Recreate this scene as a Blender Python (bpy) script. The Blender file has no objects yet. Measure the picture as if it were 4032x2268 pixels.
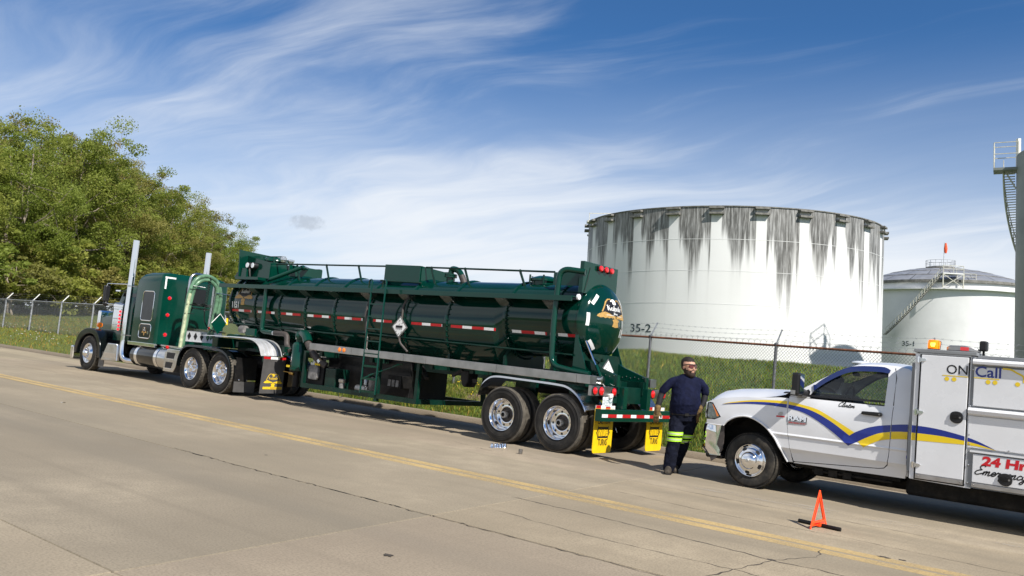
import bpy, bmesh, math, random
import numpy as np
from mathutils import Vector, Matrix

random.seed(7); RNG = np.random.default_rng(11)
S = bpy.context.scene
COL = S.collection
PI = math.pi

# ---------------------------------------------------------------- camera, sky, sun, exposure
CAM_H = 1.7097
roll, pitch = 0.0544, 0.0739
fw = Vector((0, math.cos(pitch), math.sin(pitch)))
up = Vector((0, -math.sin(pitch), math.cos(pitch)))
rt = Vector((1, 0, 0))
c_, s_ = math.cos(roll), math.sin(roll)
rt2 = rt * c_ + up * s_
up2 = -rt * s_ + up * c_
cam = bpy.data.cameras.new('camera')
cam.sensor_width = 36.0
cam.lens = 3423.4 / 4032 * 36
cam.clip_start = 0.1
cam.clip_end = 3000
camo = bpy.data.objects.new('camera', cam)
COL.objects.link(camo)
camo.matrix_world = Matrix(((rt2.x, up2.x, -fw.x, 0), (rt2.y, up2.y, -fw.y, 0), (rt2.z, up2.z, -fw.z, CAM_H), (0, 0, 0, 1)))
S.camera = camo

# road frame: x = down the road (towards the trailer's tail), y = towards the fence, z = off the road
RX = Vector((0.77842487, -0.62715112, -0.02713305))
RY = Vector((0.62632423, 0.7788452, -0.03343831))
RZ = Vector((0.04210332, 0.00903513, 0.99907241))
RO = Vector((0.8935, 15.4493, 0.0))
M_ROAD = Matrix(((RX.x, RY.x, RZ.x, RO.x), (RX.y, RY.y, RZ.y, RO.y), (RX.z, RY.z, RZ.z, RO.z), (0, 0, 0, 1)))
M_ROAD_INV = M_ROAD.inverted()
M_ID = Matrix.Identity(4)

SUN_EL = math.radians(43.2)
sh = (RX * 0.963 - RY * 0.27); sh.z = 0; sh.normalize()
to_sun = Vector((sh.x * math.cos(SUN_EL), sh.y * math.cos(SUN_EL), math.sin(SUN_EL)))
sun = bpy.data.lights.new('sun', 'SUN')
sun.energy = 5.0
sun.angle = math.radians(0.53)
sun.color = (1.0, 0.95, 0.875)
suno = bpy.data.objects.new('sun', sun)
COL.objects.link(suno)
suno.rotation_euler = to_sun.to_track_quat('Z', 'Y').to_euler()
suno.location = to_sun * 60

W = bpy.data.worlds.new('World'); S.world = W; W.use_nodes = True
nt = W.node_tree; nt.nodes.clear()
def nd(tree, typ, **kw):
    n = tree.nodes.new(typ)
    for k, v in kw.items():
        if k.startswith('i_'):
            n.inputs[k[2:].replace('_', ' ')].default_value = v
        else:
            setattr(n, k, v)
    return n
def mth(tree, op, a, b=None, c=None, clamp=False):
    n = tree.nodes.new('ShaderNodeMath'); n.operation = op; n.use_clamp = clamp
    for i, v in enumerate((a, b, c)):
        if v is None: continue
        if isinstance(v, (int, float)): n.inputs[i].default_value = v
        else: tree.links.new(v, n.inputs[i])
    return n.outputs[0]
def mapr(tree, v, a, b, c=0.0, d=1.0, smooth=True):
    n = tree.nodes.new('ShaderNodeMapRange'); n.interpolation_type = 'SMOOTHSTEP' if smooth else 'LINEAR'
    tree.links.new(v, n.inputs[0])
    for i, x in enumerate((a, b, c, d)): n.inputs[i + 1].default_value = x
    return n.outputs[0]
def comb(tree, x, y, z):
    n = tree.nodes.new('ShaderNodeCombineXYZ')
    for i, v in enumerate((x, y, z)):
        if isinstance(v, (int, float)): n.inputs[i].default_value = v
        else: tree.links.new(v, n.inputs[i])
    return n.outputs[0]
def noise(tree, vec, scale, detail=4, rough=.55, dist=0.0):
    n = tree.nodes.new('ShaderNodeTexNoise'); tree.links.new(vec, n.inputs['Vector'])
    n.inputs['Scale'].default_value = scale; n.inputs['Detail'].default_value = detail
    n.inputs['Roughness'].default_value = rough; n.inputs['Distortion'].default_value = dist
    return n.outputs['Fac']
def mixc(tree, f, a, b, mode='MIX'):
    n = tree.nodes.new('ShaderNodeMix'); n.data_type = 'RGBA'; n.blend_type = mode
    for k, v in ((0, f), (6, a), (7, b)):
        if isinstance(v, (int, float)): n.inputs[k].default_value = v
        elif isinstance(v, tuple): n.inputs[k].default_value = (v + (1,))[:4]
        else: tree.links.new(v, n.inputs[k])
    return n.outputs[2]

sky = nd(nt, 'ShaderNodeTexSky', sky_type='NISHITA', sun_disc=False)
sky.sun_elevation = SUN_EL
sky.sun_rotation = math.atan2(to_sun.x, to_sun.y)
sky.altitude = 300; sky.air_density = 1.0; sky.dust_density = 0.15; sky.ozone_density = 6.0
tc = nd(nt, 'ShaderNodeTexCoord')
sp = nd(nt, 'ShaderNodeSeparateXYZ'); nt.links.new(tc.outputs['Generated'], sp.inputs[0])
dx, dy, dz = sp.outputs
den = mth(nt, 'ADD', mth(nt, 'MAXIMUM', dz, 0.0), 0.10)
px = mth(nt, 'DIVIDE', dx, den); py = mth(nt, 'DIVIDE', dy, den)
# high cirrus: soft veils drawn out along the wind, with finer filaments riding in them
wa = math.radians(-40)
u1 = mth(nt, 'ADD', mth(nt, 'MULTIPLY', px, math.cos(wa)), mth(nt, 'MULTIPLY', py, math.sin(wa)))
v1 = mth(nt, 'SUBTRACT', mth(nt, 'MULTIPLY', py, math.cos(wa)), mth(nt, 'MULTIPLY', px, math.sin(wa)))
def uv(su, sv, off, u=u1, v=v1): return comb(nt, mth(nt, 'MULTIPLY', u, su), mth(nt, 'MULTIPLY', v, sv), off)
w1 = noise(nt, uv(1, 1, 137.0+.3), 0.40, 2); w2 = noise(nt, uv(1, 1, 137.0+5.1), 0.5, 3)
uw = mth(nt, 'ADD', u1, mth(nt, 'MULTIPLY', mth(nt, 'SUBTRACT', w1, 0.5), 1.4))
vw = mth(nt, 'ADD', v1, mth(nt, 'MULTIPLY', mth(nt, 'SUBTRACT', w2, 0.5), 1.4))
soft = noise(nt, uv(.42, .85, 137.0+2.0, uw, vw), 0.9, 5, .52, .2)
fil = noise(nt, uv(.55, 2.6, 137.0+4.0, uw, vw), 1.5, 9, .60, .25)
big = noise(nt, uv(1, 1, 137.0+9.0), 0.30, 2, .5)
cov = mth(nt, 'ADD', mth(nt, 'MULTIPLY', soft, 0.60), mth(nt, 'MULTIPLY', fil, 0.37))
cov = mth(nt, 'ADD', cov, mth(nt, 'MULTIPLY', mth(nt, 'SUBTRACT', big, 0.5), 1.1))
cl = mapr(nt, cov, 0.365, 0.69, 0.0, 0.94)
cl = mth(nt, 'MULTIPLY', cl, mapr(nt, dz, -0.02, 0.02))
# the veil thickens towards the horizon, as a long look through thin cloud does
veil = mapr(nt, dz, 0.02, 0.36, 0.96, 0.0)
veil = mth(nt, 'MULTIPLY', veil, mapr(nt, cov, 0.20, 0.55, 0.65, 1.0))
tot = mth(nt, 'SUBTRACT', 1.0, mth(nt, 'MULTIPLY', mth(nt, 'SUBTRACT', 1.0, cl), mth(nt, 'SUBTRACT', 1.0, veil)))
skyb = mixc(nt, 1.0, sky.outputs[0], (.72, 1.17, 1.48), 'MULTIPLY')
skyc = mixc(nt, tot, skyb, (12.4, 13.0, 13.8))
# one small grey puff low over the trailer's nose
pd = (rt2*(1205-2016)/3423.4 + up2*(1134-876)/3423.4 + fw).normalized()
pe = Vector((pd.y, -pd.x, 0)).normalized(); pn = pe.cross(pd)
def dotc(v): return mth(nt, 'ADD', mth(nt, 'ADD', mth(nt, 'MULTIPLY', dx, v.x), mth(nt, 'MULTIPLY', dy, v.y)), mth(nt, 'MULTIPLY', dz, v.z))
ea = mth(nt, 'DIVIDE', dotc(pe), .019); eb = mth(nt, 'DIVIDE', dotc(pn), .0085)
rr_ = mth(nt, 'ADD', mth(nt, 'MULTIPLY', ea, ea), mth(nt, 'MULTIPLY', eb, eb))
rr_ = mth(nt, 'ADD', rr_, mth(nt, 'MULTIPLY', mth(nt, 'SUBTRACT', noise(nt, tc.outputs['Generated'], 120, 5, .65), .5), 3.2))
pm2 = mth(nt, 'MULTIPLY', mapr(nt, rr_, 1.5, .0, 0, .6), mapr(nt, dotc(pd), .98, .99))
skyc = mixc(nt, pm2, skyc, (6.4, 7.2, 8.4))
bg = nd(nt, 'ShaderNodeBackground'); bg.inputs['Strength'].default_value = 0.05
nt.links.new(skyc, bg.inputs['Color'])
wo = nd(nt, 'ShaderNodeOutputWorld'); nt.links.new(bg.outputs[0], wo.inputs['Surface'])

S.view_settings.view_transform = 'Standard'
S.view_settings.look = 'None'
S.view_settings.exposure = 0.5
S.view_settings.gamma = 1.0
S.view_settings.use_curve_mapping = False
S.render.engine = 'CYCLES'
S.cycles.max_bounces = 8
S.cycles.diffuse_bounces = 2

# ---------------------------------------------------------------- materials
MATS = {}
def mat(name, col, rough=.5, metal=0.0, coat=0.0, var=0.0, vs=4.0, bump=0.0, bs=40.0, rvar=0.0, spec=.5, emit=None, estr=0.0, trans=0.0, ior=1.45, sub=0.0, stretch=None, dust=0.0):
    m = bpy.data.materials.new(name); m.use_nodes = True
    t = m.node_tree; b = t.nodes['Principled BSDF']
    b.inputs['Base Color'].default_value = (*col, 1); b.inputs['Roughness'].default_value = rough
    b.inputs['Metallic'].default_value = metal; b.inputs['Coat Weight'].default_value = coat
    b.inputs['Coat Roughness'].default_value = .03
    b.inputs['Specular IOR Level'].default_value = spec
    b.inputs['IOR'].default_value = ior
    b.inputs['Transmission Weight'].default_value = trans
    if emit: b.inputs['Emission Color'].default_value = (*emit, 1); b.inputs['Emission Strength'].default_value = estr
    if var or bump or rvar or dust:
        tcn = t.nodes.new('ShaderNodeTexCoord'); vec = tcn.outputs['Object']
        if stretch:
            mp = t.nodes.new('ShaderNodeMapping'); mp.inputs['Scale'].default_value = stretch
            t.links.new(vec, mp.inputs[0]); vec = mp.outputs[0]
        colout = None
        if var or rvar or dust:
            f = noise(t, vec, vs, 5, .6)
        if var:
            a = tuple(max(0, c * (1 - var)) for c in col); bb = tuple(min(1, c * (1 + var)) for c in col)
            colout = mixc(t, mapr(t, f, .3, .7), a, bb)
        if dust:
            f2 = noise(t, vec, vs * .6, 6, .7)
            colout = mixc(t, mapr(t, f2, .42, .75, 0, dust), colout if colout else tuple(col), (.24, .2, .15))
        if colout: t.links.new(colout, b.inputs['Base Color'])
        if rvar: t.links.new(mapr(t, f, .3, .7, max(0, rough - rvar), rough + rvar), b.inputs['Roughness'])
        if bump:
            g = noise(t, vec, bs, 4, .6)
            bn = t.nodes.new('ShaderNodeBump'); bn.inputs['Strength'].default_value = bump; bn.inputs['Distance'].default_value = .01
            t.links.new(g, bn.inputs['Height']); t.links.new(bn.outputs[0], b.inputs['Normal'])
    MATS[name] = m
    return m
G = {}
mat('green', (.0010, .034, .022), .16, coat=.25, var=.12, vs=1.5, rvar=.03, spec=.35)
mat('green_tank', (.0006, .023, .0155), .10, coat=.3, var=.10, vs=1.2, rvar=.02, spec=.38)
mat('green_frame', (.0010, .022, .015), .34, var=.25, vs=3, rvar=.08, dust=.06, spec=.35)
mat('blackpaint', (.003, .0045, .005), .12, coat=.2, spec=.4, var=.2, rvar=.04)
mat('black', (.006, .006, .0065), .5, var=.3, vs=6, dust=.04, spec=.3)
mat('blackplastic', (.010, .010, .011), .42, bump=.15, bs=160)
mat('rubber', (.014, .0135, .013), .75, var=.25, vs=5, bump=.25, bs=60, dust=.10, spec=.35)
mat('rubber_dusty', (.022, .021, .019), .82, var=.25, vs=7, bump=.2, bs=70, dust=.25, spec=.35)
mat('chrome', (.82, .82, .83), .07, metal=1, rvar=.02, vs=5)
mat('alu', (.62, .62, .62), .20, metal=1, rvar=.08, vs=3, bump=.04, bs=20)
mat('alu_bright', (.74, .75, .77), .42, metal=.7, rvar=.08, vs=5)
mat('tread_dust', (.085, .075, .060), .9, var=.35, vs=9, bump=.2, bs=50)
mat('alu_dull', (.42, .41, .40), .38, metal=1, rvar=.08, vs=4, var=.12, bump=.05, bs=30)
mat('steel', (.30, .29, .28), .45, metal=1, var=.25, vs=6)
mat('galv', (.36, .37, .38), .5, metal=.75, var=.3, vs=9)
mat('rust', (.14, .055, .028), .85, var=.5, vs=14, bump=.3)
mat('red_lens', (.55, .008, .012), .12, coat=1, emit=(1, .02, .02), estr=.12)
mat('amber_lens', (.75, .16, .008), .12, coat=1, emit=(1, .3, .02), estr=.15)
mat('red_lit', (.8, .02, .03), .2, emit=(1, .03, .05), estr=.55)
mat('amber_lit', (.9, .20, .005), .15, emit=(1, .22, .0), estr=.75)
mat('amber_core', (1, .6, .1), .15, emit=(1, .5, .06), estr=2.5)
mat('tape_red', (.42, .010, .014), .35, var=.15, vs=30)
mat('tape_white', (.72, .72, .71), .35, var=.08, vs=30)
mat('yellow_flap', (.78, .50, .004), .45, var=.06, vs=8, rvar=.05)
mat('ink', (.008, .008, .009), .5)
mat('white_paint', (.66, .67, .69), .2, coat=.6, var=.03, vs=2, rvar=.05, dust=.05)
mat('white_body', (.66, .67, .69), .26, coat=.4, var=.03, vs=2, rvar=.05, dust=.06)
mat('white_print', (.78, .78, .76), .45)
mat('gold', (.42, .25, .07), .5, var=.25, vs=40)
mat('gold_yellow', (.72, .48, .02), .5, var=.2, vs=40)
mat('logo_black', (.010, .009, .010), .45)
mat('blue', (.008, .022, .21), .3, coat=.3)
mat('blue_dark', (.006, .018, .10), .25, coat=.5)
mat('yellow', (.74, .53, .012), .3, coat=.3)
mat('red_print', (.50, .008, .016), .4)
mat('cream_white', (.70, .70, .66), .5, var=.08)
mat('plate', (.74, .78, .78), .4, var=.05, vs=30)
mat('plate_ink', (.02, .12, .16), .4)
mat('hose_green', (.10, .20, .12), .3, coat=.3, var=.25, vs=10)
mat('hose_sunlit', (.40, .44, .28), .35, var=.3, vs=8)
mat('hose_brown', (.055, .046, .042), .6, var=.3, vs=8, bump=.3, bs=30)
mat('engine', (.16, .155, .15), .5, var=.4, vs=10)
mat('brass', (.45, .28, .08), .35, metal=1)
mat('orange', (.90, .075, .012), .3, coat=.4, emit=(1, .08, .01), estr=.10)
def thin_glass(name, tint, refl):
    m = bpy.data.materials.new(name); m.use_nodes = True; t = m.node_tree; t.nodes.clear()
    tr_ = t.nodes.new('ShaderNodeBsdfTransparent'); tr_.inputs[0].default_value = (*tint, 1)
    gl_ = t.nodes.new('ShaderNodeBsdfGlossy'); gl_.inputs['Roughness'].default_value = .02; gl_.inputs[0].default_value = (.9, .9, .9, 1)
    fr = t.nodes.new('ShaderNodeFresnel'); fr.inputs[0].default_value = 1.5
    f = mth(t, 'MULTIPLY', fr.outputs[0], refl)
    mx = t.nodes.new('ShaderNodeMixShader'); t.links.new(f, mx.inputs[0]); t.links.new(tr_.outputs[0], mx.inputs[1]); t.links.new(gl_.outputs[0], mx.inputs[2])
    o_ = t.nodes.new('ShaderNodeOutputMaterial'); t.links.new(mx.outputs[0], o_.inputs[0]); MATS[name] = m
thin_glass('glass', (.62, .68, .66), 1.3)
mat('headlight', (.30, .32, .34), .10, metal=.6, var=.3, vs=18)
mat('lens_clear', (.75, .78, .8), .05, coat=1, metal=.2)
mat('interior', (.035, .036, .040), .7)
mat('seat', (.06, .06, .065), .8)
mat('underbody', (.008, .008, .008), .7, var=.4, vs=5, dust=.12, spec=.25)
mat('grey_panel', (.20, .21, .22), .4, var=.1)
mat('flap_grey', (.075, .073, .072), .4, coat=.2, var=.15)
# ---------------------------------------------------------------- helpers
ORG = {}
def vec3(p): return Vector((p[0], p[1], p[2]))
def tag(o, label=None, cat=None, group=None, kind=None):
    if label: o['label'] = label
    if cat: o['category'] = cat
    if group: o['group'] = group
    if kind: o['kind'] = kind
    return o
def thing(name, label, cat, base, group=None, M=None):
    o = bpy.data.objects.new(name, None); COL.objects.link(o)
    o.empty_display_size = .3
    o.matrix_world = (M if M is not None else M_ROAD) @ Matrix.Translation(vec3(base))
    ORG[o.name] = vec3(base)
    return tag(o, label, cat, group)
def finish(me, smooth):
    if smooth is not None and len(me.polygons):
        me.polygons.foreach_set('use_smooth', np.ones(len(me.polygons), bool))
        me.set_sharp_from_angle(angle=math.radians(smooth))
    me.update()
def link(name, me, mats, parent=None, base=(0, 0, 0), M=None, loc=None):
    o = bpy.data.objects.new(name, me); COL.objects.link(o)
    if mats is not None and len(me.materials) == 0:
        for m in (mats if isinstance(mats, (list, tuple)) else [mats]):
            me.materials.append(MATS[m] if isinstance(m, str) else m)
    if parent is not None:
        o.parent = parent
        if loc is not None: o.location = loc
        ORG[o.name] = ORG.get(parent.name, Vector()) + (Vector(loc) if loc is not None else Vector())
    else:
        o.matrix_world = (M if M is not None else M_ROAD) @ Matrix.Translation(vec3(base))
        ORG[o.name] = vec3(base)
    return o

class MB:
    "collects faces; build() links them as ONE mesh object"
    def __init__(s): s.v = []; s.f = []; s.m = []; s.cur = 0
    def add(s, vs, fs):
        o = len(s.v); s.v.extend([tuple(p) for p in vs])
        for f in fs: s.f.append(tuple(i + o for i in f)); s.m.append(s.cur)
        return s
    def box(s, x0, x1, y0, y1, z0, z1):
        return s.add([(x0,y0,z0),(x1,y0,z0),(x1,y1,z0),(x0,y1,z0),(x0,y0,z1),(x1,y0,z1),(x1,y1,z1),(x0,y1,z1)],
                     [(0,3,2,1),(4,5,6,7),(0,1,5,4),(1,2,6,5),(2,3,7,6),(3,0,4,7)])
    def obox(s, c, size, R):
        hx, hy, hz = size[0]/2, size[1]/2, size[2]/2
        vs = [Vector(c) + R @ Vector((a*hx, b*hy, d*hz)) for d in (-1,1) for a, b in ((-1,-1),(1,-1),(1,1),(-1,1))]
        return s.add(vs, [(0,3,2,1),(4,5,6,7),(0,1,5,4),(1,2,6,5),(2,3,7,6),(3,0,4,7)])
    def bar(s, p0, p1, w, h, upv=(0,0,1)):
        p0, p1 = Vector(p0), Vector(p1); d = (p1-p0); L = d.length; d.normalize()
        u = Vector(upv); sd = d.cross(u)
        if sd.length < 1e-4: sd = d.cross(Vector((1,0,0)))
        sd.normalize(); u2 = sd.cross(d)
        R = Matrix((d, sd, u2)).transposed()
        return s.obox((p0+p1)/2, (L, w, h), R)
    def prism(s, poly, axis, a0, a1):
        n = len(poly)
        def mk(p, a):
            return {'y': (p[0], a, p[1]), 'x': (a, p[0], p[1]), 'z': (p[0], p[1], a)}[axis]
        vs = [mk(p, a0) for p in poly] + [mk(p, a1) for p in poly]
        area = sum(poly[i][0]*poly[(i+1)%n][1]-poly[(i+1)%n][0]*poly[i][1] for i in range(n))
        flip = (area > 0) == (axis != 'y')
        if a1 < a0: flip = not flip
        fs = [tuple(range(n)) if not flip else tuple(reversed(range(n))), tuple(reversed(range(n, 2*n))) if not flip else tuple(range(n, 2*n))]
        for i in range(n):
            j = (i+1) % n
            fs.append((i, n+i, n+j, j) if not flip else (j, n+j, n+i, i))
        return s.add(vs, fs)
    def tube(s, pts, r, n=10, cap=True, closed=False, rs=None):
        pts = [Vector(p) for p in pts]; N = len(pts)
        o = len(s.v); prev = None
        vs = []
        for i, p in enumerate(pts):
            if closed: d = pts[(i+1) % N] - pts[i-1]
            elif i == 0: d = pts[1]-pts[0]
            elif i == N-1: d = pts[-1]-pts[-2]
            else: d = (pts[i+1]-pts[i]).normalized() + (pts[i]-pts[i-1]).normalized()
            d.normalize()
            if prev is None:
                a = Vector((0,0,1)) if abs(d.z) < .9 else Vector((1,0,0))
                u = d.cross(a).normalized()
            else:
                u = (prev - d * prev.dot(d))
                if u.length < 1e-5: u = d.cross(Vector((0,0,1)))
                u.normalize()
            prev = u; w = d.cross(u)
            rr = rs[i] if rs else r
            for k in range(n):
                t = 2*PI*k/n
                vs.append(p + (u*math.cos(t) + w*math.sin(t)) * rr)
        fs = []
        for i in range(N if closed else N-1):
            a, b = i*n, ((i+1) % N)*n
            for k in range(n):
                k2 = (k+1) % n
                fs.append((a+k, a+k2, b+k2, b+k))
        if cap and not closed:
            fs.append(tuple(reversed(range(n)))); fs.append(tuple(range((N-1)*n, N*n)))
        return s.add(vs, fs)
    def lathe(s, prof, c, axis='z', n=32, a0=0, a1=None, squash=1.0):
        "prof: list of (radius, offset along axis)"
        full = a1 is None
        A = 2*PI if full else a1 - a0
        ns = n if full else n + 1
        vs = []
        for (r, h) in prof:
            for k in range(ns):
                t = a0 + A*k/n
                a, b = r*math.cos(t), r*math.sin(t)*squash
                vs.append({'z': (c[0]+a, c[1]+b, c[2]+h), 'x': (c[0]+h, c[1]+a, c[2]+b), 'y': (c[0]+b, c[1]+h, c[2]+a)}[axis])
        fs = []
        for i in range(len(prof)-1):
            for k in range(n):
                k2 = (k+1) % ns if full else k+1
                fs.append((i*ns+k, i*ns+k2, (i+1)*ns+k2, (i+1)*ns+k))
        return s.add(vs, fs)
    def disc(s, c, r, axis, n=20, th=.004):
        return s.lathe([(0.0001, 0), (r, 0), (r, th), (0.0001, th)], c, axis, n)
    def sphere(s, c, r, n=14, sc=(1,1,1)):
        m = n//2; vs = []; fs = []
        for i in range(m+1):
            p = PI*i/m
            for k in range(n):
                t = 2*PI*k/n
                vs.append((c[0]+r*sc[0]*math.sin(p)*math.cos(t), c[1]+r*sc[1]*math.sin(p)*math.sin(t), c[2]+r*sc[2]*math.cos(p)))
        for i in range(m):
            for k in range(n):
                k2 = (k+1) % n
                fs.append((i*n+k, (i+1)*n+k, (i+1)*n+k2, i*n+k2))
        return s.add(vs, fs)
    def loft(s, rings, closed=True, cap=True):
        n = len(rings[0]); vs = [p for r in rings for p in r]; fs = []
        for i in range(len(rings)-1):
            for k in range(n if closed else n-1):
                k2 = (k+1) % n
                fs.append((i*n+k, i*n+k2, (i+1)*n+k2, (i+1)*n+k))
        if cap and closed:
            fs.append(tuple(reversed(range(n)))); fs.append(tuple(range((len(rings)-1)*n, len(rings)*n)))
        return s.add(vs, fs)
    def mesh(s, name, org=(0,0,0), smooth=35, weld=True):
        me = bpy.data.meshes.new(name)
        o = Vector(org)
        me.from_pydata([(p[0]-o.x, p[1]-o.y, p[2]-o.z) for p in s.v], [], s.f)
        if any(s.m): me.polygons.foreach_set('material_index', s.m)
        bm = bmesh.new(); bm.from_mesh(me)
        if weld: bmesh.ops.remove_doubles(bm, verts=bm.verts, dist=1e-5)
        bmesh.ops.recalc_face_normals(bm, faces=bm.faces)
        bm.to_mesh(me); bm.free()
        finish(me, smooth)
        return me
    def build(s, name, mats, parent=None, smooth=35, bevel=0, seg=2, base=(0,0,0), M=None, label=None, sub=0):
        org = ORG[parent.name] if parent is not None else vec3(base)
        o = link(name, s.mesh(name, org, smooth), mats, parent, base, M)
        if bevel:
            md = o.modifiers.new('bevel', 'BEVEL'); md.width = bevel; md.segments = seg; md.limit_method = 'ANGLE'; md.angle_limit = math.radians(40)
            md.harden_normals = False
        if sub:
            md = o.modifiers.new('sub', 'SUBSURF'); md.levels = sub; md.render_levels = sub
        if label: o['label'] = label
        return o

def bez(p0, p1, p2, p3, n=10):
    p0, p1, p2, p3 = map(Vector, (p0, p1, p2, p3)); out = []
    for i in range(n+1):
        t = i/n
        out.append(p0*(1-t)**3 + p1*3*t*(1-t)**2 + p2*3*t*t*(1-t) + p3*t**3)
    return out
def fillet(pts, r, n=6):
    "polyline with rounded corners"
    pts = [Vector(p) for p in pts]; out = [pts[0]]
    for i in range(1, len(pts)-1):
        a, b, c = pts[i-1], pts[i], pts[i+1]
        d1 = (a-b); d2 = (c-b); rr = min(r, d1.length*.49, d2.length*.49)
        q0 = b + d1.normalized()*rr; q1 = b + d2.normalized()*rr
        for k in range(n+1):
            t = k/n
            out.append(q0*(1-t)**2 + b*2*t*(1-t) + q1*t*t)
    out.append(pts[-1]); return out
def smooth_poly(pts, n=6, closed=False):
    "Catmull-Rom through 2D points"
    P = [np.array(p, float) for p in pts]; out = []
    N = len(P)
    rngi = range(N if closed else N-1)
    for i in rngi:
        p0 = P[i-1] if (i > 0 or closed) else P[0]
        p1 = P[i]; p2 = P[(i+1) % N]; p3 = P[(i+2) % N] if (i+2 < N or closed) else P[-1]
        for k in range(n):
            t = k/n
            out.append(tuple(.5*((2*p1)+(-p0+p2)*t+(2*p0-5*p1+4*p2-p3)*t*t+(-p0+3*p1-3*p2+p3)*t**3)))
    if not closed: out.append(tuple(P[-1]))
    return out

def sheet_mesh(name, polys, fmap, org=(0,0,0), cuts=(), cutsv=(), thick=0.0, tdir=(0,1,0), smooth=35, subdiv=0):
    """2D polygons (list of outlines) filled, cut on lines u=c / v=c, mapped to 3D by fmap(u,v); optional thickness"""
    bm = bmesh.new()
    for poly in polys:
        vs = [bm.verts.new((p[0], p[1], 0)) for p in poly]
        try: bm.faces.new(vs)
        except ValueError: pass
    bmesh.ops.remove_doubles(bm, verts=bm.verts, dist=1e-6)
    for c in cuts:
        bmesh.ops.bisect_plane(bm, geom=bm.verts[:]+bm.edges[:]+bm.faces[:], plane_co=(c,0,0), plane_no=(1,0,0))
    for c in cutsv:
        bmesh.ops.bisect_plane(bm, geom=bm.verts[:]+bm.edges[:]+bm.faces[:], plane_co=(0,c,0), plane_no=(0,1,0))
    bmesh.ops.triangulate(bm, faces=[f for f in bm.faces if len(f.verts) > 4])
    if subdiv:
        bmesh.ops.triangulate(bm, faces=bm.faces[:])
        bmesh.ops.subdivide_edges(bm, edges=bm.edges[:], cuts=subdiv, use_grid_fill=True)
    o = Vector(org)
    for v in bm.verts: v.co = Vector(fmap(v.co.x, v.co.y)) - o
    bmesh.ops.recalc_face_normals(bm, faces=bm.faces)
    if thick:
        g = bmesh.ops.extrude_face_region(bm, geom=bm.faces[:])
        nv = [e for e in g['geom'] if isinstance(e, bmesh.types.BMVert)]
        bmesh.ops.translate(bm, verts=nv, vec=Vector(tdir)*thick)
        bmesh.ops.recalc_face_normals(bm, faces=bm.faces)
    me = bpy.data.meshes.new(name); bm.to_mesh(me); bm.free(); finish(me, smooth); return me
def sheet(name, polys, fmap, mats, parent, **kw):
    me = sheet_mesh(name, polys, fmap, ORG[parent.name], **kw)
    return link(name, me, mats, parent)

_fonts = {}
def text_polys(s, size=1.0, bold=0.0, shear=0.0, xs=1.0, spacing=1.0):
    "the outline of a text as (verts2d, faces), left-bottom at 0,0"
    cu = bpy.data.curves.new('t', 'FONT'); cu.body = s; cu.size = 1; cu.offset = bold; cu.shear = shear; cu.space_character = spacing
    cu.resolution_u = 3
    ob = bpy.data.objects.new('t', cu); COL.objects.link(ob)
    dg = bpy.context.evaluated_depsgraph_get(); me = bpy.data.meshes.new_from_object(ob.evaluated_get(dg))
    v = np.array([q.co[:2] for q in me.vertices]); f = [tuple(p.vertices) for p in me.polygons]
    bpy.data.objects.remove(ob); bpy.data.curves.remove(cu); bpy.data.meshes.remove(me)
    mn = v.min(0); mx = v.max(0)
    v = (v-mn)/(mx[1]-mn[1])*size
    v[:, 0] *= xs
    return v, f
def text(name, s, height, fmap, mats, parent, bold=0.0, shear=0.0, width=None, spacing=1.0):
    "text mapped by fmap(u,v): u along the line, v up, from the lower left corner; width rescales the line"
    v, f = text_polys(s, height, bold, shear, 1.0, spacing)
    if width: v[:, 0] *= width/v[:, 0].max()
    o = ORG[parent.name]
    me = bpy.data.meshes.new(name)
    me.from_pydata([tuple(Vector(fmap(a, b))-o) for a, b in v], [], f); me.update()
    return link(name, me, mats, parent)
def strokes(name, lines, w, fmap, mats, parent, nib=None):
    "pen strokes: polylines in 2D; a round pen of width w, or a broad nib (dx,dy)"
    vs = []; fs = []
    for ln in lines:
        P = [np.array(p, float) for p in ln]; n = len(P)
        o = len(vs)
        for i, p in enumerate(P):
            if nib is not None: a = np.array(nib)/2
            else:
                d = P[min(i+1, n-1)]-P[max(i-1, 0)]; d = d/(np.linalg.norm(d)+1e-9); a = np.array((-d[1], d[0]))*w/2
            vs.append(p+a); vs.append(p-a)
        for i in range(n-1): fs.append((o+2*i, o+2*i+1, o+2*i+3, o+2*i+2))
    o = ORG[parent.name]
    me = bpy.data.meshes.new(name); me.from_pydata([tuple(Vector(fmap(a, b))-o) for a, b in vs], [], fs); me.update()
    return link(name, me, mats, parent)
def copy_tree(o, parent=None):
    c = o.copy(); COL.objects.link(c)
    if parent is not None: c.parent = parent; c.matrix_parent_inverse = o.matrix_parent_inverse
    ORG[c.name] = ORG.get(o.name, Vector())
    for ch in list(o.children): copy_tree(ch, c)
    return c
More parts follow.
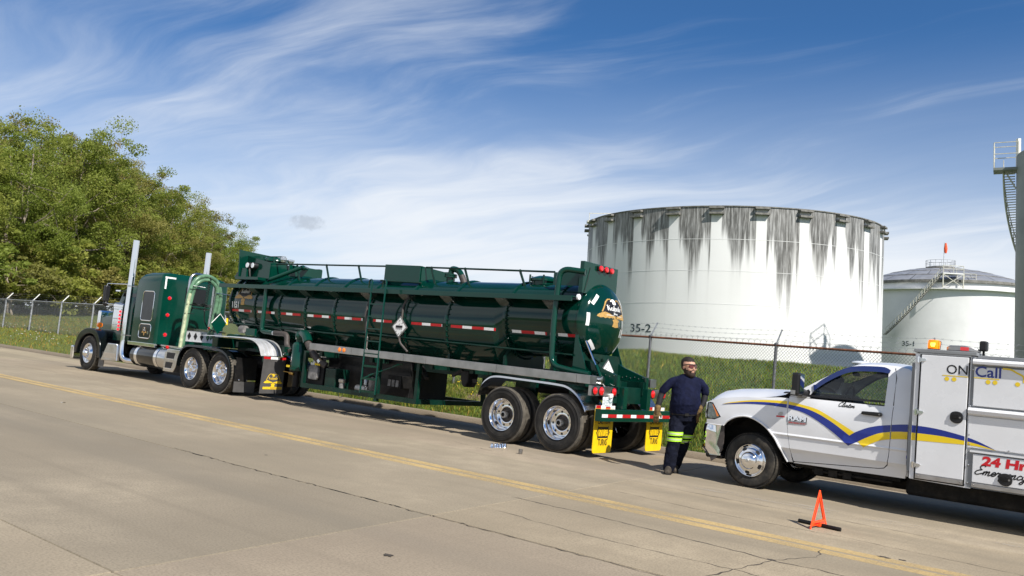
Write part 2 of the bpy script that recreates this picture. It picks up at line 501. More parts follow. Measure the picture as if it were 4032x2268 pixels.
# ================================================================ SETTING
def R2W(x, y, z): return M_ROAD @ Vector((x, y, z))
def sst(a, b, t):
    t = np.clip((t-a)/(b-a), 0, 1); return t*t*(3-2*t)
def ground_h(x, y):
    x = np.asarray(x, float); y = np.asarray(y, float)
    verge = .105 + np.clip(y-3.05, 0, 2.45)*.251
    field = np.interp(y, [5.5, 12, 23, 55, 120, 600], [.72, 1.42, 2.1, 2.9, 3.6, 6]) - .72
    berm = 1.42*sst(5.6, 11.2, y) - 1.6*sst(15, 24, y) - np.clip(y-24, 0, 400)*.004
    B = sst(-19, -10.5, x)
    n = .035*np.sin(x*1.3+y*.7)*np.sin(y*1.1-x*.4) + .03*np.sin(x*.37+1)*np.sin(y*.53)
    return verge + np.where(y > 5.5, field*(1-B)+berm*B, 0) + n*sst(3.1, 5, y)
def grow(a, b, first, k):
    out = [a]; s = first
    while out[-1] < b: out.append(out[-1]+s); s *= k
    return out
xs = sorted(set([round(-v, 3) for v in grow(62, 700, 3, 1.3)] + list(np.arange(-61, 14, .75)) + grow(14, 400, 1.5, 1.3)))
ys = list(np.arange(3.05, 15, .35)) + grow(15, 700, .8, 1.18)
X, Y = np.meshgrid(xs, ys); Z = ground_h(X, Y)
nx, ny = len(xs), len(ys)
me = bpy.data.meshes.new('grass_ground')
idx = np.arange(nx*ny).reshape(ny, nx)
faces = np.stack([idx[:-1,:-1], idx[:-1,1:], idx[1:,1:], idx[1:,:-1]], -1).reshape(-1, 4)
me.from_pydata(np.stack([X, Y, Z], -1).reshape(-1, 3).tolist(), [], faces.tolist()); finish(me, 60)
def grass_mat(name, attr=False):
    m = bpy.data.materials.new(name); m.use_nodes = True; t = m.node_tree; b = t.nodes['Principled BSDF']
    b.inputs['Roughness'].default_value = .75; b.inputs['Specular IOR Level'].default_value = .25
    co = t.nodes.new('ShaderNodeTexCoord').outputs['Object']
    n1 = noise(t, co, .5, 5, .6); n2 = noise(t, co, 9, 5, .65)
    c = mixc(t, mapr(t, n1, .35, .65), (.060, .100, .016), (.095, .140, .024))
    c = mixc(t, mapr(t, n2, .4, .72), c, (.022, .045, .008))
    sx = t.nodes.new('ShaderNodeSeparateXYZ'); t.links.new(co, sx.inputs[0])
    far = mapr(t, sx.outputs[0], -11, -19)     # the field up the road is dustier and paler
    c = mixc(t, mth(t, 'MULTIPLY', far, .75), c, (.115, .135, .038))
    if not attr:
        dry = mth(t, 'MULTIPLY', mapr(t, mth(t, 'ABSOLUTE', mth(t, 'SUBTRACT', sx.outputs[1], 4.75)), .75, .25), mapr(t, noise(t, co, .9, 4), .40, .58))
        dry = mth(t, 'MULTIPLY', dry, mth(t, 'SUBTRACT', 1.0, far))
        c = mixc(t, dry, c, (.20, .145, .09))
    else:
        at = t.nodes.new('ShaderNodeAttribute'); at.attribute_name = 'tint'
        c = mixc(t, 1.0, c, at.outputs['Color'], 'MULTIPLY')
        tr = t.nodes.new('ShaderNodeBsdfTranslucent'); t.links.new(c, tr.inputs[0])
        mx = t.nodes.new('ShaderNodeMixShader'); mx.inputs[0].default_value = .35
        t.links.new(b.outputs[0], mx.inputs[1]); t.links.new(tr.outputs[0], mx.inputs[2])
        t.links.new(mx.outputs[0], t.nodes['Material Output'].inputs['Surface'])
    t.links.new(c, b.inputs['Base Color'])
    if not attr:
        bn = t.nodes.new('ShaderNodeBump'); bn.inputs['Strength'].default_value = .8; bn.inputs['Distance'].default_value = .05
        t.links.new(noise(t, co, 22, 4, .7), bn.inputs['Height']); t.links.new(bn.outputs[0], b.inputs['Normal'])
    MATS[name] = m
grass_mat('grass_soil'); grass_mat('grass_blade', True)
o = link('grass_ground', me, 'grass_soil'); tag(o, kind='structure')

# wide plain under everything, out to the horizon
mb = MB(); mb.add([(-900, -900, -1.5), (900, -900, -1.5), (900, 900, -4.5), (-900, 900, -1.5)], [(0, 1, 2, 3)])
tag(mb.build('plain', 'grass_soil'), kind='structure')

# --- concrete road
def concrete(name, col, dark=1.0, kerb=False):
    m = bpy.data.materials.new(name); m.use_nodes = True; t = m.node_tree; b = t.nodes['Principled BSDF']
    b.inputs['Roughness'].default_value = .82; b.inputs['Specular IOR Level'].default_value = .3
    co = t.nodes.new('ShaderNodeTexCoord').outputs['Object']
    def st(sx, sy, off=0):
        mp = t.nodes.new('ShaderNodeMapping'); mp.inputs['Scale'].default_value = (sx, sy, 1); mp.inputs['Location'].default_value = (off, off*.7, 0)
        t.links.new(co, mp.inputs[0]); return mp.outputs[0]
    big = noise(t, co, .22, 4, .55); mid = noise(t, co, 2.2, 6, .62); fine = noise(t, co, 55, 3, .6)
    lane = noise(t, st(.05, .9), 1.0, 3, .5)             # wear along the wheel paths
    tine = noise(t, st(42, 1.1), 1.0, 2, .5)             # tined finish across the lane
    lo = tuple(c*.74*dark for c in col); hi = tuple(c*1.18*dark for c in col)
    c = mixc(t, mapr(t, big, .34, .66), lo, hi)
    c = mixc(t, mapr(t, mid, .32, .70, 0, .75), c, tuple(x*.82*dark for x in col))
    c = mixc(t, mapr(t, lane, .42, .70, 0, .7), c, tuple(x*.66*dark for x in (col[0]*.97, col[1], col[2]*1.04)))
    c = mixc(t, mapr(t, fine, .38, .72, 0, .75), c, tuple(x*.55*dark for x in col))
    c = mixc(t, mapr(t, tine, .48, .75, 0, .20), c, tuple(x*.62*dark for x in col))
    trk = noise(t, st(.02, 2.4, 5.0), 1.0, 4, .6); c = mixc(t, mapr(t, trk, .52, .70, 0, .30), c, tuple(x*.60*dark for x in col))     # tyre rubber drawn out along the road
    sp_ = noise(t, co, 6.5, 6, .75); c = mixc(t, mapr(t, sp_, .67, .76, 0, .5), c, tuple(x*.5*dark for x in col))     # oil spots
    oi = t.nodes.new('ShaderNodeObjectInfo')
    c = mixc(t, 1.0, c, oi.outputs['Color'], 'MULTIPLY')
    t.links.new(c, b.inputs['Base Color'])
    bn = t.nodes.new('ShaderNodeBump'); bn.inputs['Strength'].default_value = .35; bn.inputs['Distance'].default_value = .006
    hgt = mth(t, 'ADD', fine, mth(t, 'MULTIPLY', tine, .8)); t.links.new(hgt, bn.inputs['Height']); t.links.new(bn.outputs[0], b.inputs['Normal'])
    MATS[name] = m
concrete('concrete', (.345, .287, .203))
concrete('concrete_kerb', (.27, .22, .16))
mat('joint', (.045, .038, .030), .9, var=.3, vs=8)
mat('crack', (.055, .046, .036), .95, var=.4, vs=12)
mb = MB(); mb.box(-400, 60, -16.4, 2.86, -.6, -.045)
road = mb.build('road', 'joint', smooth=None); tag(road, kind='structure')
ycol = [-16.4, -13.1, -9.80, -6.47, -1.72, 2.855]
SK = -.143
def xj(k, y): return 3.0 + 6.1*k + SK*(y+4.9)
ks = list(range(-9, 9))
def slab(x0a, x1a, x0b, x1b, ya, yb, zt, name='slab', tone=(1, 1, 1)):
    g = .007; b = MB(); e = .004
    top = [(x0a+g+e, ya+g+e, zt), (x1a-g-e, ya+g+e, zt), (x1b-g-e, yb-g-e, zt), (x0b+g+e, yb-g-e, zt)]
    mid_ = [(x0a+g, ya+g, zt-.008), (x1a-g, ya+g, zt-.008), (x1b-g, yb-g, zt-.008), (x0b+g, yb-g, zt-.008)]
    bot = [(p[0], p[1], -.04) for p in mid_]
    b.loft([bot, mid_, top])
    o = b.build(name, 'concrete', road, smooth=None); o.color = (*tone, 1); return o
for ci in range(5):
    ya, yb = ycol[ci], ycol[ci+1]
    for k in ks:
        if k < 0 and k % 2 == 0: continue
        zt = random.uniform(-.003, .002)
        g_ = random.uniform(.93, 1.06); tn = (g_, g_*random.uniform(.985, 1.01), g_*random.uniform(.96, 1.02))
        if ci == 2 and k < 0: tn = (.87, .88, .90)
        if ci == 3 and k < 0: tn = (.96, .965, .97)
        if ci == 1 and k < 0: tn = (.97, .97, .98)
        k0 = k-1 if k < 0 else k
        slab(xj(k0, ya), xj(k+1, ya), xj(k0, yb), xj(k+1, yb), ya, yb, zt, tone=tn)
    slab(-400, xj(-10, ya), -400, xj(-10, yb), ya, yb, -.001, tone=(.93, .935, .94))
# cracks: thin open lines
def crack(pts, w, name='crack'):
    r = random.Random(int(abs(pts[0][0]*1000+pts[0][1]*77)))
    P = []
    for i in range(len(pts)-1):
        a, b = np.array(pts[i]), np.array(pts[i+1]); L = np.linalg.norm(b-a); n = max(2, int(L/.09))
        d = (b-a)/L; nn = np.array((-d[1], d[0]))
        for k in range(n): P.append(a+d*L*k/n+nn*r.gauss(0, .012))
    P.append(np.array(pts[-1])); b = MB(); vs = []; fs = []
    for i, p in enumerate(P):
        ww = w*r.uniform(.25, 1.25)*(1 if 0 < i < len(P)-1 else .2)
        d = P[min(i+1, len(P)-1)]-P[max(i-1, 0)]; d = d/np.linalg.norm(d); nn = np.array((-d[1], d[0]))
        vs += [(p[0]+nn[0]*ww/2, p[1]+nn[1]*ww/2, .0035), (p[0]-nn[0]*ww/2, p[1]-nn[1]*ww/2, .0035)]
    fs = [(2*i, 2*i+1, 2*i+3, 2*i+2) for i in range(len(P)-1)]
    b.add(vs, fs); return b.build(name, 'crack', road, smooth=None)
crack([(2.82, -4.73), (4.17, -4.78), (5.3, -4.9), (5.96, -4.99), (6.56, -4.95), (9, -5.05), (13, -4.9)], .022)
crack([(5.90, -6.2), (5.95, -5.6), (5.98, -4.97)], .020)
crack([(5.98, -4.95), (6.15, -4.4), (6.05, -3.9)], .012)
crack([(3.3, -5.6), (4.6, -5.75), (6.2, -5.7), (8, -5.9)], .010)
crack([(3.1, -2.9), (4.4, -3.05), (6.0, -2.95), (8.2, -3.15)], .009)
crack([(-1.5, -.95), (-.9, -1.15), (-.3, -1.3)], .010)
crack([(2.6, -1.71), (3.6, -1.74), (5.2, -1.72), (6.7, -1.75)], .014)
crack([(-1.4, -6.44), (.4, -6.49), (1.8, -6.46), (3.15, -6.48), (4.4, -6.49), (5.8, -6.5)], .016)
# patches of dark litter on the concrete
def spot(x, y, r, name='oil_stain'):
    rr = random.Random(int(x*100)); b = MB()
    pts = [(x+r*rr.uniform(.5, 1.2)*math.cos(t)*1.3, y+r*rr.uniform(.5, 1.2)*math.sin(t)) for t in np.linspace(0, 2*PI, 14)[:-1]]
    b.add([(p[0], p[1], .0032) for p in pts], [tuple(range(len(pts)))]); return b.build(name, 'crack', road, smooth=None)
for x, y, r in [(4.2, -7.95, .045), (6.55, -3.65, .05), (6.7, -3.6, .035), (5.97, -4.97, .04), (-.6, -5.6, .025)]:
    spot(x, y, r)
# paint: worn double yellow line and a ghost of a white edge line
def paint(name, col, wear0, wear1, amax):
    m = bpy.data.materials.new(name); m.use_nodes = True; t = m.node_tree; b = t.nodes['Principled BSDF']
    b.inputs['Base Color'].default_value = (*col, 1); b.inputs['Roughness'].default_value = .7
    co = t.nodes.new('ShaderNodeTexCoord').outputs['Object']
    f = mth(t, 'ADD', mth(t, 'MULTIPLY', noise(t, co, 26, 5, .7), .45), mth(t, 'MULTIPLY', noise(t, co, 1.1, 5, .6), .55))
    a = mapr(t, f, wear0, wear1, 0, amax)
    t.links.new(a, b.inputs['Alpha']); MATS[name] = m
paint('line_yellow', (.60, .43, .185), .28, .62, .78)
paint('line_white', (.50, .46, .40), .46, .62, .5)
for y0, y1 in ((-4.13, -3.93), (-3.86, -3.66)):
    b = MB()
    xsn = list(np.arange(-150, 40, 1.0))
    b.add([(x, yy, .0028) for x in xsn for yy in (y0, y1)], [(2*i, 2*i+2, 2*i+3, 2*i+1) for i in range(len(xsn)-1)])
    b.build('yellow_line', 'line_yellow', road, smooth=None)
b = MB(); b.add([(2.8, -1.26, .0027), (14, -1.22, .0027), (14, -1.10, .0027), (2.8, -1.14, .0027)], [(0, 1, 2, 3)])
b.build('white_line', 'line_white', road, smooth=None)
b = MB(); b.add([(3.4, -1.02, .0027), (14, -1.0, .0027), (14, -.93, .0027), (3.4, -.95, .0027)], [(0, 1, 2, 3)])
b.build('white_line', 'line_white', road, smooth=None)

# --- kerb in cast lengths
kerb = MB().box(-400, 60, 3.02, 3.12, -.5, .06).build('kerb', 'concrete_kerb', smooth=None); tag(kerb, kind='structure')
kprof = [(2.862, -.04), (2.862, .0), (2.905, .085), (2.925, .108), (2.955, .118), (3.03, .120), (3.06, .112), (3.06, -.04)]
x = -46.0
while x < 26:
    L = 3.05
    MB().prism(kprof, 'x', x+.004, x+L-.004).build('kerb_stone', 'concrete_kerb', kerb, smooth=30)
    x += L
MB().prism(kprof, 'x', -400, -46.01).build('kerb_stone', 'concrete_kerb', kerb, smooth=30)

# --- grass blades (stuff)
def blades(name, n, xr, yr, hr, w, lean, dens=None, tint=(1, 1, 1), tv=.35):
    N = n; x = RNG.uniform(*xr, N); y = RNG.uniform(*yr, N)
    if dens is not None: k = RNG.random(N) < dens(x, y); x = x[k]; y = y[k]; N = len(x)
    z = ground_h(x, y); h = RNG.uniform(*hr, N)*(0.75+.5*np.sin(x*1.7+y*2.3)**2)
    a = RNG.uniform(0, 2*PI, N); b = RNG.uniform(0, 2*PI, N); ln = RNG.uniform(0, lean, N)*h
    ww = w*RNG.uniform(.6, 1.4, N)
    v = np.empty((N, 5, 3))
    for j, (fr, sd, hh) in enumerate(((0, -1, 0), (0, 1, 0), (.35, -.7, .55), (.35, .7, .55), (1, 0, 1))):
        v[:, j, 0] = x+np.cos(a)*ww*sd*.5+np.cos(b)*ln*fr
        v[:, j, 1] = y+np.sin(a)*ww*sd*.5+np.sin(b)*ln*fr
        v[:, j, 2] = z-.01+h*hh*(1-.25*lean*fr)
    base_ = (np.arange(N)*5)[:, None]
    tri = np.concatenate([base_+np.array([[0, 1, 3]]), base_+np.array([[0, 3, 2]]), base_+np.array([[2, 3, 4]])], 0)
    me = bpy.data.meshes.new(name); me.from_pydata(v.reshape(-1, 3).tolist(), [], tri.tolist())
    t = RNG.uniform(1-tv, 1+tv, N); yel = RNG.random(N)
    c = np.ones((N, 5, 4), np.float32)
    dry_ = yel > .88; c[:, :, 0] = (tint[0]*t*(1+.35*yel)*np.where(dry_, 1.9, 1))[:, None]; c[:, :, 1] = (tint[1]*t*(1+.12*yel)*np.where(dry_, 1.15, 1))[:, None]; c[:, :, 2] = (tint[2]*t*np.where(dry_, 1.9, 1))[:, None]
    at = me.color_attributes.new('tint', 'FLOAT_COLOR', 'POINT'); at.data.foreach_set('color', c.reshape(-1))
    me.update(); o = link(name, me, 'grass_blade'); return o
o = blades('verge_grass', 52000, (-13, 9), (3.06, 6.2), (.07, .20), .016, .7, lambda x, y: .25+.75*(1-np.exp(-((y-4.75)/.45)**2)*(np.sin(x*1.1)*.5+.75 > .55)*((x > -10) & (x < 0))), (1.9, 1.7, 1.5), .5)
tag(o, 'rough green verge grass between the kerb and the near fence', 'grass', kind='stuff')
o = blades('bank_grass', 60000, (-12, 9), (6.0, 13.5), (.07, .17), .018, .8, None, (2.25, 2.1, 1.5), .55)
tag(o, 'short dense grass on the bank behind the near fence', 'grass', kind='stuff')
o = blades('field_grass', 46000, (-62, -12), (3.06, 13), (.06, .17), .030, .8, lambda x, y: np.clip(1.2-(y-3)*.08, .25, 1), (1.7, 1.55, 1.2))
tag(o, 'pale field grass up the road on the left', 'grass', kind='stuff')
# dandelions
mat('dandelion', (.75, .55, .02), .7); mat('seedhead', (.6, .6, .58), .9)
for nm, mt, n, xr, yr, lb in (('dandelions', 'dandelion', 90, (-9, 4), (4.2, 7.5), 'yellow dandelion heads dotted over the verge behind the trailer'), ('dandelion_clocks', 'seedhead', 160, (-45, -14), (3.6, 6.2), 'white dandelion clocks scattered in the grass along the left kerb')):
    b = MB()
    for i in range(n):
        x, y = random.uniform(*xr), random.uniform(*yr); z = float(ground_h(x, y))+random.uniform(.1, .2)
        b.sphere((x, y, z), .022, 6, (1, 1, .6))
    tag(b.build(nm, mt, smooth=60), lb, 'flowers', kind='stuff')

# ================================================================ CHAIN-LINK FENCE
FY = 5.5
def fence_top(x): return 2.43 if x > -2 else 2.43+.0072*(x+2)
posts = [-1.40+3.07*k for k in range(-19, 5)]
mat('galv_dark', (.16, .165, .17), .55, metal=.6, var=.4, vs=30)
fence = thing('chain_link_fence', 'chain link fence with angled barbed wire arms running along the grass verge', 'fence', (0, FY, .7))
mat('galv_mesh', (.30, .31, .32), .5, metal=.5)
pm = None
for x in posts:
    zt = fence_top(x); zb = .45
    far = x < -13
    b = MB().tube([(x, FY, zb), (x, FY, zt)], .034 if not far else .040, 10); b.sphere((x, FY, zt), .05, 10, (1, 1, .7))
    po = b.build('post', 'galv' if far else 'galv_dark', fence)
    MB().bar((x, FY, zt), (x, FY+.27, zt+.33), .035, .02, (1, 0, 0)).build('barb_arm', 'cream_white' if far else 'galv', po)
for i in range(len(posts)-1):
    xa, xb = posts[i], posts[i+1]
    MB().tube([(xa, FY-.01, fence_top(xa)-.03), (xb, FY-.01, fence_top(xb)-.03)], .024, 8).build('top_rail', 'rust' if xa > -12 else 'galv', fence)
for k in range(3):
    f = (k+1)/3.1
    b = MB(); pts = []
    for x in posts:
        pts.append((x, FY+.27*f, fence_top(x)+.33*f))
    # small sag and barbs
    P = []
    for i in range(len(pts)-1):
        a, c = Vector(pts[i]), Vector(pts[i+1])
        for j in range(6):
            t = j/6; q = a.lerp(c, t); q.z -= .035*4*t*(1-t); P.append(q)
    P.append(Vector(pts[-1]))
    b.tube(P, .0022, 3, cap=False)
    x = -14.0
    while x < 10:
        i = min(range(len(P)), key=lambda q: abs(P[q].x-x)); z = P[i].z
        b.bar((x-.02, FY+.27*f-.015, z-.02), (x+.02, FY+.27*f+.015, z+.02), .003, .003); b.bar((x+.02, FY+.27*f, z-.02), (x-.02, FY+.27*f, z+.02), .003, .003)
        x += .16
    b.build('barbed_wire', 'galv', fence, smooth=None)
# woven wire: real diagonal wires, too many to pick apart
def wire_sheet(x0, x1, sp, r):
    vs = []; fs = []
    for sgn in (1, -1):
        x = x0-1.9
        while x < x1+1.9:
            zb = .74; 
            zt = fence_top(x)-.0
            L = zt-zb; a, bq = x, x+sgn*L*.9
            za, zb2 = zb, zt
            # clip to [x0,x1]
            def clip(xa, z_a, xb, z_b):
                if xa > xb: xa, z_a, xb, z_b = xb, z_b, xa, z_a
                if xb < x0 or xa > x1: return None
                if xa < x0: z_a = z_a+(z_b-z_a)*(x0-xa)/(xb-xa); xa = x0
                if xb > x1: z_b = z_a+(z_b-z_a)*(x1-xa)/(xb-xa); xb = x1
                return xa, z_a, xb, z_b
            c = clip(a, za, bq, zb2)
            if c:
                o = len(vs); yo = FY+.045+sgn*r*.9
                for (xx, zz) in ((c[0], c[1]), (c[2], c[3])):
                    vs += [(xx-r, yo, zz+r*.6), (xx+r, yo, zz+r*.6), (xx, yo+r*1.4, zz-r)]
                fs += [(o, o+1, o+4, o+3), (o+1, o+2, o+5, o+4), (o+2, o, o+3, o+5)]
            x += sp
    b = MB(); b.add(vs, fs); return b
o = wire_sheet(-13.7, posts[-1], .068, .0036).build('wire_mesh', 'galv_mesh', fence, smooth=None); o['kind'] = 'stuff'
o = wire_sheet(posts[0], -13.7, .085, .0040).build('wire_mesh', 'galv_mesh', fence, smooth=None); o['kind'] = 'stuff'
# knuckled wire ends along the top
b = MB()
x = -13.0
while x < posts[-1]:
    z = fence_top(x); b.bar((x, FY+.045, z-.02), (x+.012, FY+.045, z+.045), .006, .006); b.bar((x+.012, FY+.045, z+.045), (x-.02, FY+.045, z+.06), .006, .006); b.bar((x+.012, FY+.045, z+.045), (x+.04, FY+.045, z+.062), .006, .006); x += .136
o = b.build('wire_ends', 'galv_mesh', fence, smooth=None); o['kind'] = 'stuff'
# small sign wired to the top rail
s = MB().obox((-2.33, FY-.05, 2.42), (.16, .012, .16), Matrix.Rotation(PI/4, 3, 'Y')).build('fence_sign', 'rust', base=(-2.33, FY-.05, 2.36))
tag(s, 'small rusty diamond sign on the fence rail under the tank number', 'sign')

# ================================================================ STORAGE TANKS (stand plumb: world frame)
TC = Vector((27.394, 109.737, -4.0)); TR = 18.0; TTOP = 18.66
def stained_white(name, zt, n, phase, depth):
    m = bpy.data.materials.new(name); m.use_nodes = True; t = m.node_tree; b = t.nodes['Principled BSDF']
    b.inputs['Roughness'].default_value = .5; b.inputs['Specular IOR Level'].default_value = .35
    co = t.nodes.new('ShaderNodeTexCoord').outputs['Object']
    s = t.nodes.new('ShaderNodeSeparateXYZ'); t.links.new(co, s.inputs[0])
    th = mth(t, 'ARCTAN2', s.outputs[1], s.outputs[0]); thd = mth(t, 'MULTIPLY', th, 180/PI)
    cell = mth(t, 'ABSOLUTE', mth(t, 'SUBTRACT', mth(t, 'FRACT', mth(t, 'DIVIDE', mth(t, 'SUBTRACT', thd, phase-360), 360/n)), .5))   # .5 under a bracket, 0 half way between
    drop = mth(t, 'SUBTRACT', zt, s.outputs[2])
    arc = mth(t, 'MULTIPLY', th, 18.0)
    def sn(sx, sz, off, det=4):
        return noise(t, comb(t, mth(t, 'MULTIPLY', arc, sx), mth(t, 'MULTIPLY', s.outputs[2], sz), off), 1.0, det, .6)
    colm = sn(.55, .015, 3.0, 3); colf = sn(2.6, .06, 7.0, 4); spk = sn(6.0, .5, 11.0, 5); slow = sn(.10, .0, 21.0, 2)
    length = mth(t, 'ADD', mth(t, 'MULTIPLY', mapr(t, colm, .38, .66), depth), mth(t, 'MULTIPLY', mapr(t, colf, .3, .7), depth*.4))
    length = mth(t, 'ADD', mth(t, 'MULTIPLY', length, mapr(t, slow, .3, .65, .4, 1.0)), 2.7)
    st = mapr(t, mth(t, 'DIVIDE', drop, length), 1.08, .55)
    open_ = mapr(t, cell, .395, .365)
    near_top = mapr(t, drop, 1.3, .95)
    st = mth(t, 'MULTIPLY', st, mth(t, 'MAXIMUM', open_, mth(t, 'MULTIPLY', near_top, .45)))
    st = mth(t, 'MULTIPLY', st, mapr(t, spk, .28, .60, .55, 1.0))
    st = mth(t, 'MULTIPLY', st, mapr(t, colf, .28, .55, .62, 1.0))
    rim = mth(t, 'MULTIPLY', mapr(t, drop, 2.4, .3, 0, .92), mapr(t, spk, .3, .6, .5, 1))
    st = mth(t, 'MAXIMUM', st, mth(t, 'MULTIPLY', rim, mth(t, 'MAXIMUM', open_, .35)))
    # faint washed-out run below the strong stain
    faint = mth(t, 'MULTIPLY', mth(t, 'MULTIPLY', mapr(t, colm, .40, .62), open_), mapr(t, drop, 15, 3, 0, .30))
    c = mixc(t, faint, (.70, .705, .70), (.36, .36, .36))
    c = mixc(t, mth(t, 'MULTIPLY', st, .97), c, (.058, .057, .052))
    c = mixc(t, mapr(t, noise(t, co, .25, 4), .35, .7, 0, .10), c, (.55, .53, .50))
    t.links.new(c, b.inputs['Base Color']); MATS[name] = m
stained_white('tank_stained', TTOP+4.0, 24, -3.8, 8.5)
mat('tank_trim', (.16, .155, .14), .7, var=.4, vs=2)
mat('tank_white', (.66, .665, .66), .5, var=.05, vs=.3)
mat('dome_grey', (.30, .31, .33), .42, metal=.35, var=.12, vs=.6)
mat('tank_grey', (.20, .22, .21), .6, var=.12, vs=.4)
mat('steel_light', (.50, .49, .42), .5, var=.12, vs=2)
tank = thing('storage_tank', 'huge white storage tank streaked with black stains, number 35-2', 'tank', TC, M=M_ID)
H = TTOP-TC.z
MB().lathe([(TR, 0), (TR, H), (TR-.12, H), (TR-.12, H-1.5), (0.01, H-1.2)], TC, 'z', 160).build('shell', 'tank_stained', tank, smooth=25)
for z in (15.05, 11.62, 8.06, 4.5):
    MB().lathe([(TR-.01, -.025), (TR+.014, -.02), (TR+.014, .02), (TR-.01, .025)], (TC.x, TC.y, z), 'z', 160).build('weld_seam', 'tank_white', tank, smooth=25)
MB().lathe([(TR-.02, -.10), (TR+.10, -.10), (TR+.10, .0), (TR-.02, .0)], (TC.x, TC.y, TTOP+.02), 'z', 160).build('rim', 'tank_trim', tank, smooth=25)
brm = None
for k in range(24):
    a = math.radians(-3.8+15*k)
    for z in (TTOP-.24, TTOP-.84):
        R = Matrix.Rotation(a, 3, 'Z'); c = TC+Vector((math.cos(a)*(TR+.28), math.sin(a)*(TR+.28), 0)); c.z = z
        if brm is None:
            b = MB(); b.box(-.28, .24, -.78, .78, -.10, .10); brm = b.mesh('bracket', smooth=None)
        o = link('bracket', brm, 'tank_trim', tank); o.location = c-TC; o.rotation_euler = (0, 0, a)
def on_tank(th0, z0):
    def f(u, v):
        a = th0+u/TR; return (TC.x+(TR+.02)*math.cos(a), TC.y+(TR+.02)*math.sin(a), z0+v)
    return f
mat('tank_ink', (.03, .05, .06), .6)
text('number', '35-2', .93, on_tank(math.radians(-140), 4.74), 'tank_ink', tank, bold=.012, width=math.radians(9.0)*TR)
# pale gauge platform behind the far rim
b = MB(); b.box(TC.x-TR-.5, TC.x-TR+2.4, TC.y-3.0, TC.y-1.6, TTOP-.35, TTOP-.1); b.bar((TC.x-TR-.3, TC.y-3, TTOP+.75), (TC.x-TR+2.4, TC.y-3, TTOP+.85), .08, .08); b.bar((TC.x-TR-.3, TC.y-3, TTOP-.2), (TC.x-TR-.3, TC.y-3, TTOP+.78), .06, .06)
b.build('gauge_platform', 'steel_light', tank, smooth=None)

# domed tank further back
DC = Vector((74.1, 150, -4.0)); DR = 13.95; DRIM = 16.55; DAP = 20.2
dt = thing('domed_storage_tank', 'white storage tank with grey faceted dome, windsock and outside stairway', 'tank', DC, M=M_ID)
b = MB(); b.lathe([(DR, 0), (DR, DRIM-DC.z), (DR-.2, DRIM-DC.z)], DC, 'z', 120); b.build('shell', 'tank_white', dt, smooth=25)
b = MB(); b.lathe([(DR, 0), (DR+.75, 0), (DR+.75, .18), (DR, .18)], (DC.x, DC.y, DRIM-1.15), 'z', 120); b.build('wind_girder', 'tank_white', dt, smooth=25)
b = MB(); b.lathe([(DR+.25, 0), (DR+.35, .0), (DR+.35, .42), (DR+.1, .45)], (DC.x, DC.y, DRIM), 'z', 120); b.build('dome_skirt', 'tank_trim', dt, smooth=25)
def domez(r): return DRIM+.42+(DAP-DRIM-.42)*(1-(r/DR)**2)
rings = [(0.6, 10), (4.6, 10), (8.2, 20), (11.3, 20), (DR+.1, 20)]
nseg = 20
prev = None
for i in range(len(rings)-1):
    r0, r1 = rings[i][0], rings[i+1][0]
    for k in range(nseg):
        off = .5*(i % 2); a0, a1 = 2*PI*(k+off)/nseg, 2*PI*(k+1+off)/nseg; g = .004
        def P(r, a, dz=0): return (DC.x+r*math.cos(a), DC.y+r*math.sin(a), domez(r)+dz)
        am = (a0+a1)/2
        b = MB(); q = [P(r0, a0+g), P(r1-.03, a0+g), P(r1-.03, a1-g), P(r0, a1-g)]
        cx_ = (P((r0+r1)/2, am, .05 if k % 2 else .10))
        b.add(q+[cx_], [(0, 1, 4), (1, 2, 4), (2, 3, 4), (3, 0, 4)]); b.build('dome_panel', 'dome_grey', dt, smooth=None)
for i, (r, _) in enumerate(rings[1:-1]):
    b = MB(); b.tube([(DC.x+r*math.cos(t), DC.y+r*math.sin(t), domez(r)+.02) for t in np.linspace(0, 2*PI, 61)[:-1]], .05, 5, closed=True); b.build('dome_batten', 'tank_trim', dt, smooth=40)
# crow's nest and windsock on the crown
def railing(b, pts, h=1.0, r=.035, closed=False, mid=True):
    for p in pts: b.bar(p, (p[0], p[1], p[2]+h), r, r)
    for i in range(len(pts)-(0 if closed else 1)):
        p, q = pts[i], pts[(i+1) % len(pts)]
        for hh in ((h, h*.55) if mid else (h,)): b.bar((p[0], p[1], p[2]+hh), (q[0], q[1], q[2]+hh), r, r)
b = MB(); c0 = (DC.x-1.0, DC.y-2, DAP-.25)
b.lathe([(0.01, 0), (2.3, 0), (2.3, .25), (.01, .25)], c0, 'z', 24)
b.build('crown_platform', 'tank_trim', dt, smooth=30)
b = MB(); railing(b, [(c0[0]+2.3*math.cos(t), c0[1]+2.3*math.sin(t), c0[2]+.25) for t in np.linspace(0, 2*PI, 17)[:-1]], 1.1, .05, True); b.build('crown_railing', 'galv', dt, smooth=None)
b = MB(); b.bar((c0[0]+.5, c0[1], c0[2]), (c0[0]+.62, c0[1], c0[2]+4.6), .07, .07); pole_ = b.build('windsock_pole', 'galv', dt)
b = MB(); b.lathe([(.17, 0), (.24, .3), (.30, .8), (.22, 1.3), (.14, 1.75), (.01, 1.75)], (c0[0]+.85, c0[1], c0[2]+2.75), 'z', 10); mat('windsock', (.75, .10, .03), .7, var=.2)
b.build('windsock', 'windsock', pole_)
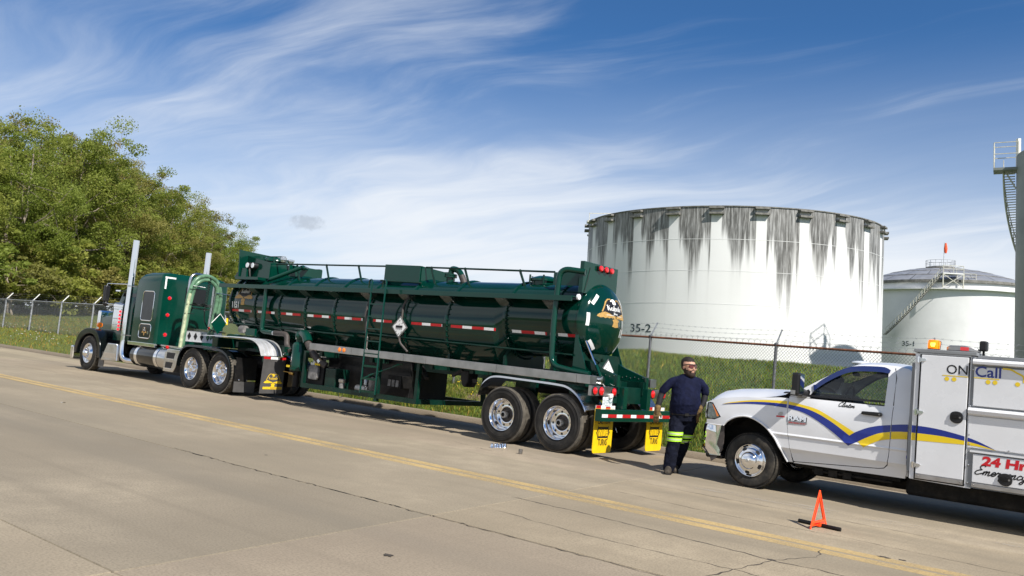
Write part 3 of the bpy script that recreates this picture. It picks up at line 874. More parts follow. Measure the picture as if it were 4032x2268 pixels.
# stair: flight climbing the near-left of the shell to a platform on legs
sx0, sz0, sx1, sz1 = -12.8, 8.0, -6.6, 17.9
def stair_pt(t):
    x = sx0+(sx1-sx0)*t; r = DR+.75
    y = -math.sqrt(max(r*r-x*x, 9.0)); return Vector((DC.x+x, DC.y+y-.2, sz0+(sz1-sz0)*t))
nst = 40
b = MB(); b2 = MB(); b3 = MB()
for i in range(nst):
    p = stair_pt(i/nst); b.box(p.x-.16, p.x+.16, p.y-.75, p.y, p.z-.04, p.z+.03)
    if i % 2 == 0: b2.bar((p.x, p.y-.75, p.z), (p.x, p.y-.75, p.z+1.05), .06, .06)
o = b.build('stair_treads', 'steel_light', dt, smooth=None); o['kind'] = 'stuff'
pts = [stair_pt(i/nst)+Vector((0, -.75, 1.05)) for i in range(nst+1)]
b2.tube(pts, .045, 5); b2.tube([p-Vector((0, 0, .5)) for p in pts], .03, 5); b2.build('stair_railing', 'steel_light', dt)
b3.tube([stair_pt(i/nst)+Vector((0, -.75, -.1)) for i in range(nst+1)], .09, 5); b3.tube([stair_pt(i/nst)+Vector((0, -.05, -.1)) for i in range(nst+1)], .09, 5); b3.build('stair_stringer', 'tank_trim', dt)
pf = stair_pt(1)
b = MB(); b.box(pf.x, pf.x+3.2, pf.y-1.0, pf.y+1.2, pf.z-.18, pf.z); b.build('stair_platform', 'tank_white', dt, smooth=None)
b = MB(); railing(b, [(pf.x, pf.y-1, pf.z), (pf.x+1.6, pf.y-1, pf.z), (pf.x+3.2, pf.y-1, pf.z), (pf.x+3.2, pf.y+1.2, pf.z)], 1.15, .07); b.build('platform_railing', 'steel_light', dt, smooth=None)
for q in ((0, -.9), (3.2, -.9), (3.2, 1.1)):
    MB().bar((pf.x+q[0], pf.y+q[1], pf.z-.1), (pf.x+q[0], pf.y+q[1], DRIM-1.0), .14, .14).build('platform_leg', 'steel_light', dt, smooth=None)
MB().bar((pf.x, pf.y-.9, DRIM-.9), (pf.x+3.2, pf.y-.9, pf.z-.2), .08, .08).build('platform_brace', 'steel_light', dt, smooth=None)
MB().bar((pf.x+3.2, pf.y-.9, DRIM-.9), (pf.x, pf.y-.9, pf.z-.2), .08, .08).build('platform_brace', 'steel_light', dt, smooth=None)
b = MB(); b.box(pf.x+3.7, pf.x+5.6, pf.y-.2, pf.y+1.5, pf.z-1.2, pf.z-1.0); railing(b, [(pf.x+3.7, pf.y-.2, pf.z-1), (pf.x+5.6, pf.y-.2, pf.z-1), (pf.x+5.6, pf.y+1.5, pf.z-1)], 1.1, .06); b.build('side_platform', 'steel_light', dt, smooth=None)
def on_dt(u, v):
    a = math.radians(-139)+u/DR; return (DC.x+(DR+.03)*math.cos(a), DC.y+(DR+.03)*math.sin(a), 6.2+v)
text('number', '35-1', .8, on_dt, 'tank_ink', dt, bold=.012, width=1.9)

# tall grey tank at the right edge, its stair and landing show on the left
QC = Vector((49.9, 74.0, -4.0)); QR = 6.0; QTOP = 21.7
qt = thing('tall_storage_tank', 'tall grey tank at the right edge with spiral stair and railed landing', 'tank', QC, M=M_ID)
MB().lathe([(QR, 0), (QR, QTOP-QC.z), (QR-.15, QTOP-QC.z), (.01, QTOP-QC.z+.7)], QC, 'z', 96).build('shell', 'tank_grey', qt, smooth=25)
aT = math.radians(150)     # left silhouette as seen from the road
def hel(t, r): a = aT-t*1.25; return Vector((QC.x+r*math.cos(a), QC.y+r*math.sin(a), QTOP-1.3-t*15.0))
N = 70; b = MB(); 
for i in range(N):
    p = hel(i/N, QR+.1); q = hel(i/N, QR+1.0); b.bar(p, q, .26, .05)
o = b.build('stair_treads', 'steel_light', qt, smooth=None); o['kind'] = 'stuff'
b = MB(); b.tube([hel(i/N, QR+1.0)+Vector((0, 0, -.1)) for i in range(N+1)], .09, 5); b.build('stair_stringer', 'steel_light', qt)
b = MB()
for i in range(0, N, 4):
    q = hel(i/N, QR+1.0); b.bar(q, q+Vector((0, 0, 1.05)), .05, .05)
b.tube([hel(i/N, QR+1.0)+Vector((0, 0, 1.05)) for i in range(N+1)], .035, 5); b.build('stair_railing', 'steel_light', qt)
pc = hel(0, QR+.8)
b = MB(); b.obox(pc+Vector((0, 0, .1)), (2.0, 1.9, .22), Matrix.Rotation(aT, 3, 'Z')); b.build('landing', 'tank_grey', qt, smooth=None)
b = MB(); Rz = Matrix.Rotation(aT, 3, 'Z')
cn = [pc+Rz @ Vector(v) for v in ((-.95, .9, .2), (.95, .9, .2), (.95, -.9, .2), (-.95, -.9, .2))]
railing(b, [tuple(c) for c in cn], 2.3, .07); b.build('landing_railing', 'steel_light', qt, smooth=None)
MB().bar(pc+Vector((0, 0, -.1)), hel(0, QR)+Vector((0, 0, -1.6)), .12, .12).build('landing_bracket', 'steel_light', qt, smooth=None)
b = MB(); b.bar(hel(0, QR+.2)+Vector((.4, 0, .3)), hel(0, QR+.2)+Vector((.4, 0, 3.0)), .35, .25); b.build('gauge_box', 'cream_white', qt, smooth=None)
# ================================================================ TREES
def leaf_mat(name, c1, c2, tl=.56):
    m = bpy.data.materials.new(name); m.use_nodes = True; t = m.node_tree; b = t.nodes['Principled BSDF']
    b.inputs['Roughness'].default_value = .6; b.inputs['Specular IOR Level'].default_value = .3
    at = t.nodes.new('ShaderNodeAttribute'); at.attribute_name = 'tint'
    s = t.nodes.new('ShaderNodeSeparateColor'); t.links.new(at.outputs['Color'], s.inputs[0])
    oi = t.nodes.new('ShaderNodeObjectInfo')
    c = mixc(t, s.outputs[0], c1, c2)
    c = mixc(t, 1.0, c, mixc(t, oi.outputs['Random'], (.82, .9, .8), (1.15, 1.08, 1.1)), 'MULTIPLY')
    t.links.new(c, b.inputs['Base Color'])
    tr = t.nodes.new('ShaderNodeBsdfTranslucent'); t.links.new(c, tr.inputs[0])
    mx = t.nodes.new('ShaderNodeMixShader'); mx.inputs[0].default_value = tl
    t.links.new(b.outputs[0], mx.inputs[1]); t.links.new(tr.outputs[0], mx.inputs[2])
    t.links.new(mx.outputs[0], t.nodes['Material Output'].inputs['Surface']); MATS[name] = m
leaf_mat('leaf_green', (.215, .255, .040), (.330, .360, .080))
leaf_mat('leaf_olive', (.230, .225, .052), (.335, .310, .095))
leaf_mat('leaf_gold', (.24, .205, .060), (.36, .30, .105))
leaf_mat('leaf_fresh', (.140, .225, .026), (.235, .335, .055))
mat('bark', (.115, .090, .065), .9, var=.3, vs=4, bump=.4, bs=12)
mat('bark_pale', (.24, .20, .155), .9, var=.3, vs=4, bump=.4, bs=12)

def make_tree(seed, H, cr, c0, nclump, nleaf, lsize, multi=1):
    """returns (trunk mesh, crown mesh); crown: leaf-sized faces gathered in uneven clumps on the limb ends"""
    r = np.random.default_rng(seed); tb = MB(); ends = []
    for q in range(multi):
        lean = r.uniform(-.10, .10, 2); top = Vector((lean[0]*H, lean[1]*H, H*.90))
        base_ = Vector((r.uniform(-.4, .4), r.uniform(-.4, .4), -.4)) if multi > 1 else Vector((0, 0, -.4))
        P = []
        for i in range(9):
            t = i/8; P.append(base_.lerp(top, t)+Vector((r.normal(0, .10), r.normal(0, .10), 0))*(1 if 0 < i else 0))
        R0 = H*.015/math.sqrt(multi)+.04
        tb.tube(P, R0, 7, rs=[R0*(1-.88*(i/8)**.8)+.02 for i in range(9)])
        nl = 11 if multi == 1 else 7
        for k in range(nl):
            t = r.uniform(.25, .88); i = int(t*8); a = P[i].lerp(P[min(i+1, 8)], t*8-i)
            an = r.uniform(0, 2*PI); L = cr*r.uniform(.5, .95)*(1.15-.6*abs(t-.5)); upf = r.uniform(.25, .75)
            e = a+Vector((math.cos(an)*L, math.sin(an)*L, L*upf)); mid_ = a.lerp(e, .5)+Vector((0, 0, -.12*L))
            pts = [a, mid_, e]; rr = R0*(1-.8*t)*.5+.012
            tb.tube(pts, rr, 5, rs=[rr, rr*.65, rr*.25]); ends.append(e); ends.append(mid_.lerp(e, .4))
            for j in range(2):
                e2 = mid_.lerp(e, r.uniform(.2, .9))+Vector(r.normal(0, .3*cr, 3)); tb.tube([mid_.lerp(e, .3), e2], rr*.35, 4, rs=[rr*.4, .01]); ends.append(e2)
    cen = []
    for e in ends: cen.append(np.array(e))
    while len(cen) < nclump:
        u = r.normal(0, 1, 3); u /= np.linalg.norm(u); rad = r.uniform(.45, 1.0)**.6
        z = c0*H+(H*(1-c0))*.5; hz = H*(1-c0)*.54
        wob = 1+.22*math.sin(3*math.atan2(u[1], u[0])+seed)
        cen.append(np.array((u[0]*cr*rad*wob, u[1]*cr*rad*wob, z+u[2]*hz*rad)))
    cen = np.array(cen); cen = cen[cen[:, 2] > c0*H*.6]
    V = []; T = []
    for c in cen:
        n = int(nleaf*r.uniform(.5, 1.4)); rs = cr*r.uniform(.08, .24)
        d = r.normal(0, 1, (n, 3)); d /= np.linalg.norm(d, axis=1)[:, None]
        pos = c+d*(rs*r.uniform(.25, 1.1, n)**.7)[:, None]*np.array((1.15, 1.15, .7))
        s = lsize*r.uniform(.55, 1.35, n)
        a = r.normal(0, 1, (n, 3)); a /= np.linalg.norm(a, axis=1)[:, None]
        b = np.cross(a, d+r.normal(0, .7, (n, 3))); b /= np.linalg.norm(b, axis=1)[:, None]+1e-9
        q = np.stack([pos-a*s[:, None]*.5, pos+b*s[:, None]*.32, pos+a*s[:, None]*.5, pos-b*s[:, None]*.32], 1)
        V.append(q); tc_ = np.clip(r.uniform(.1, .9)+r.normal(0, .18, n), 0, 1); T.append(np.repeat(tc_, 4))
    V = np.concatenate(V); T = np.concatenate(T); N = len(V)
    me = bpy.data.meshes.new('crown')
    me.vertices.add(N*4); me.vertices.foreach_set('co', V.reshape(-1).astype(np.float32))
    me.loops.add(N*4); me.loops.foreach_set('vertex_index', np.arange(N*4, dtype=np.int32))
    me.polygons.add(N); me.polygons.foreach_set('loop_start', np.arange(0, N*4, 4, dtype=np.int32))
    me.update(calc_edges=True)
    col = np.ones((N*4, 4), np.float32); col[:, 0] = T; col[:, 1] = T; col[:, 2] = T
    at = me.color_attributes.new('tint', 'FLOAT_COLOR', 'POINT'); at.data.foreach_set('color', col.reshape(-1))
    tm = tb.mesh('trunk', smooth=60)
    return tm, me
def gz(x, y):
    q = M_ROAD_INV @ Vector((x, y, 0)); z = float(ground_h(q.x, q.y)); return (M_ROAD @ Vector((q.x, q.y, z))).z
protoT = {}
def proto(kind, seed, leaf, bark, *a):
    t, c = make_tree(seed, *a); t.materials.append(MATS[bark]); c.materials.append(MATS[leaf]); protoT[kind] = (t, c, a[0])
proto('broad', 3, 'leaf_green', 'bark', 14.5, 5.0, .20, 135, 270, .155)
proto('broad2', 5, 'leaf_green', 'bark_pale', 14.0, 4.6, .16, 135, 260, .155, 2)
proto('olive', 8, 'leaf_olive', 'bark', 14.5, 4.8, .22, 130, 250, .155)
proto('gold', 13, 'leaf_gold', 'bark_pale', 14.5, 4.9, .34, 130, 220, .155)
proto('fresh', 17, 'leaf_fresh', 'bark', 12.5, 4.3, .08, 150, 310, .155)
proto('shrub', 21, 'leaf_olive', 'bark_pale', 4.6, 2.9, .02, 70, 120, .22, 4)
proto('shrub_green', 23, 'leaf_green', 'bark', 4.2, 2.8, .02, 70, 120, .22, 4)
def tree(kind, name, x, y, h, rz, label, cat='tree', group=None, wide=1.0):
    t, c, H0 = protoT[kind]; h = h*.95 if name == 'woodland_tree' else h; s = h/H0
    e = thing(name, label, cat, (x, y, gz(x, y)), group, M=M_ID)
    e.rotation_euler = (0, 0, rz); e.scale = (s*wide, s*wide, s)
    for nm, me in (('trunk', t), ('crown', c)):
        o = bpy.data.objects.new(nm, me); COL.objects.link(o); o.parent = e
    return e
TG = 'trees of the wood edge on the left'
front = [  # kind, x, y, height, label
 ('broad', -36.0, 53, 13.6, 'leafy green tree cut by the left edge of the picture'),
 ('broad2', -33.8, 58, 13.2, 'green tree with pale forked stems near the left edge'),
 ('broad', -36.5, 63, 15.6, 'tallest green tree with feathery top on the left'),
 ('broad2', -34.8, 67.5, 15.8, 'high green tree whose twigs stand out against the sky'),
 ('olive', -35.6, 72.5, 15.0, 'olive green tree above the truck mirror'),
 ('broad', -35.0, 77.5, 14.2, 'rounded green tree left of the exhaust stack'),
 ('olive', -37.2, 82, 15.2, 'brownish green tree behind the front exhaust stack'),
 ('broad2', -35.2, 86.5, 13.2, 'slender green tree above the sleeper roof'),
 ('olive', -35.5, 92, 13.0, 'olive tree above the sleeper roof corner'),
 ('broad', -35.0, 97.5, 12.2, 'green tree between sleeper and hose rack'),
 ('gold', -38.5, 101, 15.0, 'yellow budding tree rising above the hose rack'),
 ('broad2', -35.2, 105, 11.6, 'light green tree behind the far exhaust stack'),
 ('fresh', -37.6, 111, 11.6, 'bright green tree at the right end of the wood'),
 ('fresh', -40.5, 117, 11.6, 'last bright green tree beside the trailer front'),
]
for i, (k, x, y, h, lb) in enumerate(front): tree(k, 'woodland_tree', x, y, h, i*1.7, lb, group=TG)
back = [('gold', -42, 74, 16.8, 'tan budding crown peeping over the front trees on the left'), ('olive', -43, 62, 16.2, 'olive crown behind the tallest green tree'),
 ('gold', -42.5, 84, 17.0, 'golden crown behind the brownish tree'), ('olive', -44, 94, 16.4, 'olive crown rising behind the slender tree'), ('gold', -41.5, 92, 16.2, 'pale gold crown right of the olive one'),
 ('broad', -42, 56, 14.5, 'green crown filling the wood behind the left edge'), ('broad2', -42, 68, 15.0, 'dense green crown deep in the wood on the left'), ('olive', -41, 79, 14.5, 'dim olive crown deep in the wood above the mirror'), ('broad', -43, 102, 14.0, 'green crown behind the yellow budding tree'), ('broad2', -42, 110, 12.5, 'green crown behind the right end of the wood')]
for i, (k, x, y, h, lb) in enumerate(back): tree(k, 'woodland_tree', x, y, h, i*2.3+.6, lb, group=TG)
shr = [(-33.0, 51, 4.2, 'bushy shrub at the foot of the wood by the left picture edge'), (-32.4, 56, 3.6, 'low green shrub behind the second fence post from the left'), (-33.2, 60.5, 4.6, 'brownish shrub below the forked pale stems'), (-32.6, 65, 3.8, 'green shrub under the tallest tree on the left'), (-33.4, 69.5, 4.4, 'olive shrub in the undergrowth left of the truck mirror'), (-32.5, 74, 3.6, 'green shrub showing just above the truck hood'), (-33.0, 79, 4.4, 'olive shrub showing between mirror and stack'), (-32.5, 84, 3.9, 'green shrub behind the front exhaust stack'), (-33.2, 89, 4.6, 'olive shrub mostly hidden by the sleeper'), (-32.6, 94, 4.0, 'green shrub hidden behind the sleeper roof'), (-33.0, 99.5, 4.6, 'olive shrub hidden behind the hose rack'), (-32.0, 105, 4.4, 'green shrub hidden behind the trailer nose'),
 (-36.5, 54, 5.2, 'tall scrub inside the wood at the left edge'), (-37, 60, 5.4, 'tall scrub filling the gap behind the forked stems'), (-37, 66, 5.2, 'tall scrub under the feathery treetop'), (-37.5, 72, 5.4, 'dim scrub deep in the wood above the truck mirror'), (-37.5, 78, 5.4, 'dim scrub deep in the wood left of the stack'), (-37.5, 84, 5.4, 'dim scrub deep in the wood right of the stack'), (-37.5, 90, 5.4, 'dim scrub deep in the wood over the sleeper'), (-37.5, 97, 5.4, 'dim scrub deep in the wood over the hose rack'), (-37, 104, 5.4, 'dim scrub deep in the wood behind the far stack'), (-36, 111, 5.2, 'scrub under the bright green trees at the right end'), (-41, 57, 6.0, 'rear scrub closing the view at the left edge'), (-41.5, 64, 6.0, 'rear scrub closing the view below the tallest tree'), (-42, 71, 6.0, 'rear scrub closing the view behind the olive tree'), (-42, 79, 6.0, 'rear scrub closing the view behind the rounded tree'), (-42, 88, 6.0, 'rear scrub closing the view behind the slender tree'), (-42, 97, 6.0, 'rear scrub closing the view behind the yellow tree')]
for i, (x, y, h, lb) in enumerate(shr):
    tree('shrub' if i % 2 else 'shrub_green', 'understorey_shrub', x, y, h, i*1.3, lb, 'shrub', 'bushes along the foot of the wood', 1.2)
# ================================================================ WHEELS
def tyre_prof(R, w, rb, grooves=4):
    p = [(rb, .035), (rb+.02, .018), (rb+(R-rb)*.35, .004), (rb+(R-rb)*.60, .0), (rb+(R-rb)*.80, .008), (R-.03, .022), (R-.008, .036)]
    y0, y1 = .040, w-.040; n = grooves; gw = .010
    tread = [(R, y0)]
    for k in range(n):
        yc = y0+(y1-y0)*(k+1)/(n+1)
        tread += [(R+.002, yc-gw/2-.001), (R-.014, yc-gw/2), (R-.014, yc+gw/2), (R+.002, yc+gw/2+.001)]
    tread.append((R, y1))
    q = [(r, w-y) for r, y in reversed(p)]
    return p+tread+q
WM = {}
def wheel_meshes(kind):
    if kind in WM: return WM[kind]
    out = {}
    if kind in ('dish', 'drive', 'steer'):
        R, w, rb = .52, .275, .292
        b = MB(); b.lathe(tyre_prof(R, w, rb), (0,0,0), 'y', 56)
        if kind != 'dish':      # lugged shoulder
            for k in range(44):
                t = 2*PI*k/44
                for yy in (.02, w-.02):
                    b.obox((math.sin(t)*(R-.006), yy+(.018 if yy < .1 else -.018), math.cos(t)*(R-.006)), (.042, .05, .028), Matrix.Rotation(t, 3, 'Y'))
        me_ = b.mesh('tyre', smooth=38); me_.materials.append(MATS['rubber']); me_.materials.append(MATS['tread_dust'])
        for p in me_.polygons:
            if math.hypot(p.center.x, p.center.z) > R-.022: p.material_index = 1
        out['tyre'] = (me_, 'rubber')
        # raised ring on the sidewall
        b = MB(); b.lathe([(rb+.10, .0035), (rb+.104, -.002), (rb+.110, -.002), (rb+.114, .002)], (0,0,0), 'y', 56); b.lathe([(rb+.165, .001), (rb+.168, -.004), (rb+.172, -.004), (rb+.175, .003)], (0,0,0), 'y', 56)
        out['sidewall_rib'] = (b.mesh('sidewall_rib', smooth=60), 'rubber')
    if kind in ('dish', 'drive'):
        if kind == 'dish':
            prf = [(.255, .30), (.262, .16), (.286, .05), (.297, .030), (.303, .014), (.298, .004), (.288, .006), (.276, .026), (.262, .050), (.257, .075), (.2575, .100), (.252, .125), (.246, .150), (.236, .163), (.222, .166), (.160, .158), (.148, .158), (.142, .163), (.138, .190)]
        else:
            prf = [(.255, .30), (.262, .16), (.286, .05), (.297, .030), (.303, .014), (.298, .004), (.288, .006), (.276, .026), (.262, .050), (.257, .090), (.252, .125), (.244, .150), (.234, .163), (.205, .168), (.150, .168), (.128, .160), (.12, .15), (.12, .11)]
        b = MB(); b.lathe(prf, (0,0,0), 'y', 64)
        out['wheel'] = (b.mesh('wheel', smooth=40), 'chrome')
        b = MB()
        if kind == 'dish':
            b.lathe([(.142, .200), (.110, .198), (.075, .185), (.066, .15), (.062, .06), (.060, .05), (.040, .048), (.038, .075), (.001, .08)], (0,0,0), 'y', 32)
            me_ = b.mesh('hub', smooth=35); me_.materials.append(MATS['alu_dull']); me_.materials.append(MATS['hose_brown']); me_.materials.append(MATS['ink'])
            for p in me_.polygons:
                r_ = math.hypot(p.center.x, p.center.z); p.material_index = 1 if r_ > .078 else (2 if r_ < .0395 else 0)
            out['hub'] = (me_, 'alu_dull')
        else:
            b.lathe([(.118, .17), (.112, .09), (.096, .06), (.092, .02), (.086, .004), (.062, -.004), (.06, .0), (.045, .0), (.04, -.006), (.001, -.008)], (0,0,0), 'y', 32)
            out['hub'] = (b.mesh('hub', smooth=35), 'chrome')
        b = MB(); b.lathe([(.0001, -.001), (.021, -.001), (.023, .004)], (0,0,0), 'y', 16); out['hand_hole'] = (b.mesh('hand_hole', smooth=None), 'ink')
        b = MB(); b.lathe([(.022, .03), (.022, -.006), (.016, -.03), (.001, -.034)], (0,0,0), 'y', 8); out['lug_nut'] = (b.mesh('lug_nut', smooth=35), 'chrome')
    if kind == 'steer':
        b = MB(); b.lathe([(.27, .25), (.285, .05), (.300, .020), (.303, .006), (.294, -.002), (.282, .006), (.262, .040), (.235, .050), (.215, .035), (.18, .0), (.160, -.015), (.13, -.018), (.11, -.018)], (0,0,0), 'y', 56); out['wheel'] = (b.mesh('wheel', smooth=40), 'chrome')
        b = MB(); b.lathe([(.115, .0), (.112, -.07), (.095, -.105), (.05, -.125), (.001, -.13)], (0,0,0), 'y', 32); out['hub'] = (b.mesh('hub', smooth=35), 'chrome')
        b = MB(); b.lathe([(.0001, -.001), (.026, -.001), (.029, .004)], (0,0,0), 'y', 16); out['hand_hole'] = (b.mesh('hand_hole', smooth=None), 'ink')
        b = MB(); b.lathe([(.022, .03), (.022, -.02), (.014, -.05), (.001, -.056)], (0,0,0), 'y', 8); out['lug_nut'] = (b.mesh('lug_nut', smooth=35), 'chrome')
    WM[kind] = out; return out
def wheel(parent, kind, x, y, z, far=False, spin=0.0):
    m = wheel_meshes(kind); base = ORG[parent.name]
    def put(nm, par, loc=(0,0,0), rot=None):
        me, mt = m[nm]; o = bpy.data.objects.new(nm, me); COL.objects.link(o)
        if not len(me.materials): me.materials.append(MATS[mt])
        o.parent = par; o.location = loc
        if rot: o.rotation_euler = rot
        ORG[o.name] = ORG[par.name]+Vector(loc); return o
    w = put('wheel', parent, tuple(Vector((x, y, z))-base), (0, spin, PI if far else 0))
    for nm in ('tyre', 'sidewall_rib', 'hub'): put(nm, w)
    if far: return w
    n = 10 if kind == 'steer' else 8
    rad, yy = (.222, .040) if kind == 'steer' else (.192, .160 if kind == 'dish' else .166)
    for k in range(n):
        t = 2*PI*(k+.5)/n; put('hand_hole', w, (math.sin(t)*rad, yy, math.cos(t)*rad))
    if kind == 'dish': return w
    rad, yy = (.142, -.015) if kind == 'steer' else (.152, .150)
    for k in range(10):
        t = 2*PI*k/10; put('lug_nut', w, (math.sin(t)*rad, yy, math.cos(t)*rad))
    return w
def inner_tyre(parent, x, y, z):
    me, mt = wheel_meshes('dish')['tyre']; o = bpy.data.objects.new('inner_tyre', me); COL.objects.link(o)
    if not len(me.materials): me.materials.append(MATS[mt])
    o.parent = parent; o.location = Vector((x, y, z))-ORG[parent.name]; return o

# ---------------------------------------------------------------- lettering in a broad-nib hand
BL = {  # strokes on a 1-high body; x advance last
 'K': ([[(0,.95),(.10,1.0),(.10,.08),(.2,0)], [(.10,.5),(.42,.9),(.5,.98)], [(.10,.52),(.30,.5),(.40,.3),(.42,.1),(.52,0)], [(-.06,.86),(.0,.95)]], .62),
 'u': ([[(0,.55),(.08,.62),(.08,.10),(.2,0),(.32,.10)], [(.30,.62),(.36,.56),(.36,.06),(.46,.0)]], .54),
 'h': ([[(0,.95),(.08,1.0),(.08,.04),(.14,-.02)], [(.08,.48),(.24,.62),(.36,.52),(.36,.10),(.28,-.12)]], .52),
 'n': ([[(0,.55),(.08,.62),(.08,.04),(.14,0)], [(.08,.48),(.24,.62),(.36,.52),(.36,.06),(.46,0)]], .54),
 'l': ([[(0,.95),(.08,1.0),(.08,.08),(.18,0)]], .28),
 'e': ([[(.06,.34),(.32,.44),(.30,.56),(.18,.62),(.06,.5),(.06,.14),(.18,0),(.34,.10)]], .46),
 'B': ([[(.02,.95),(.10,1.0),(.10,.0)], [(0,0),(.34,.0),(.42,.2),(.34,.48),(.1,.5)], [(.1,.98),(.34,.96),(.38,.75),(.3,.52)]], .54),
 'r': ([[(0,.55),(.08,.62),(.08,.04),(.14,0)], [(.08,.48),(.22,.62),(.3,.52)]], .36),
 'o': ([[(.18,.62),(.04,.5),(.04,.12),(.18,0),(.34,.12),(.34,.5),(.18,.62)]], .48),
 's': ([[(.32,.54),(.18,.62),(.06,.5),(.3,.2),(.2,.0),(.02,.08)]], .44),
 '.': ([[(.04,.0),(.1,.06)]], .2)}
SCR = {  # a sign-writer's script, x advance last
 'C': ([[(.48,.82),(.42,.98),(.22,.9),(.06,.5),(.12,.1),(.32,.02),(.52,.22)]], .52),
 'E': ([[(.5,.86),(.36,1.0),(.18,.84),(.3,.56),(.38,.54),(.12,.4),(.04,.14),(.2,.0),(.5,.18)]], .52),
 'S': ([[(.5,.86),(.38,1.0),(.2,.86),(.26,.62),(.42,.34),(.3,.04),(.08,.06),(.02,.2)]], .54),
 'l': ([[(0,.05),(.16,.4),(.3,.9),(.22,1.0),(.14,.7),(.12,.1),(.2,.0),(.3,.1)]], .28),
 'i': ([[(0,.05),(.12,.4),(.1,.08),(.18,.0),(.28,.12)], [(.16,.56),(.18,.62)]], .26),
 'n': ([[(.0,.1),(.06,.4),(.05,.0)], [(.05,.2),(.2,.42),(.24,.3),(.22,.06),(.3,.0),(.38,.12)]], .36),
 'm': ([[(.0,.1),(.06,.4),(.05,.0)], [(.05,.2),(.18,.42),(.22,.3),(.2,.0)], [(.2,.2),(.34,.42),(.38,.3),(.36,.06),(.44,.0),(.52,.12)]], .50),
 't': ([[(0,.05),(.14,.5),(.18,.8)], [(.16,.7),(.1,.1),(.18,.0),(.28,.12)], [(.02,.52),(.3,.56)]], .27),
 'o': ([[(.2,.4),(.06,.3),(.05,.08),(.16,.0),(.27,.12),(.24,.36),(.16,.4),(.3,.34),(.38,.36)]], .34),
 'e': ([[(0,.1),(.2,.22),(.26,.34),(.18,.42),(.07,.3),(.07,.08),(.17,.0),(.32,.12)]], .29),
 'r': ([[(.0,.08),(.1,.44),(.14,.36),(.26,.38),(.2,.1),(.26,.0),(.34,.1)]], .32),
 'g': ([[(.24,.38),(.1,.36),(.05,.12),(.14,.02),(.24,.16),(.27,.4),(.2,-.3),(.08,-.42),(.02,-.3),(.16,-.1),(.36,.1)]], .34),
 'c': ([[(.26,.34),(.17,.42),(.06,.28),(.07,.06),(.17,.0),(.32,.12)]], .30),
 'y': ([[(.02,.38),(.06,.1),(.14,.02),(.25,.16),(.28,.4)], [(.28,.4),(.2,-.3),(.08,-.42),(.02,-.3),(.16,-.1),(.36,.1)]], .34),
 'v': ([[(.0,.36),(.06,.4),(.1,.02),(.22,.3),(.22,.4),(.32,.36)]], .31), ' ': ([], .2)}
def pen_lines(s, font, h, slant=0.0, width=None, fine=5):
    x = 0; L = []
    for ch in s:
        st, adv = font[ch]
        for ln in st:
            P = smooth_poly([(p[0]+x, p[1]) for p in ln], fine) if fine else [(p[0]+x, p[1]) for p in ln]
            L.append([((p[0]+p[1]*slant)*h, p[1]*h) for p in P])
        x += adv
    if width:
        k = width/(x*h); L = [[(p[0]*k, p[1]) for p in l] for l in L]
    return L

# eagle emblem: half outlines in a 1-wide box (centre 0), drawn by hand as plain heraldic shapes
WX = 1.18
def mirror(poly): return [(-a, b) for a, b in poly]
WING = [(0,.30),(.06,.44),(.10,.47),(.16,.455),(.22,.36),(.26,.24),(.32,.06),(.24,-.02),(.18,.01),(.12,-.03),(.06,-.02),(0,-.06)]
WING_EDGE = [(.045,.40),(.09,.50),(.17,.49),(.245,.38),(.285,.24),(.345,.055),(.32,.05),(.26,.24),(.22,.36),(.16,.455),(.10,.47),(.06,.44)]
FEATH = [(.20,.02),(.32,.065),(.40,.03),(.48,-.03),(.52,-.10),(.44,-.135),(.36,-.115),(.33,-.14),(.27,-.11),(.22,-.13),(.17,-.10),(.12,-.12),(.08,-.10),(.05,-.14),(.02,-.10),(.02,-.04),(.10,-.03)]
TAIL = [(-.02,-.10),(.05,-.14),(.12,-.16),(.10,-.22),(.08,-.24),(.115,-.38),(.0,-.40),(-.115,-.38),(-.08,-.24),(-.10,-.22),(-.12,-.16),(-.05,-.14)]
WING = [(a*WX, b) for a, b in WING]; WING_EDGE = [(a*WX, b) for a, b in WING_EDGE]
HEAD = [(-.10,.46),(-.13,.43),(-.12,.40),(-.085,.42),(-.06,.38),(-.075,.34),(0,.315),(.06,.34),(.055,.42),(.02,.485),(-.04,.50)]
def emblem(parent, W_, fm, name, cols, subd=1, word=True, bros=True):
    k = W_
    def sc(P): return [(a*k, b*k) for a, b in P]
    root_ = sheet(name, [sc(WING), list(reversed(sc(mirror(WING))))], lambda a, b: fm(a, b, 0), cols[0], parent, subdiv=subd)
    for nm, polys, c in (('wing_edge', [WING_EDGE, mirror(WING_EDGE)], cols[1]), ('feathers', [FEATH, mirror(FEATH)], cols[1]), ('tail', [TAIL], cols[1]), ('head', [HEAD], cols[2])):
        sheet(nm, [sc(p) for p in polys], lambda a, b: fm(a, b, .0012), c, root_, subdiv=subd)
    L = pen_lines('Kuhnle', BL, .165*k, 0, .52*k, 0)
    strokes('lettering', [[(a-.255*k, b+.125*k) for a, b in l] for l in L], .02*k, lambda a, b: fm(a, b, .0026), cols[3], root_, nib=(.024*k, .013*k))
    if bros:
        L = pen_lines('Bros.', BL, .075*k, 0, .16*k, 0)
        strokes('lettering', [[(a-.075*k, b+.0*k) for a, b in l] for l in L], .01*k, lambda a, b: fm(a, b, .0026), cols[3], root_, nib=(.012*k, .007*k))
        zig = [(i*.018, -.035-.03*(i % 2)) for i in range(4, 17)]
        strokes('white_fringe', [[(a*k, (b+.02)*k) for a, b in zig], [(-a*k, (b+.02)*k) for a, b in zig]], .012*k, lambda a, b: fm(a, b, .0026), cols[3], root_)
    return root_

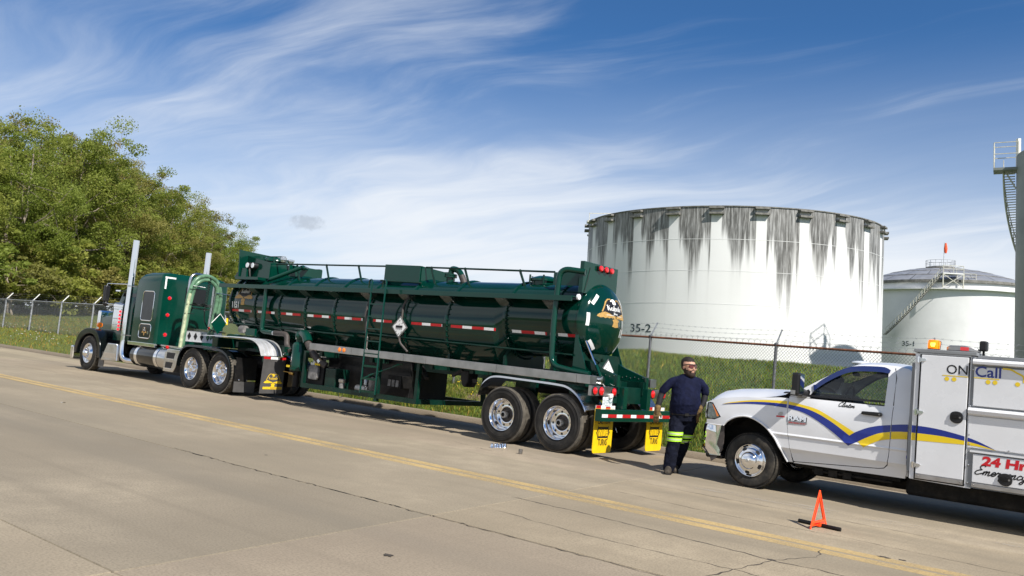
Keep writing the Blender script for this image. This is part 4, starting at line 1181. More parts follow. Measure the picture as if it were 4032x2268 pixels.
# ================================================================ TANK TRAILER
TY, TZ, TRR = 1.295, 2.405, .72
tr = thing('tank_trailer', 'dark green vacuum tank trailer with chrome wheels coupled to the truck', 'trailer', (-5, 1.3, 0))
X0, X1 = -11.15, -.12
# barrel: round at the tail, a deep drop belly ahead of the axles
BAR = [(-11.15, .76, 3.125, 1.62), (-10.2, .79, 3.125, 1.50), (-9.05, .80, 3.125, 1.42), (-7.0, .82, 3.125, 1.32), (-5.0, .82, 3.125, 1.27), (-3.0, .82, 3.125, 1.25), (-2.06, .81, 3.125, 1.30), (-1.82, .735, 3.125, 1.66), (-.9, .725, 3.125, 1.675), (-.12, .72, 3.125, 1.685)]
BX = [q[0] for q in BAR]
def bsec(x):
    a = float(np.interp(x, BX, [q[1] for q in BAR])); t = 3.125; bt = float(np.interp(x, BX, [q[3] for q in BAR]))
    return a, (t+bt)/2, (t-bt)/2
def bring(x, e=0.0, sc=1.0, n=96):
    a, zc, h = bsec(x); return [(x, TY+(a+e)*sc*math.cos(2*PI*k/n), zc+(h+e)*sc*math.sin(2*PI*k/n)) for k in range(n)]
def at_x(ring, x): return [(x, p[1], p[2]) for p in ring]
rings_ = [at_x(bring(X0, 0, sc), X0-d) for sc, d in ((.02, .30), (.42, .27), (.7, .18), (.88, .09), (.97, .03))]
xsb = sorted(set([round(v, 3) for v in np.linspace(X0, X1, 40)]+[-2.06, -1.82]))
rings_ += [bring(x) for x in xsb]
MB().loft(rings_, cap=False).build('barrel', 'green_tank', tr, smooth=50)
hp = [(TRR+.012, X1-.05), (TRR+.012, X1-.01), (.712, X1+.015), (.700, X1+.045), (.675, X1+.08), (.64, X1+.112), (.58, X1+.150), (.50, X1+.198), (.40, X1+.245), (.30, X1+.282), (.18, X1+.312), (.08, X1+.322), (.001, X1+.325)]
head = MB().lathe(hp, (0, TY, TZ), 'x', 96).build('rear_head', 'green_tank', tr, smooth=50)
hr = [q[0] for q in reversed(hp[2:])]; hx = [q[1] for q in reversed(hp[2:])]
def on_head(u, v, e=0):
    r = math.hypot(u, v); return (float(np.interp(r, hr, hx))+.004+e, TY+u, TZ+v)
# ring stiffeners with a bolted look on the underside
ringx = [-11.20, -10.08, -9.05, -8.01, -6.92, -5.80, -4.58, -3.345, -1.86, -.70]
for rx in ringx:
    a_, zc_, h_ = bsec(rx)
    def rg_(x, e): return at_x(bring(rx, e, 1.0, 72), x)
    rg = MB().loft([rg_(rx-.042, -.01), rg_(rx-.032, .028), rg_(rx, .034), rg_(rx+.032, .028), rg_(rx+.042, -.01)], cap=False).build('ring_stiffener', 'green_tank', tr, smooth=40)
    for k in range(16):     # stitch welds along the near flank
        a = math.radians(52+k*7.0)
        MB().obox((rx+.046, TY-(a_+.010)*math.sin(a), zc_+(h_+.010)*math.cos(a)), (.026, .026, .045), Matrix.Rotation(a, 3, 'X')).build('stitch_weld', 'green_frame', rg, smooth=None)
# reflective tape between the rings on the near flank
def on_barrel(u, v, e=0):
    a, zc, h = bsec(u); k = (v-zc)/(h+.003+e); return (u, TY-(a+.003+e)*math.sqrt(max(1-k*k, 0)), v)
bays = [(-11.12, -10.2, .0), (-9.95, -9.2, .5), (-8.93, -8.15, .2), (-7.88, -7.02, .6), (-6.78, -5.9, .1), (-5.55, -4.95, .4), (-4.35, -3.44, .0), (-3.2, -2.02, .0), (-1.7, -.86, .6), (-.6, -.2, .62)]
for x0, x1, ph in bays:
    b = MB(); seg = .285; x = x0-ph*seg*2; k = 0
    while x < x1:
        L_ = seg*1.12 if k % 2 == 0 else seg*.88
        a, c = max(x, x0), min(x+L_, x1)
        if c > a+.01:
            b.cur = k % 2; zc = 2.147+(a+11.2)*(-.0046)
            q = [on_barrel(a, zc-.028), on_barrel(c, zc-.028), on_barrel(c, zc+.028), on_barrel(a, zc+.028)]; b.add(q, [(0, 1, 2, 3)])
        x += L_; k += 1
    b.build('reflective_tape', ['tape_red', 'tape_white'], tr, smooth=None)
# numbers and emblem on the front bay
text('fleet_number', '1151', .165, lambda u, v: on_barrel(-11.10+u, 2.205+v, .007), 'white_print', tr, bold=.03, width=.30)
emblem(tr, .78, lambda u, v, e: on_barrel(-10.62+u, 2.53+v*.78, e), 'eagle_emblem', ('logo_black', 'gold', 'white_print', 'white_print'), subd=1, bros=False)
# rear head: emblem, number, white tape
emblem(head, .96, lambda u, v, e: on_head(u+.03, v*.62+.16, e), 'eagle_emblem', ('logo_black', 'gold', 'white_print', 'white_print'), subd=2)
text('fleet_number', '1151', .16, lambda u, v: on_head(.27+u, -.25+v, .005), 'white_print', head, bold=.03, width=.27)
for a in (90+48, 178, 90+132+4, 90-48, 2, -48):
    t = math.radians(a); rad, L_, w_ = .615, .24, .058
    if a in (90+48, 90-48): rad = .60
    d = (math.cos(t), math.sin(t)); p = (-d[1], d[0])
    q = [(d[0]*(rad+s1*w_/2)+p[0]*s2*L_/2, d[1]*(rad+s1*w_/2)+p[1]*s2*L_/2) for s1, s2 in ((-1,-1),(1,-1),(1,1),(-1,1))]
    sheet('white_tape', [q], lambda u, v: on_head(u, v), 'tape_white', head, subdiv=3)
# walkway board along the near top edge, on gussets
b = MB(); b.box(-11.5, -.16, .33, .365, 2.715, 2.80); b.box(-11.5, -.16, .33, .66, 2.80, 2.815)
wk = b.build('walkway', 'green', tr, smooth=None, bevel=.004)
for rx in ringx[1:]:
    MB().prism([(.34, 2.715), (.70, 2.715), (.66, 2.60), (.60, 2.56)], 'x', rx-.14, rx+.14).build('gusset', 'alu' if rx > -6 else 'green_frame', tr, smooth=40)
# handrail
rail = [(-10.0, .95, 3.425), (-9.13, .95, 3.425), (-7.97, .95, 3.415), (-6.79, .95, 3.406), (-5.6, .95, 3.40)]
MB().tube(rail, .020, 8).build('handrail', 'green_frame', tr)
MB().tube([(-4.55, .95, 3.385), (-3.41, .95, 3.366), (-2.2, .95, 3.345), (-1.04, .95, 3.324)], .020, 8).build('handrail', 'green_frame', tr)
for x, z in ((-9.13, 3.44), (-7.97, 3.43), (-6.79, 3.42), (-4.40, 3.40), (-3.41, 3.385), (-1.92, 3.36)):
    MB().bar((x, .95, z), (x+.17, .95, 3.03), .04, .03, (0, 1, 0)).build('handrail_post', 'green_frame', tr, smooth=None)
# front dome box (spill dam): tall front wall, lower side and rear walls
b = MB(); b.prism([(.55, 2.95), (.50, 3.735), (1.95, 3.70), (1.95, 2.95)], 'x', -11.03, -10.99); b.build('dam_wall', 'green', tr, smooth=None)
b = MB(); b.prism([(-11.0, 3.0), (-11.0, 3.62), (-10.72, 3.56), (-9.97, 3.44), (-9.97, 3.0)], 'y', .76, .79); b.build('dam_wall', 'green', tr, smooth=None)
b = MB(); b.prism([(.795, 2.98), (.795, 3.44), (1.85, 3.44), (1.85, 2.98)], 'x', -10.0, -9.965); b.build('dam_wall', 'green', tr, smooth=None)
b = MB(); b.prism([(1.82, 3.0), (1.82, 3.42), (1.9, 3.42), (1.9, 3.0)], 'x', -9.95, -9.3); b.box(-9.32, -9.28, .85, 1.9, 3.1, 3.40); b.build('dam_wall', 'green', tr, smooth=None)
# manlid, gauges and pipes in the front dam
b = MB(); b.lathe([(.01, .10), (.25, .10), (.30, .05), (.31, 0), (.28, -.02), (.28, -.32)], (-10.45, 1.25, 3.52), 'z', 28); b.bar((-10.8, 1.25, 3.66), (-10.1, 1.25, 3.66), .05, .03)
lid = b.build('manlid', 'green', tr)
for a in range(6):
    t = a*PI/3+.3; MB().tube([(-10.45+.33*math.cos(t), 1.25+.33*math.sin(t), 3.47), (-10.45+.33*math.cos(t), 1.25+.33*math.sin(t), 3.62)], .022, 7).build('clamp_bolt', 'green', lid)
MB().lathe([(.07, 0), (.075, .05), (.09, .06), (.09, .12), (.06, .13), (.06, .16), (.001, .165)], (-9.98, 1.15, 3.50), 'z', 18).build('relief_valve', 'alu', tr)
MB().lathe([(.07, 0), (.075, .05), (.09, .06), (.09, .10), (.05, .11), (.001, .115)], (-9.85, 1.3, 3.48), 'z', 18).build('relief_valve', 'alu', tr)
for dx, dy in ((0, 0), (.16, .05)):
    b = MB(); b.lathe([(.075, 0), (.085, .02), (.085, .20), (.07, .22), (.001, .22)], (-10.72+dx, .58+dy, 3.34), 'y', 20); g = b.build('work_light', 'blackplastic', tr)
    MB().lathe([(.001, -.006), (.06, -.006), (.07, .002)], (-10.72+dx, .58+dy, 3.34), 'y', 20).build('lens', 'lens_clear', g)
MB().tube([(-10.65, .62, 3.26), (-10.65, .66, 3.05)], .02, 6).build('light_stand', 'steel', tr)
b = MB(); b.prism([(-11.25, 3.02), (-11.0, 3.26), (-10.72, 3.26), (-10.72, 3.02)], 'y', .58, .75); b.box(-11.1, -10.1, .52, .78, 2.96, 3.03); b.build('light_shelf', 'green', tr, smooth=None)
MB().tube(fillet([(-9.4, 1.5, 3.38), (-8.95, 1.0, 3.36), (-9.75, .66, 2.99)], .10), .052, 12).build('vent_pipe', 'green', tr)
# middle dam with float-valve elbow
b = MB(); b.prism([(-5.72, 3.06), (-5.72, 3.425), (-4.60, 3.40), (-4.60, 3.03)], 'y', .82, .85); b.build('dam_wall', 'green', tr, smooth=None)
b = MB(); b.prism([(.855, 2.98), (.855, 3.40), (1.85, 3.36), (1.85, 2.98)], 'x', -4.635, -4.60); b.build('dam_wall', 'green', tr, smooth=None)
b = MB(); b.box(-5.72, -5.68, .855, 1.85, 3.0, 3.42); b.box(-5.72, -4.6, 1.82, 1.85, 3.0, 3.40); b.build('dam_wall', 'green', tr, smooth=None)
MB().prism([(.855, 3.01), (.855, 3.40), (1.95, 3.27), (1.95, 3.01)], 'x', -4.598, -4.58).build('dam_wall', 'green', tr, smooth=None)
MB().tube([(-5.8, .80, 3.05), (-4.5, .80, 3.02)], .022, 8).build('hinge_bar', 'green_frame', tr)
b = MB(); b.lathe([(.09, -.12), (.09, .0), (.14, .0), (.14, .035), (.10, .04), (.14, .045), (.14, .075), (.085, .08)], (-4.02, 1.2, 3.20), 'z', 20); fl = b.build('valve_flange', 'green', tr)
MB().tube(fillet([(-4.02, 1.2, 3.25), (-4.02, 1.2, 3.40), (-3.78, 1.2, 3.36), (-3.62, 1.2, 3.10)], .14), .066, 12).build('vent_elbow', 'green', tr)
MB().tube([(-3.70, 1.2, 3.24), (-3.60, 1.2, 3.08)], .070, 12).build('hose_end', 'hose_brown', tr)
# rear manway and dams
b = MB(); b.lathe([(.28, -.2), (.28, .08), (.32, .09), (.32, .13), (.27, .16), (.15, .20), (.001, .215)], (-1.55, 1.35, 3.08), 'z', 28); lid = b.build('manlid', 'green', tr)
for a in range(6):
    t = a*PI/3; MB().tube([(-1.55+.34*math.cos(t), 1.35+.34*math.sin(t), 3.1), (-1.55+.34*math.cos(t), 1.35+.34*math.sin(t), 3.28)], .02, 7).build('clamp_bolt', 'green_frame', lid)
MB().box(-.95, -.24, .80, .83, 3.05, 3.30).build('dam_wall', 'green', tr, smooth=None)
# tall rear light board over the head
b = MB(); b.box(-.215, -.125, .60, 1.78, 2.90, 3.495); lb = b.build('rear_light_board', 'green', tr, smooth=None, bevel=.006)
MB().box(-.125, -.085, 1.02, 1.56, 3.38, 3.455).build('lamp_housing', 'black', lb, smooth=None)
for y in (1.10, 1.29, 1.48):
    MB().lathe([(.055, 0), (.055, .02), (.045, .035), (.001, .04)], (-.086, y, 3.42), 'x', 18).build('marker_lamp', 'red_lens', lb)
MB().tube(fillet([(-.12, .80, 3.40), (-.11, .72, 3.1), (-.12, .66, 2.92)], .1), .006, 5).build('cable', 'black', lb)
# rear loop pipe
MB().tube(fillet([(-.1, .62, 3.29), (-.1, .62, 3.29), (-.56, .45, 3.33), (-.56, .40, 2.4), (-.53, .40, 1.52), (-.05, .40, 1.45), (.30, .45, 1.42)], .20, 8), .055, 14).build('overflow_pipe', 'green', tr)
MB().lathe([(.035, 0), (.055, .02), (.055, .05), (.05, .055), (.001, .056)], (-.10, .42, 2.80), 'x', 20).build('work_light', 'lens_clear', tr)
# hydraulic strut and small pipework by the rear door
MB().tube([(.02, .66, 2.02), (.28, .70, 1.55)], .016, 8).build('strut', 'chrome', tr)
MB().tube([(.26, .70, 1.6), (.40, .72, 1.33)], .03, 8).build('strut_barrel', 'green', tr)
b = MB()
for i, (y, z) in enumerate(((.86, 1.72), (.92, 1.62), (.84, 1.55), (.97, 1.73))): b.tube([(.12+.03*i, y, z), (.22, y+.02, z-.06)], .035, 7)
b.build('door_hinge', 'green_frame', tr)
# stripe pipe low on the flank
MB().tube([(-5.9, .50, 1.83), (-4.9, .49, 1.80), (-1.9, .52, 1.76), (-.2, .58, 1.74)], .017, 8).build('conduit', 'green_frame', tr)
MB().tube([(-11.0, .58, 1.80), (-6.2, .52, 1.74)], .02, 8).build('conduit', 'green_frame', tr)
# placard on the flank
pc = MB(); 
def diamond(name, c, half, mat_, parent, ax='y', th=.012, rim=.02):
    b = MB()
    if ax == 'y': poly = [(c[0]-half, c[2]), (c[0], c[2]-half), (c[0]+half, c[2]), (c[0], c[2]+half)]; b.prism(poly, 'y', c[1], c[1]+th)
    else: poly = [(c[1]-half, c[2]), (c[1], c[2]-half), (c[1]+half, c[2]), (c[1], c[2]+half)]; b.prism(poly, 'x', c[0]-th, c[0])
    return b.build(name, mat_, parent, smooth=None, bevel=.004)
pl = diamond('placard_holder', (-4.62, .40, 2.01), .24, 'steel', tr)
diamond('placard', (-4.62, .394, 2.01), .20, 'white_print', pl, th=.004)
b = MB(); b.box(-4.72, -4.52, .389, .392, 2.0, 2.045)
for i in range(6): b.box(-4.71+i*.033, -4.70+i*.033, .389, .392, 1.965-.01*(i % 2), 2.0)
b.build('placard_bar', 'ink', pl, smooth=None)
b = MB()
for (x, z, s) in ((-4.64, 2.15, .03), (-4.74, 2.10, .025), (-4.55, 2.10, .03), (-4.64, 1.86, .03), (-4.72, 1.91, .025), (-4.56, 1.91, .025), (-4.64, 2.07, .022)): b.bar((x+.02-s*.6, .390, z-s*.5), (x+.02+s*.6, .390, z+s*.5), .003, s*.5)
b.build('clip_tabs', 'steel', pl, smooth=None)
MB().tube(fillet([(-4.60, .60, 2.7), (-4.63, .46, 2.5), (-4.60, .43, 2.28), (-4.62, .43, 1.70), (-4.4, .5, 1.5)], .1), .024, 8).build('drain_hose', 'hose_brown', tr)
# hoses beside the ladder
MB().tube(fillet([(-5.72, .50, 2.65), (-5.76, .42, 2.3), (-5.66, .40, 1.9), (-5.55, .36, 1.62), (-5.5, .3, 1.45)], .2), .028, 8).build('drain_hose', 'hose_brown', tr)
b = MB()
for i in range(5): b.tube([(-5.60+.015*i, .39-.01*i, 1.74-.06*i), (-5.585+.015*i, .385-.01*i, 1.70-.06*i)], .036, 8)
b.build('hose_clamp', 'alu', tr)
# ladder
lp = [((-5.14, -.045, .54), (-5.30, .10, 2.84)), ((-4.68, -.045, .54), (-4.86, .10, 2.84))]
for a, c in lp:
    a, c = Vector(a), Vector(c); top = c+Vector((.0, .02, .10))
    MB().tube(fillet([a, c, top, top+Vector((-.10, .05, .06)), top+Vector((-.24, .12, .04)), top+Vector((-.26, .14, -.12))], .06), .020, 9).build('ladder_rail', 'green', tr)
for k in range(9):
    t = .02+k*.116; a = Vector(lp[0][0]).lerp(Vector(lp[0][1]), t); c = Vector(lp[1][0]).lerp(Vector(lp[1][1]), t)
    MB().bar(a, c, .03, .045 if k < 3 else .024).build('ladder_rung', 'green', tr, smooth=None)
MB().tube([(-5.0, .2, .90), (-4.95, -.02, .93), (-4.25, .25, 1.24)], .017, 7).build('ladder_brace', 'green', tr)
MB().tube([(-5.1, -.02, .86), (-4.5, .4, 1.22)], .017, 7).build('ladder_brace', 'green', tr)
# side chord: aluminium box lengths
cx0 = [-7.06, -5.62, -4.0, -3.35, -1.5, .33]
cx1 = [-5.62, -4.0, -3.35, -1.5, .33, .62]
for a, c in zip(cx0, cx1):
    za = 1.487-.0103*(a+7.06); zc = 1.487-.0103*(c+7.06)
    b = MB(); b.prism([(a+.003, za-.150), (a+.003, za), (c-.003, zc), (c-.003, zc-.152)], 'y', 0.0, .22); b.build('side_tray', 'alu_dull', tr, smooth=None, bevel=.006)
b = MB(); b.box(-7.06, .62, 2.10, 2.32, 1.27, 1.43); b.build('side_tray', 'alu_dull', tr, smooth=None, bevel=.006)
for x in (-6.01, -5.86):
    o = MB().lathe([(.001, -.022), (.03, -.02), (.046, -.006), (.05, .0)], (x, -.001, 1.402), 'y', 20).build('side_marker', 'amber_lens', tr)
# frame rails, cross members, saddles
for y in (.80, 1.68):
    MB().box(-11.0, .70, y, y+.10, 1.12, 1.36).build('frame_rail', 'green_frame', tr, smooth=None)
for x in (-10.2, -8.3, -6.9, -5.2, -3.4, -2.3, -.7, .3):
    MB().box(x-.05, x+.05, .22, 2.37, 1.20, 1.34).build('cross_member', 'green_frame', tr, smooth=None)
for x in (-10.08, -6.92, -3.345, -1.86, -.70, -.16):
    b = MB(); b.prism([(.66, 1.36), (1.93, 1.36), (1.93, 1.60), (1.72, 1.84), (.87, 1.84), (.66, 1.60)], 'x', x-.03, x+.03); b.build('saddle', 'green_frame', tr, smooth=None)
# rear A-frame plates each side of the head
for y0, y1 in ((.62, .64), (1.94, 1.96)):
    b = MB(); b.prism([(-.20, 2.72), (-.15, 2.72), (-.12, 2.05), (.04, 1.66), (.14, 1.36), (-.20, 1.36)], 'y', y0, y1); b.build('head_support', 'green', tr, smooth=None)
# front tray over the tractor's wheels, with the printed flap at its tail
fp = smooth_poly([(-11.55, 1.405), (-10.4, 1.43), (-9.55, 1.435), (-9.2, 1.39), (-8.98, 1.27), (-8.84, 1.06)], 6)
b = MB(); rings_ = [[(x, 0.0, z), (x, .62, z+.02), (x, .62, z+.032), (x, .0, z+.012)] for x, z in fp]; b.loft(rings_)
ft = b.build('front_fender', 'alu_bright', tr, smooth=50)
for yy in (.14, .26, .38, .50):
    b = MB(); b.tube([(x, yy, z+.010+yy*.032) for x, z in fp], .009, 5); b.build('fender_rib', 'alu_bright', ft)
b = MB(); b.box(-8.80, -8.74, .02, .66, .93, 1.06); fb = b.build('flap_hanger', 'green_frame', tr, smooth=None)
b = MB()
for i, (a, c) in enumerate(((.02, .22), (.22, .48), (.48, .66))): b.cur = i % 2; b.add([(-8.735, a, 1.0), (-8.735, c, 1.0), (-8.735, c, 1.06), (-8.735, a, 1.06)], [(0, 1, 2, 3)])
b.build('reflective_tape', ['tape_red', 'tape_white'], fb, smooth=None)
b = MB(); b.prism([(.0, .17), (.66, .19), (.66, .99), (.02, 1.0)], 'x', -8.745, -8.738); fl = b.build('printed_mudflap', 'flap_grey', tr, smooth=None)
emblem(fl, .52, lambda u, v, e: (-8.734+e, .36+u, .47+v*.72), 'eagle_emblem', ('flap_grey', 'gold_yellow', 'gold_yellow', 'gold_yellow'), subd=0, bros=False)
b = MB(); b.add([(-8.733, .08, .275), (-8.733, .63, .285), (-8.733, .63, .345), (-8.733, .08, .335)], [(0, 1, 2, 3)]); band_ = b.build('yellow_band', 'gold_yellow', fl, smooth=None)
for i in range(9): MB().box(-8.7325, -8.7315, .30+i*.035, .312+i*.035, .292, .33).build('worn_print', 'hose_brown', band_, smooth=None)
# underslung pump gear between the axles
b = MB(); b.lathe([(.205, 0), (.215, .02), (.215, .05), (.20, .06), (.20, .60), (.17, .66), (.08, .70), (.001, .71)], (-7.90, .42, .80), 'z', 28); b.build('scrubber_pot', 'green', tr, smooth=40)
MB().box(-8.09, -7.98, .205, .215, .87, .92).build('yellow_tag', 'yellow', tr, smooth=None)
b = MB(); b.tube(fillet([(-7.92, .42, 1.45), (-7.92, .42, 1.70), (-7.64, .34, 1.64), (-7.50, .30, 1.48)], .16, 8), .115, 16, rs=None); b.build('elbow', 'green', tr)
MB().sphere((-7.93, .42, 1.62), .15, 16).build('elbow_body', 'green', tr)
MB().tube([(-7.56, .31, 1.53), (-7.52, .30, 1.49)], .10, 14).build('hose_clamp', 'brass', tr)
MB().tube(fillet([(-7.52, .30, 1.49), (-7.2, .26, 1.22), (-6.86, .24, 1.06), (-6.75, .3, 1.0)], .15), .082, 14).build('suction_hose', 'hose_brown', tr)
MB().tube([(-6.93, .25, 1.10), (-6.85, .24, 1.05)], .088, 14).build('hose_clamp', 'alu', tr)
MB().tube(fillet([(-9.50, .40, 2.72), (-9.50, .40, 1.66), (-8.95, .40, 1.64)], .10), .055, 14).build('transfer_pipe', 'green', tr)
MB().tube([(-9.0, .40, 1.64), (-8.86, .40, 1.64)], .062, 12).build('hose_clamp', 'alu', tr)
MB().tube(fillet([(-8.95, .40, 1.64), (-8.45, .40, 1.64), (-8.40, .38, 1.36), (-8.2, .36, 1.25)], .16, 8), .065, 14).build('suction_hose', 'hose_brown', tr)
b = MB(); b.lathe([(.10, 0), (.12, .02), (.12, .05), (.085, .06), (.085, .16), (.12, .17), (.12, .20), (.09, .21)], (-8.30, .38, 1.12), 'z', 18); b.build('valve_body', 'green', tr)
b = MB(); b.tube([(-8.05, .30, .73), (-8.0, .30, .73), (-7.9, .3, .72)], .035, 8); b.bar((-8.25, .27, .755), (-8.0, .27, .745), .03, .012); b.build('drain_valve', 'brass', tr)
MB().tube([(-7.92, .40, .80), (-7.92, .40, .42)], .09, 12).build('drain_leg', 'black', tr)
# gear box: dark frame with engine and boxes
for (x0, x1, y0, y1, z0, z1) in ((-7.35, -3.60, .10, .18, .46, .56), (-7.35, -3.60, 2.2, 2.28, .46, .56), (-3.68, -3.60, .10, .18, .56, 1.3), (-3.68, -3.60, 2.2, 2.28, .56, 1.3), (-7.35, -7.27, .10, .18, .56, 1.3), (-4.86, -4.78, .10, .18, .40, 1.3), (-3.68, -3.60, .18, 2.2, .46, .56)):
    MB().box(x0, x1, y0, y1, z0, z1).build('underframe_bar', 'green_frame', tr, smooth=None)
MB().box(-7.2, -4.45, .72, 1.9, .47, 1.28).build('pump_housing', 'black', tr, smooth=None, bevel=.02)
MB().box(-7.3, -6.75, .24, .7, .52, .98).build('engine_block', 'black', tr, smooth=None, bevel=.02)
b = MB(); b.prism([(-7.20, .70), (-7.16, .66), (-6.92, .66), (-6.88, .72), (-6.88, .95), (-6.94, .99), (-7.14, .99), (-7.20, .93)], 'y', .16, .24); b.build('engine_cover', 'engine', tr, smooth=None, bevel=.015)
for i in range(5): MB().tube([(-7.15+i*.07, .2, 1.0), (-7.13+i*.07, .2, 1.04+.02*(i % 2))], .03, 7).build('plug_cap', 'yellow' if i > 1 else 'cream_white', tr)
MB().lathe([(.12, 0), (.13, .03), (.13, .16), (.10, .18), (.001, .18)], (-7.22, .40, 1.14), 'y', 20).build('air_filter', 'engine', tr)
MB().box(-6.62, -6.26, .18, .60, .48, .96).build('oil_tank', 'green_frame', tr, smooth=None, bevel=.02)
MB().box(-6.62, -6.52, .172, .179, .52, .55).build('yellow_tag', 'yellow', tr, smooth=None)
b = MB(); b.lathe([(.075, 0), (.085, .02), (.085, .07), (.05, .09), (.001, .09)], (-6.08, .24, .68), 'z', 16); b.build('oiler_cap', 'alu_dull', tr)
MB().lathe([(.06, 0), (.06, -.20), (.03, -.24)], (-6.08, .24, .69), 'z', 14).build('oiler_glass', 'engine', tr)
b = MB(); b.lathe([(.10, 0), (.10, .30), (.075, .31), (.075, .36)], (-5.55, .25, .60), 'x', 18); b.build('strainer', 'steel', tr)
MB().lathe([(.10, 0), (.11, .03), (.11, .22), (.08, .26), (.05, .30), (.001, .32)], (-5.14, .32, .60), 'z', 16).build('filter_bowl', 'engine', tr)
MB().lathe([(.05, 0), (.05, .10), (.03, .13)], (-5.36, .30, .70), 'z', 12).build('fitting', 'alu_dull', tr)
for k, (x, d) in enumerate(((-5.50, .14), (-5.30, .20), (-5.12, .12), (-6.10, .26))):
    MB().tube(bez((x, .18, .55), (x+.02, .16, .55-d), (x+.16, .16, .55-d), (x+.2, .18, .52), 8), .006, 5).build('chain', 'steel', tr)
MB().box(-4.75, -4.35, .35, .7, .72, .98).build('toolbox', 'black', tr, smooth=None, bevel=.01)
for i in range(3): MB().box(-4.72+i*.12, -4.64+i*.12, .33, .348, .74, .88).build('label_plate', 'engine', tr, smooth=None)
MB().bar((-3.75, .3, 1.22), (-3.45, .2, 1.0), .09, .07).build('lever_arm', 'black', tr, smooth=None)
b = MB(); b.prism([(-2.55, 1.25), (-2.35, 1.25), (-2.35, 1.02), (-2.42, .92), (-2.5, .95), (-2.55, 1.1)], 'y', .2, .5); b.build('air_chamber', 'black', tr, smooth=None, bevel=.02)
MB().bar((-2.85, .3, 1.12), (-2.55, .25, 1.24), .06, .06).build('lever_arm', 'black', tr, smooth=None)
MB().tube([(-1.5, 1.3, 1.05), (-1.5, 1.3, 1.05), (.2, 1.3, 1.05)], .10, 12).build('air_tank', 'black', tr)
# landing leg behind the flap
for y in (.55, 1.95):
    MB().box(-8.42, -8.26, y, y+.14, .38, 1.3).build('landing_leg', 'black', tr, smooth=None)
# axles and wheels
for x in (0.0, -1.27):
    MB().tube([(x, .2, .52), (x, 2.4, .52)], .075, 12).build('axle', 'black', tr)
    wheel(tr, 'dish', x, 0.0, .52, spin=.3+x); inner_tyre(tr, x, .33, .52)
    wheel(tr, 'dish', x, 2.59, .52, far=True); inner_tyre(tr, x, 1.985, .52)
    for y in (.66, 1.85): MB().box(x-.25, x+.25, y, y+.08, .62, 1.15).build('suspension_hanger', 'green_frame', tr, smooth=None)
# tandem fender
fp = smooth_poly([(-1.89, .83), (-1.84, 1.00), (-1.70, 1.15), (-1.48, 1.225), (-.9, 1.222), (-.1, 1.205), (.16, 1.175), (.36, 1.07), (.50, .93), (.58, .80)], 5)
for y0, nm in ((.0, 'near'), (1.97, 'far')):
    b = MB(); rg = []
    for x, z in fp:
        cxx = -.65; nx_, nz_ = 0, 1
        rg.append([(x, y0-.012, z-.035), (x, y0, z), (x, y0+.30, z+.018), (x, y0+.61, z), (x, y0+.61, z-.012), (x, y0+.30, z+.006), (x, y0+.012, z-.012), (x, y0-.0, z-.035)])
    b.loft(rg); b.build('tandem_fender', 'alu', tr, smooth=50)
# stern: light panels, posts, bumper, flaps
for y0 in (-.03, 1.78):
    b = MB(); b.box(.62, .685, y0, y0+.84, 1.065, 1.235); pn = b.build('lamp_panel', 'alu_dull', tr, smooth=None, bevel=.005)
    for dy, rr in ((.10, .066), (.305, .075), (.72, .068)):
        MB().lathe([(rr+.012, 0), (rr+.012, .012), (rr, .014)], (.684, y0+dy, 1.15), 'x', 24).build('lamp_gasket', 'black', pn)
        MB().lathe([(rr, .010), (rr*.9, .024), (rr*.5, .034), (.001, .038)], (.684, y0+dy, 1.15), 'x', 24).build('tail_lamp', 'red_lens', pn)
b = MB(); b.prism([(.49, 1.10), (.60, 1.12), (.62, 1.06), (.52, 1.03), (.50, 1.05)], 'x', .685, .74); b.build('plate_lamp', 'cream_white', tr, smooth=None, bevel=.008)
b = MB(); b.box(.700, .704, .33, .645, .885, 1.055); pt = b.build('number_plate', 'plate', tr, smooth=None, bevel=.002)
text('plate_number', '23\u00b73796H', .085, lambda u, v: (.7065, .345+u, .925+v), 'plate_ink', pt, width=.285)
MB().add([(.7065, .40, .897), (.7065, .57, .897), (.7065, .57, .906), (.7065, .40, .906)], [(0, 1, 2, 3)]).build('plate_small', 'plate_ink', pt, smooth=None)
text('plate_small', '\u2022    \u2022', .012, lambda u, v: (.7065, .40+u, 1.032+v), 'plate_ink', pt, width=.18)
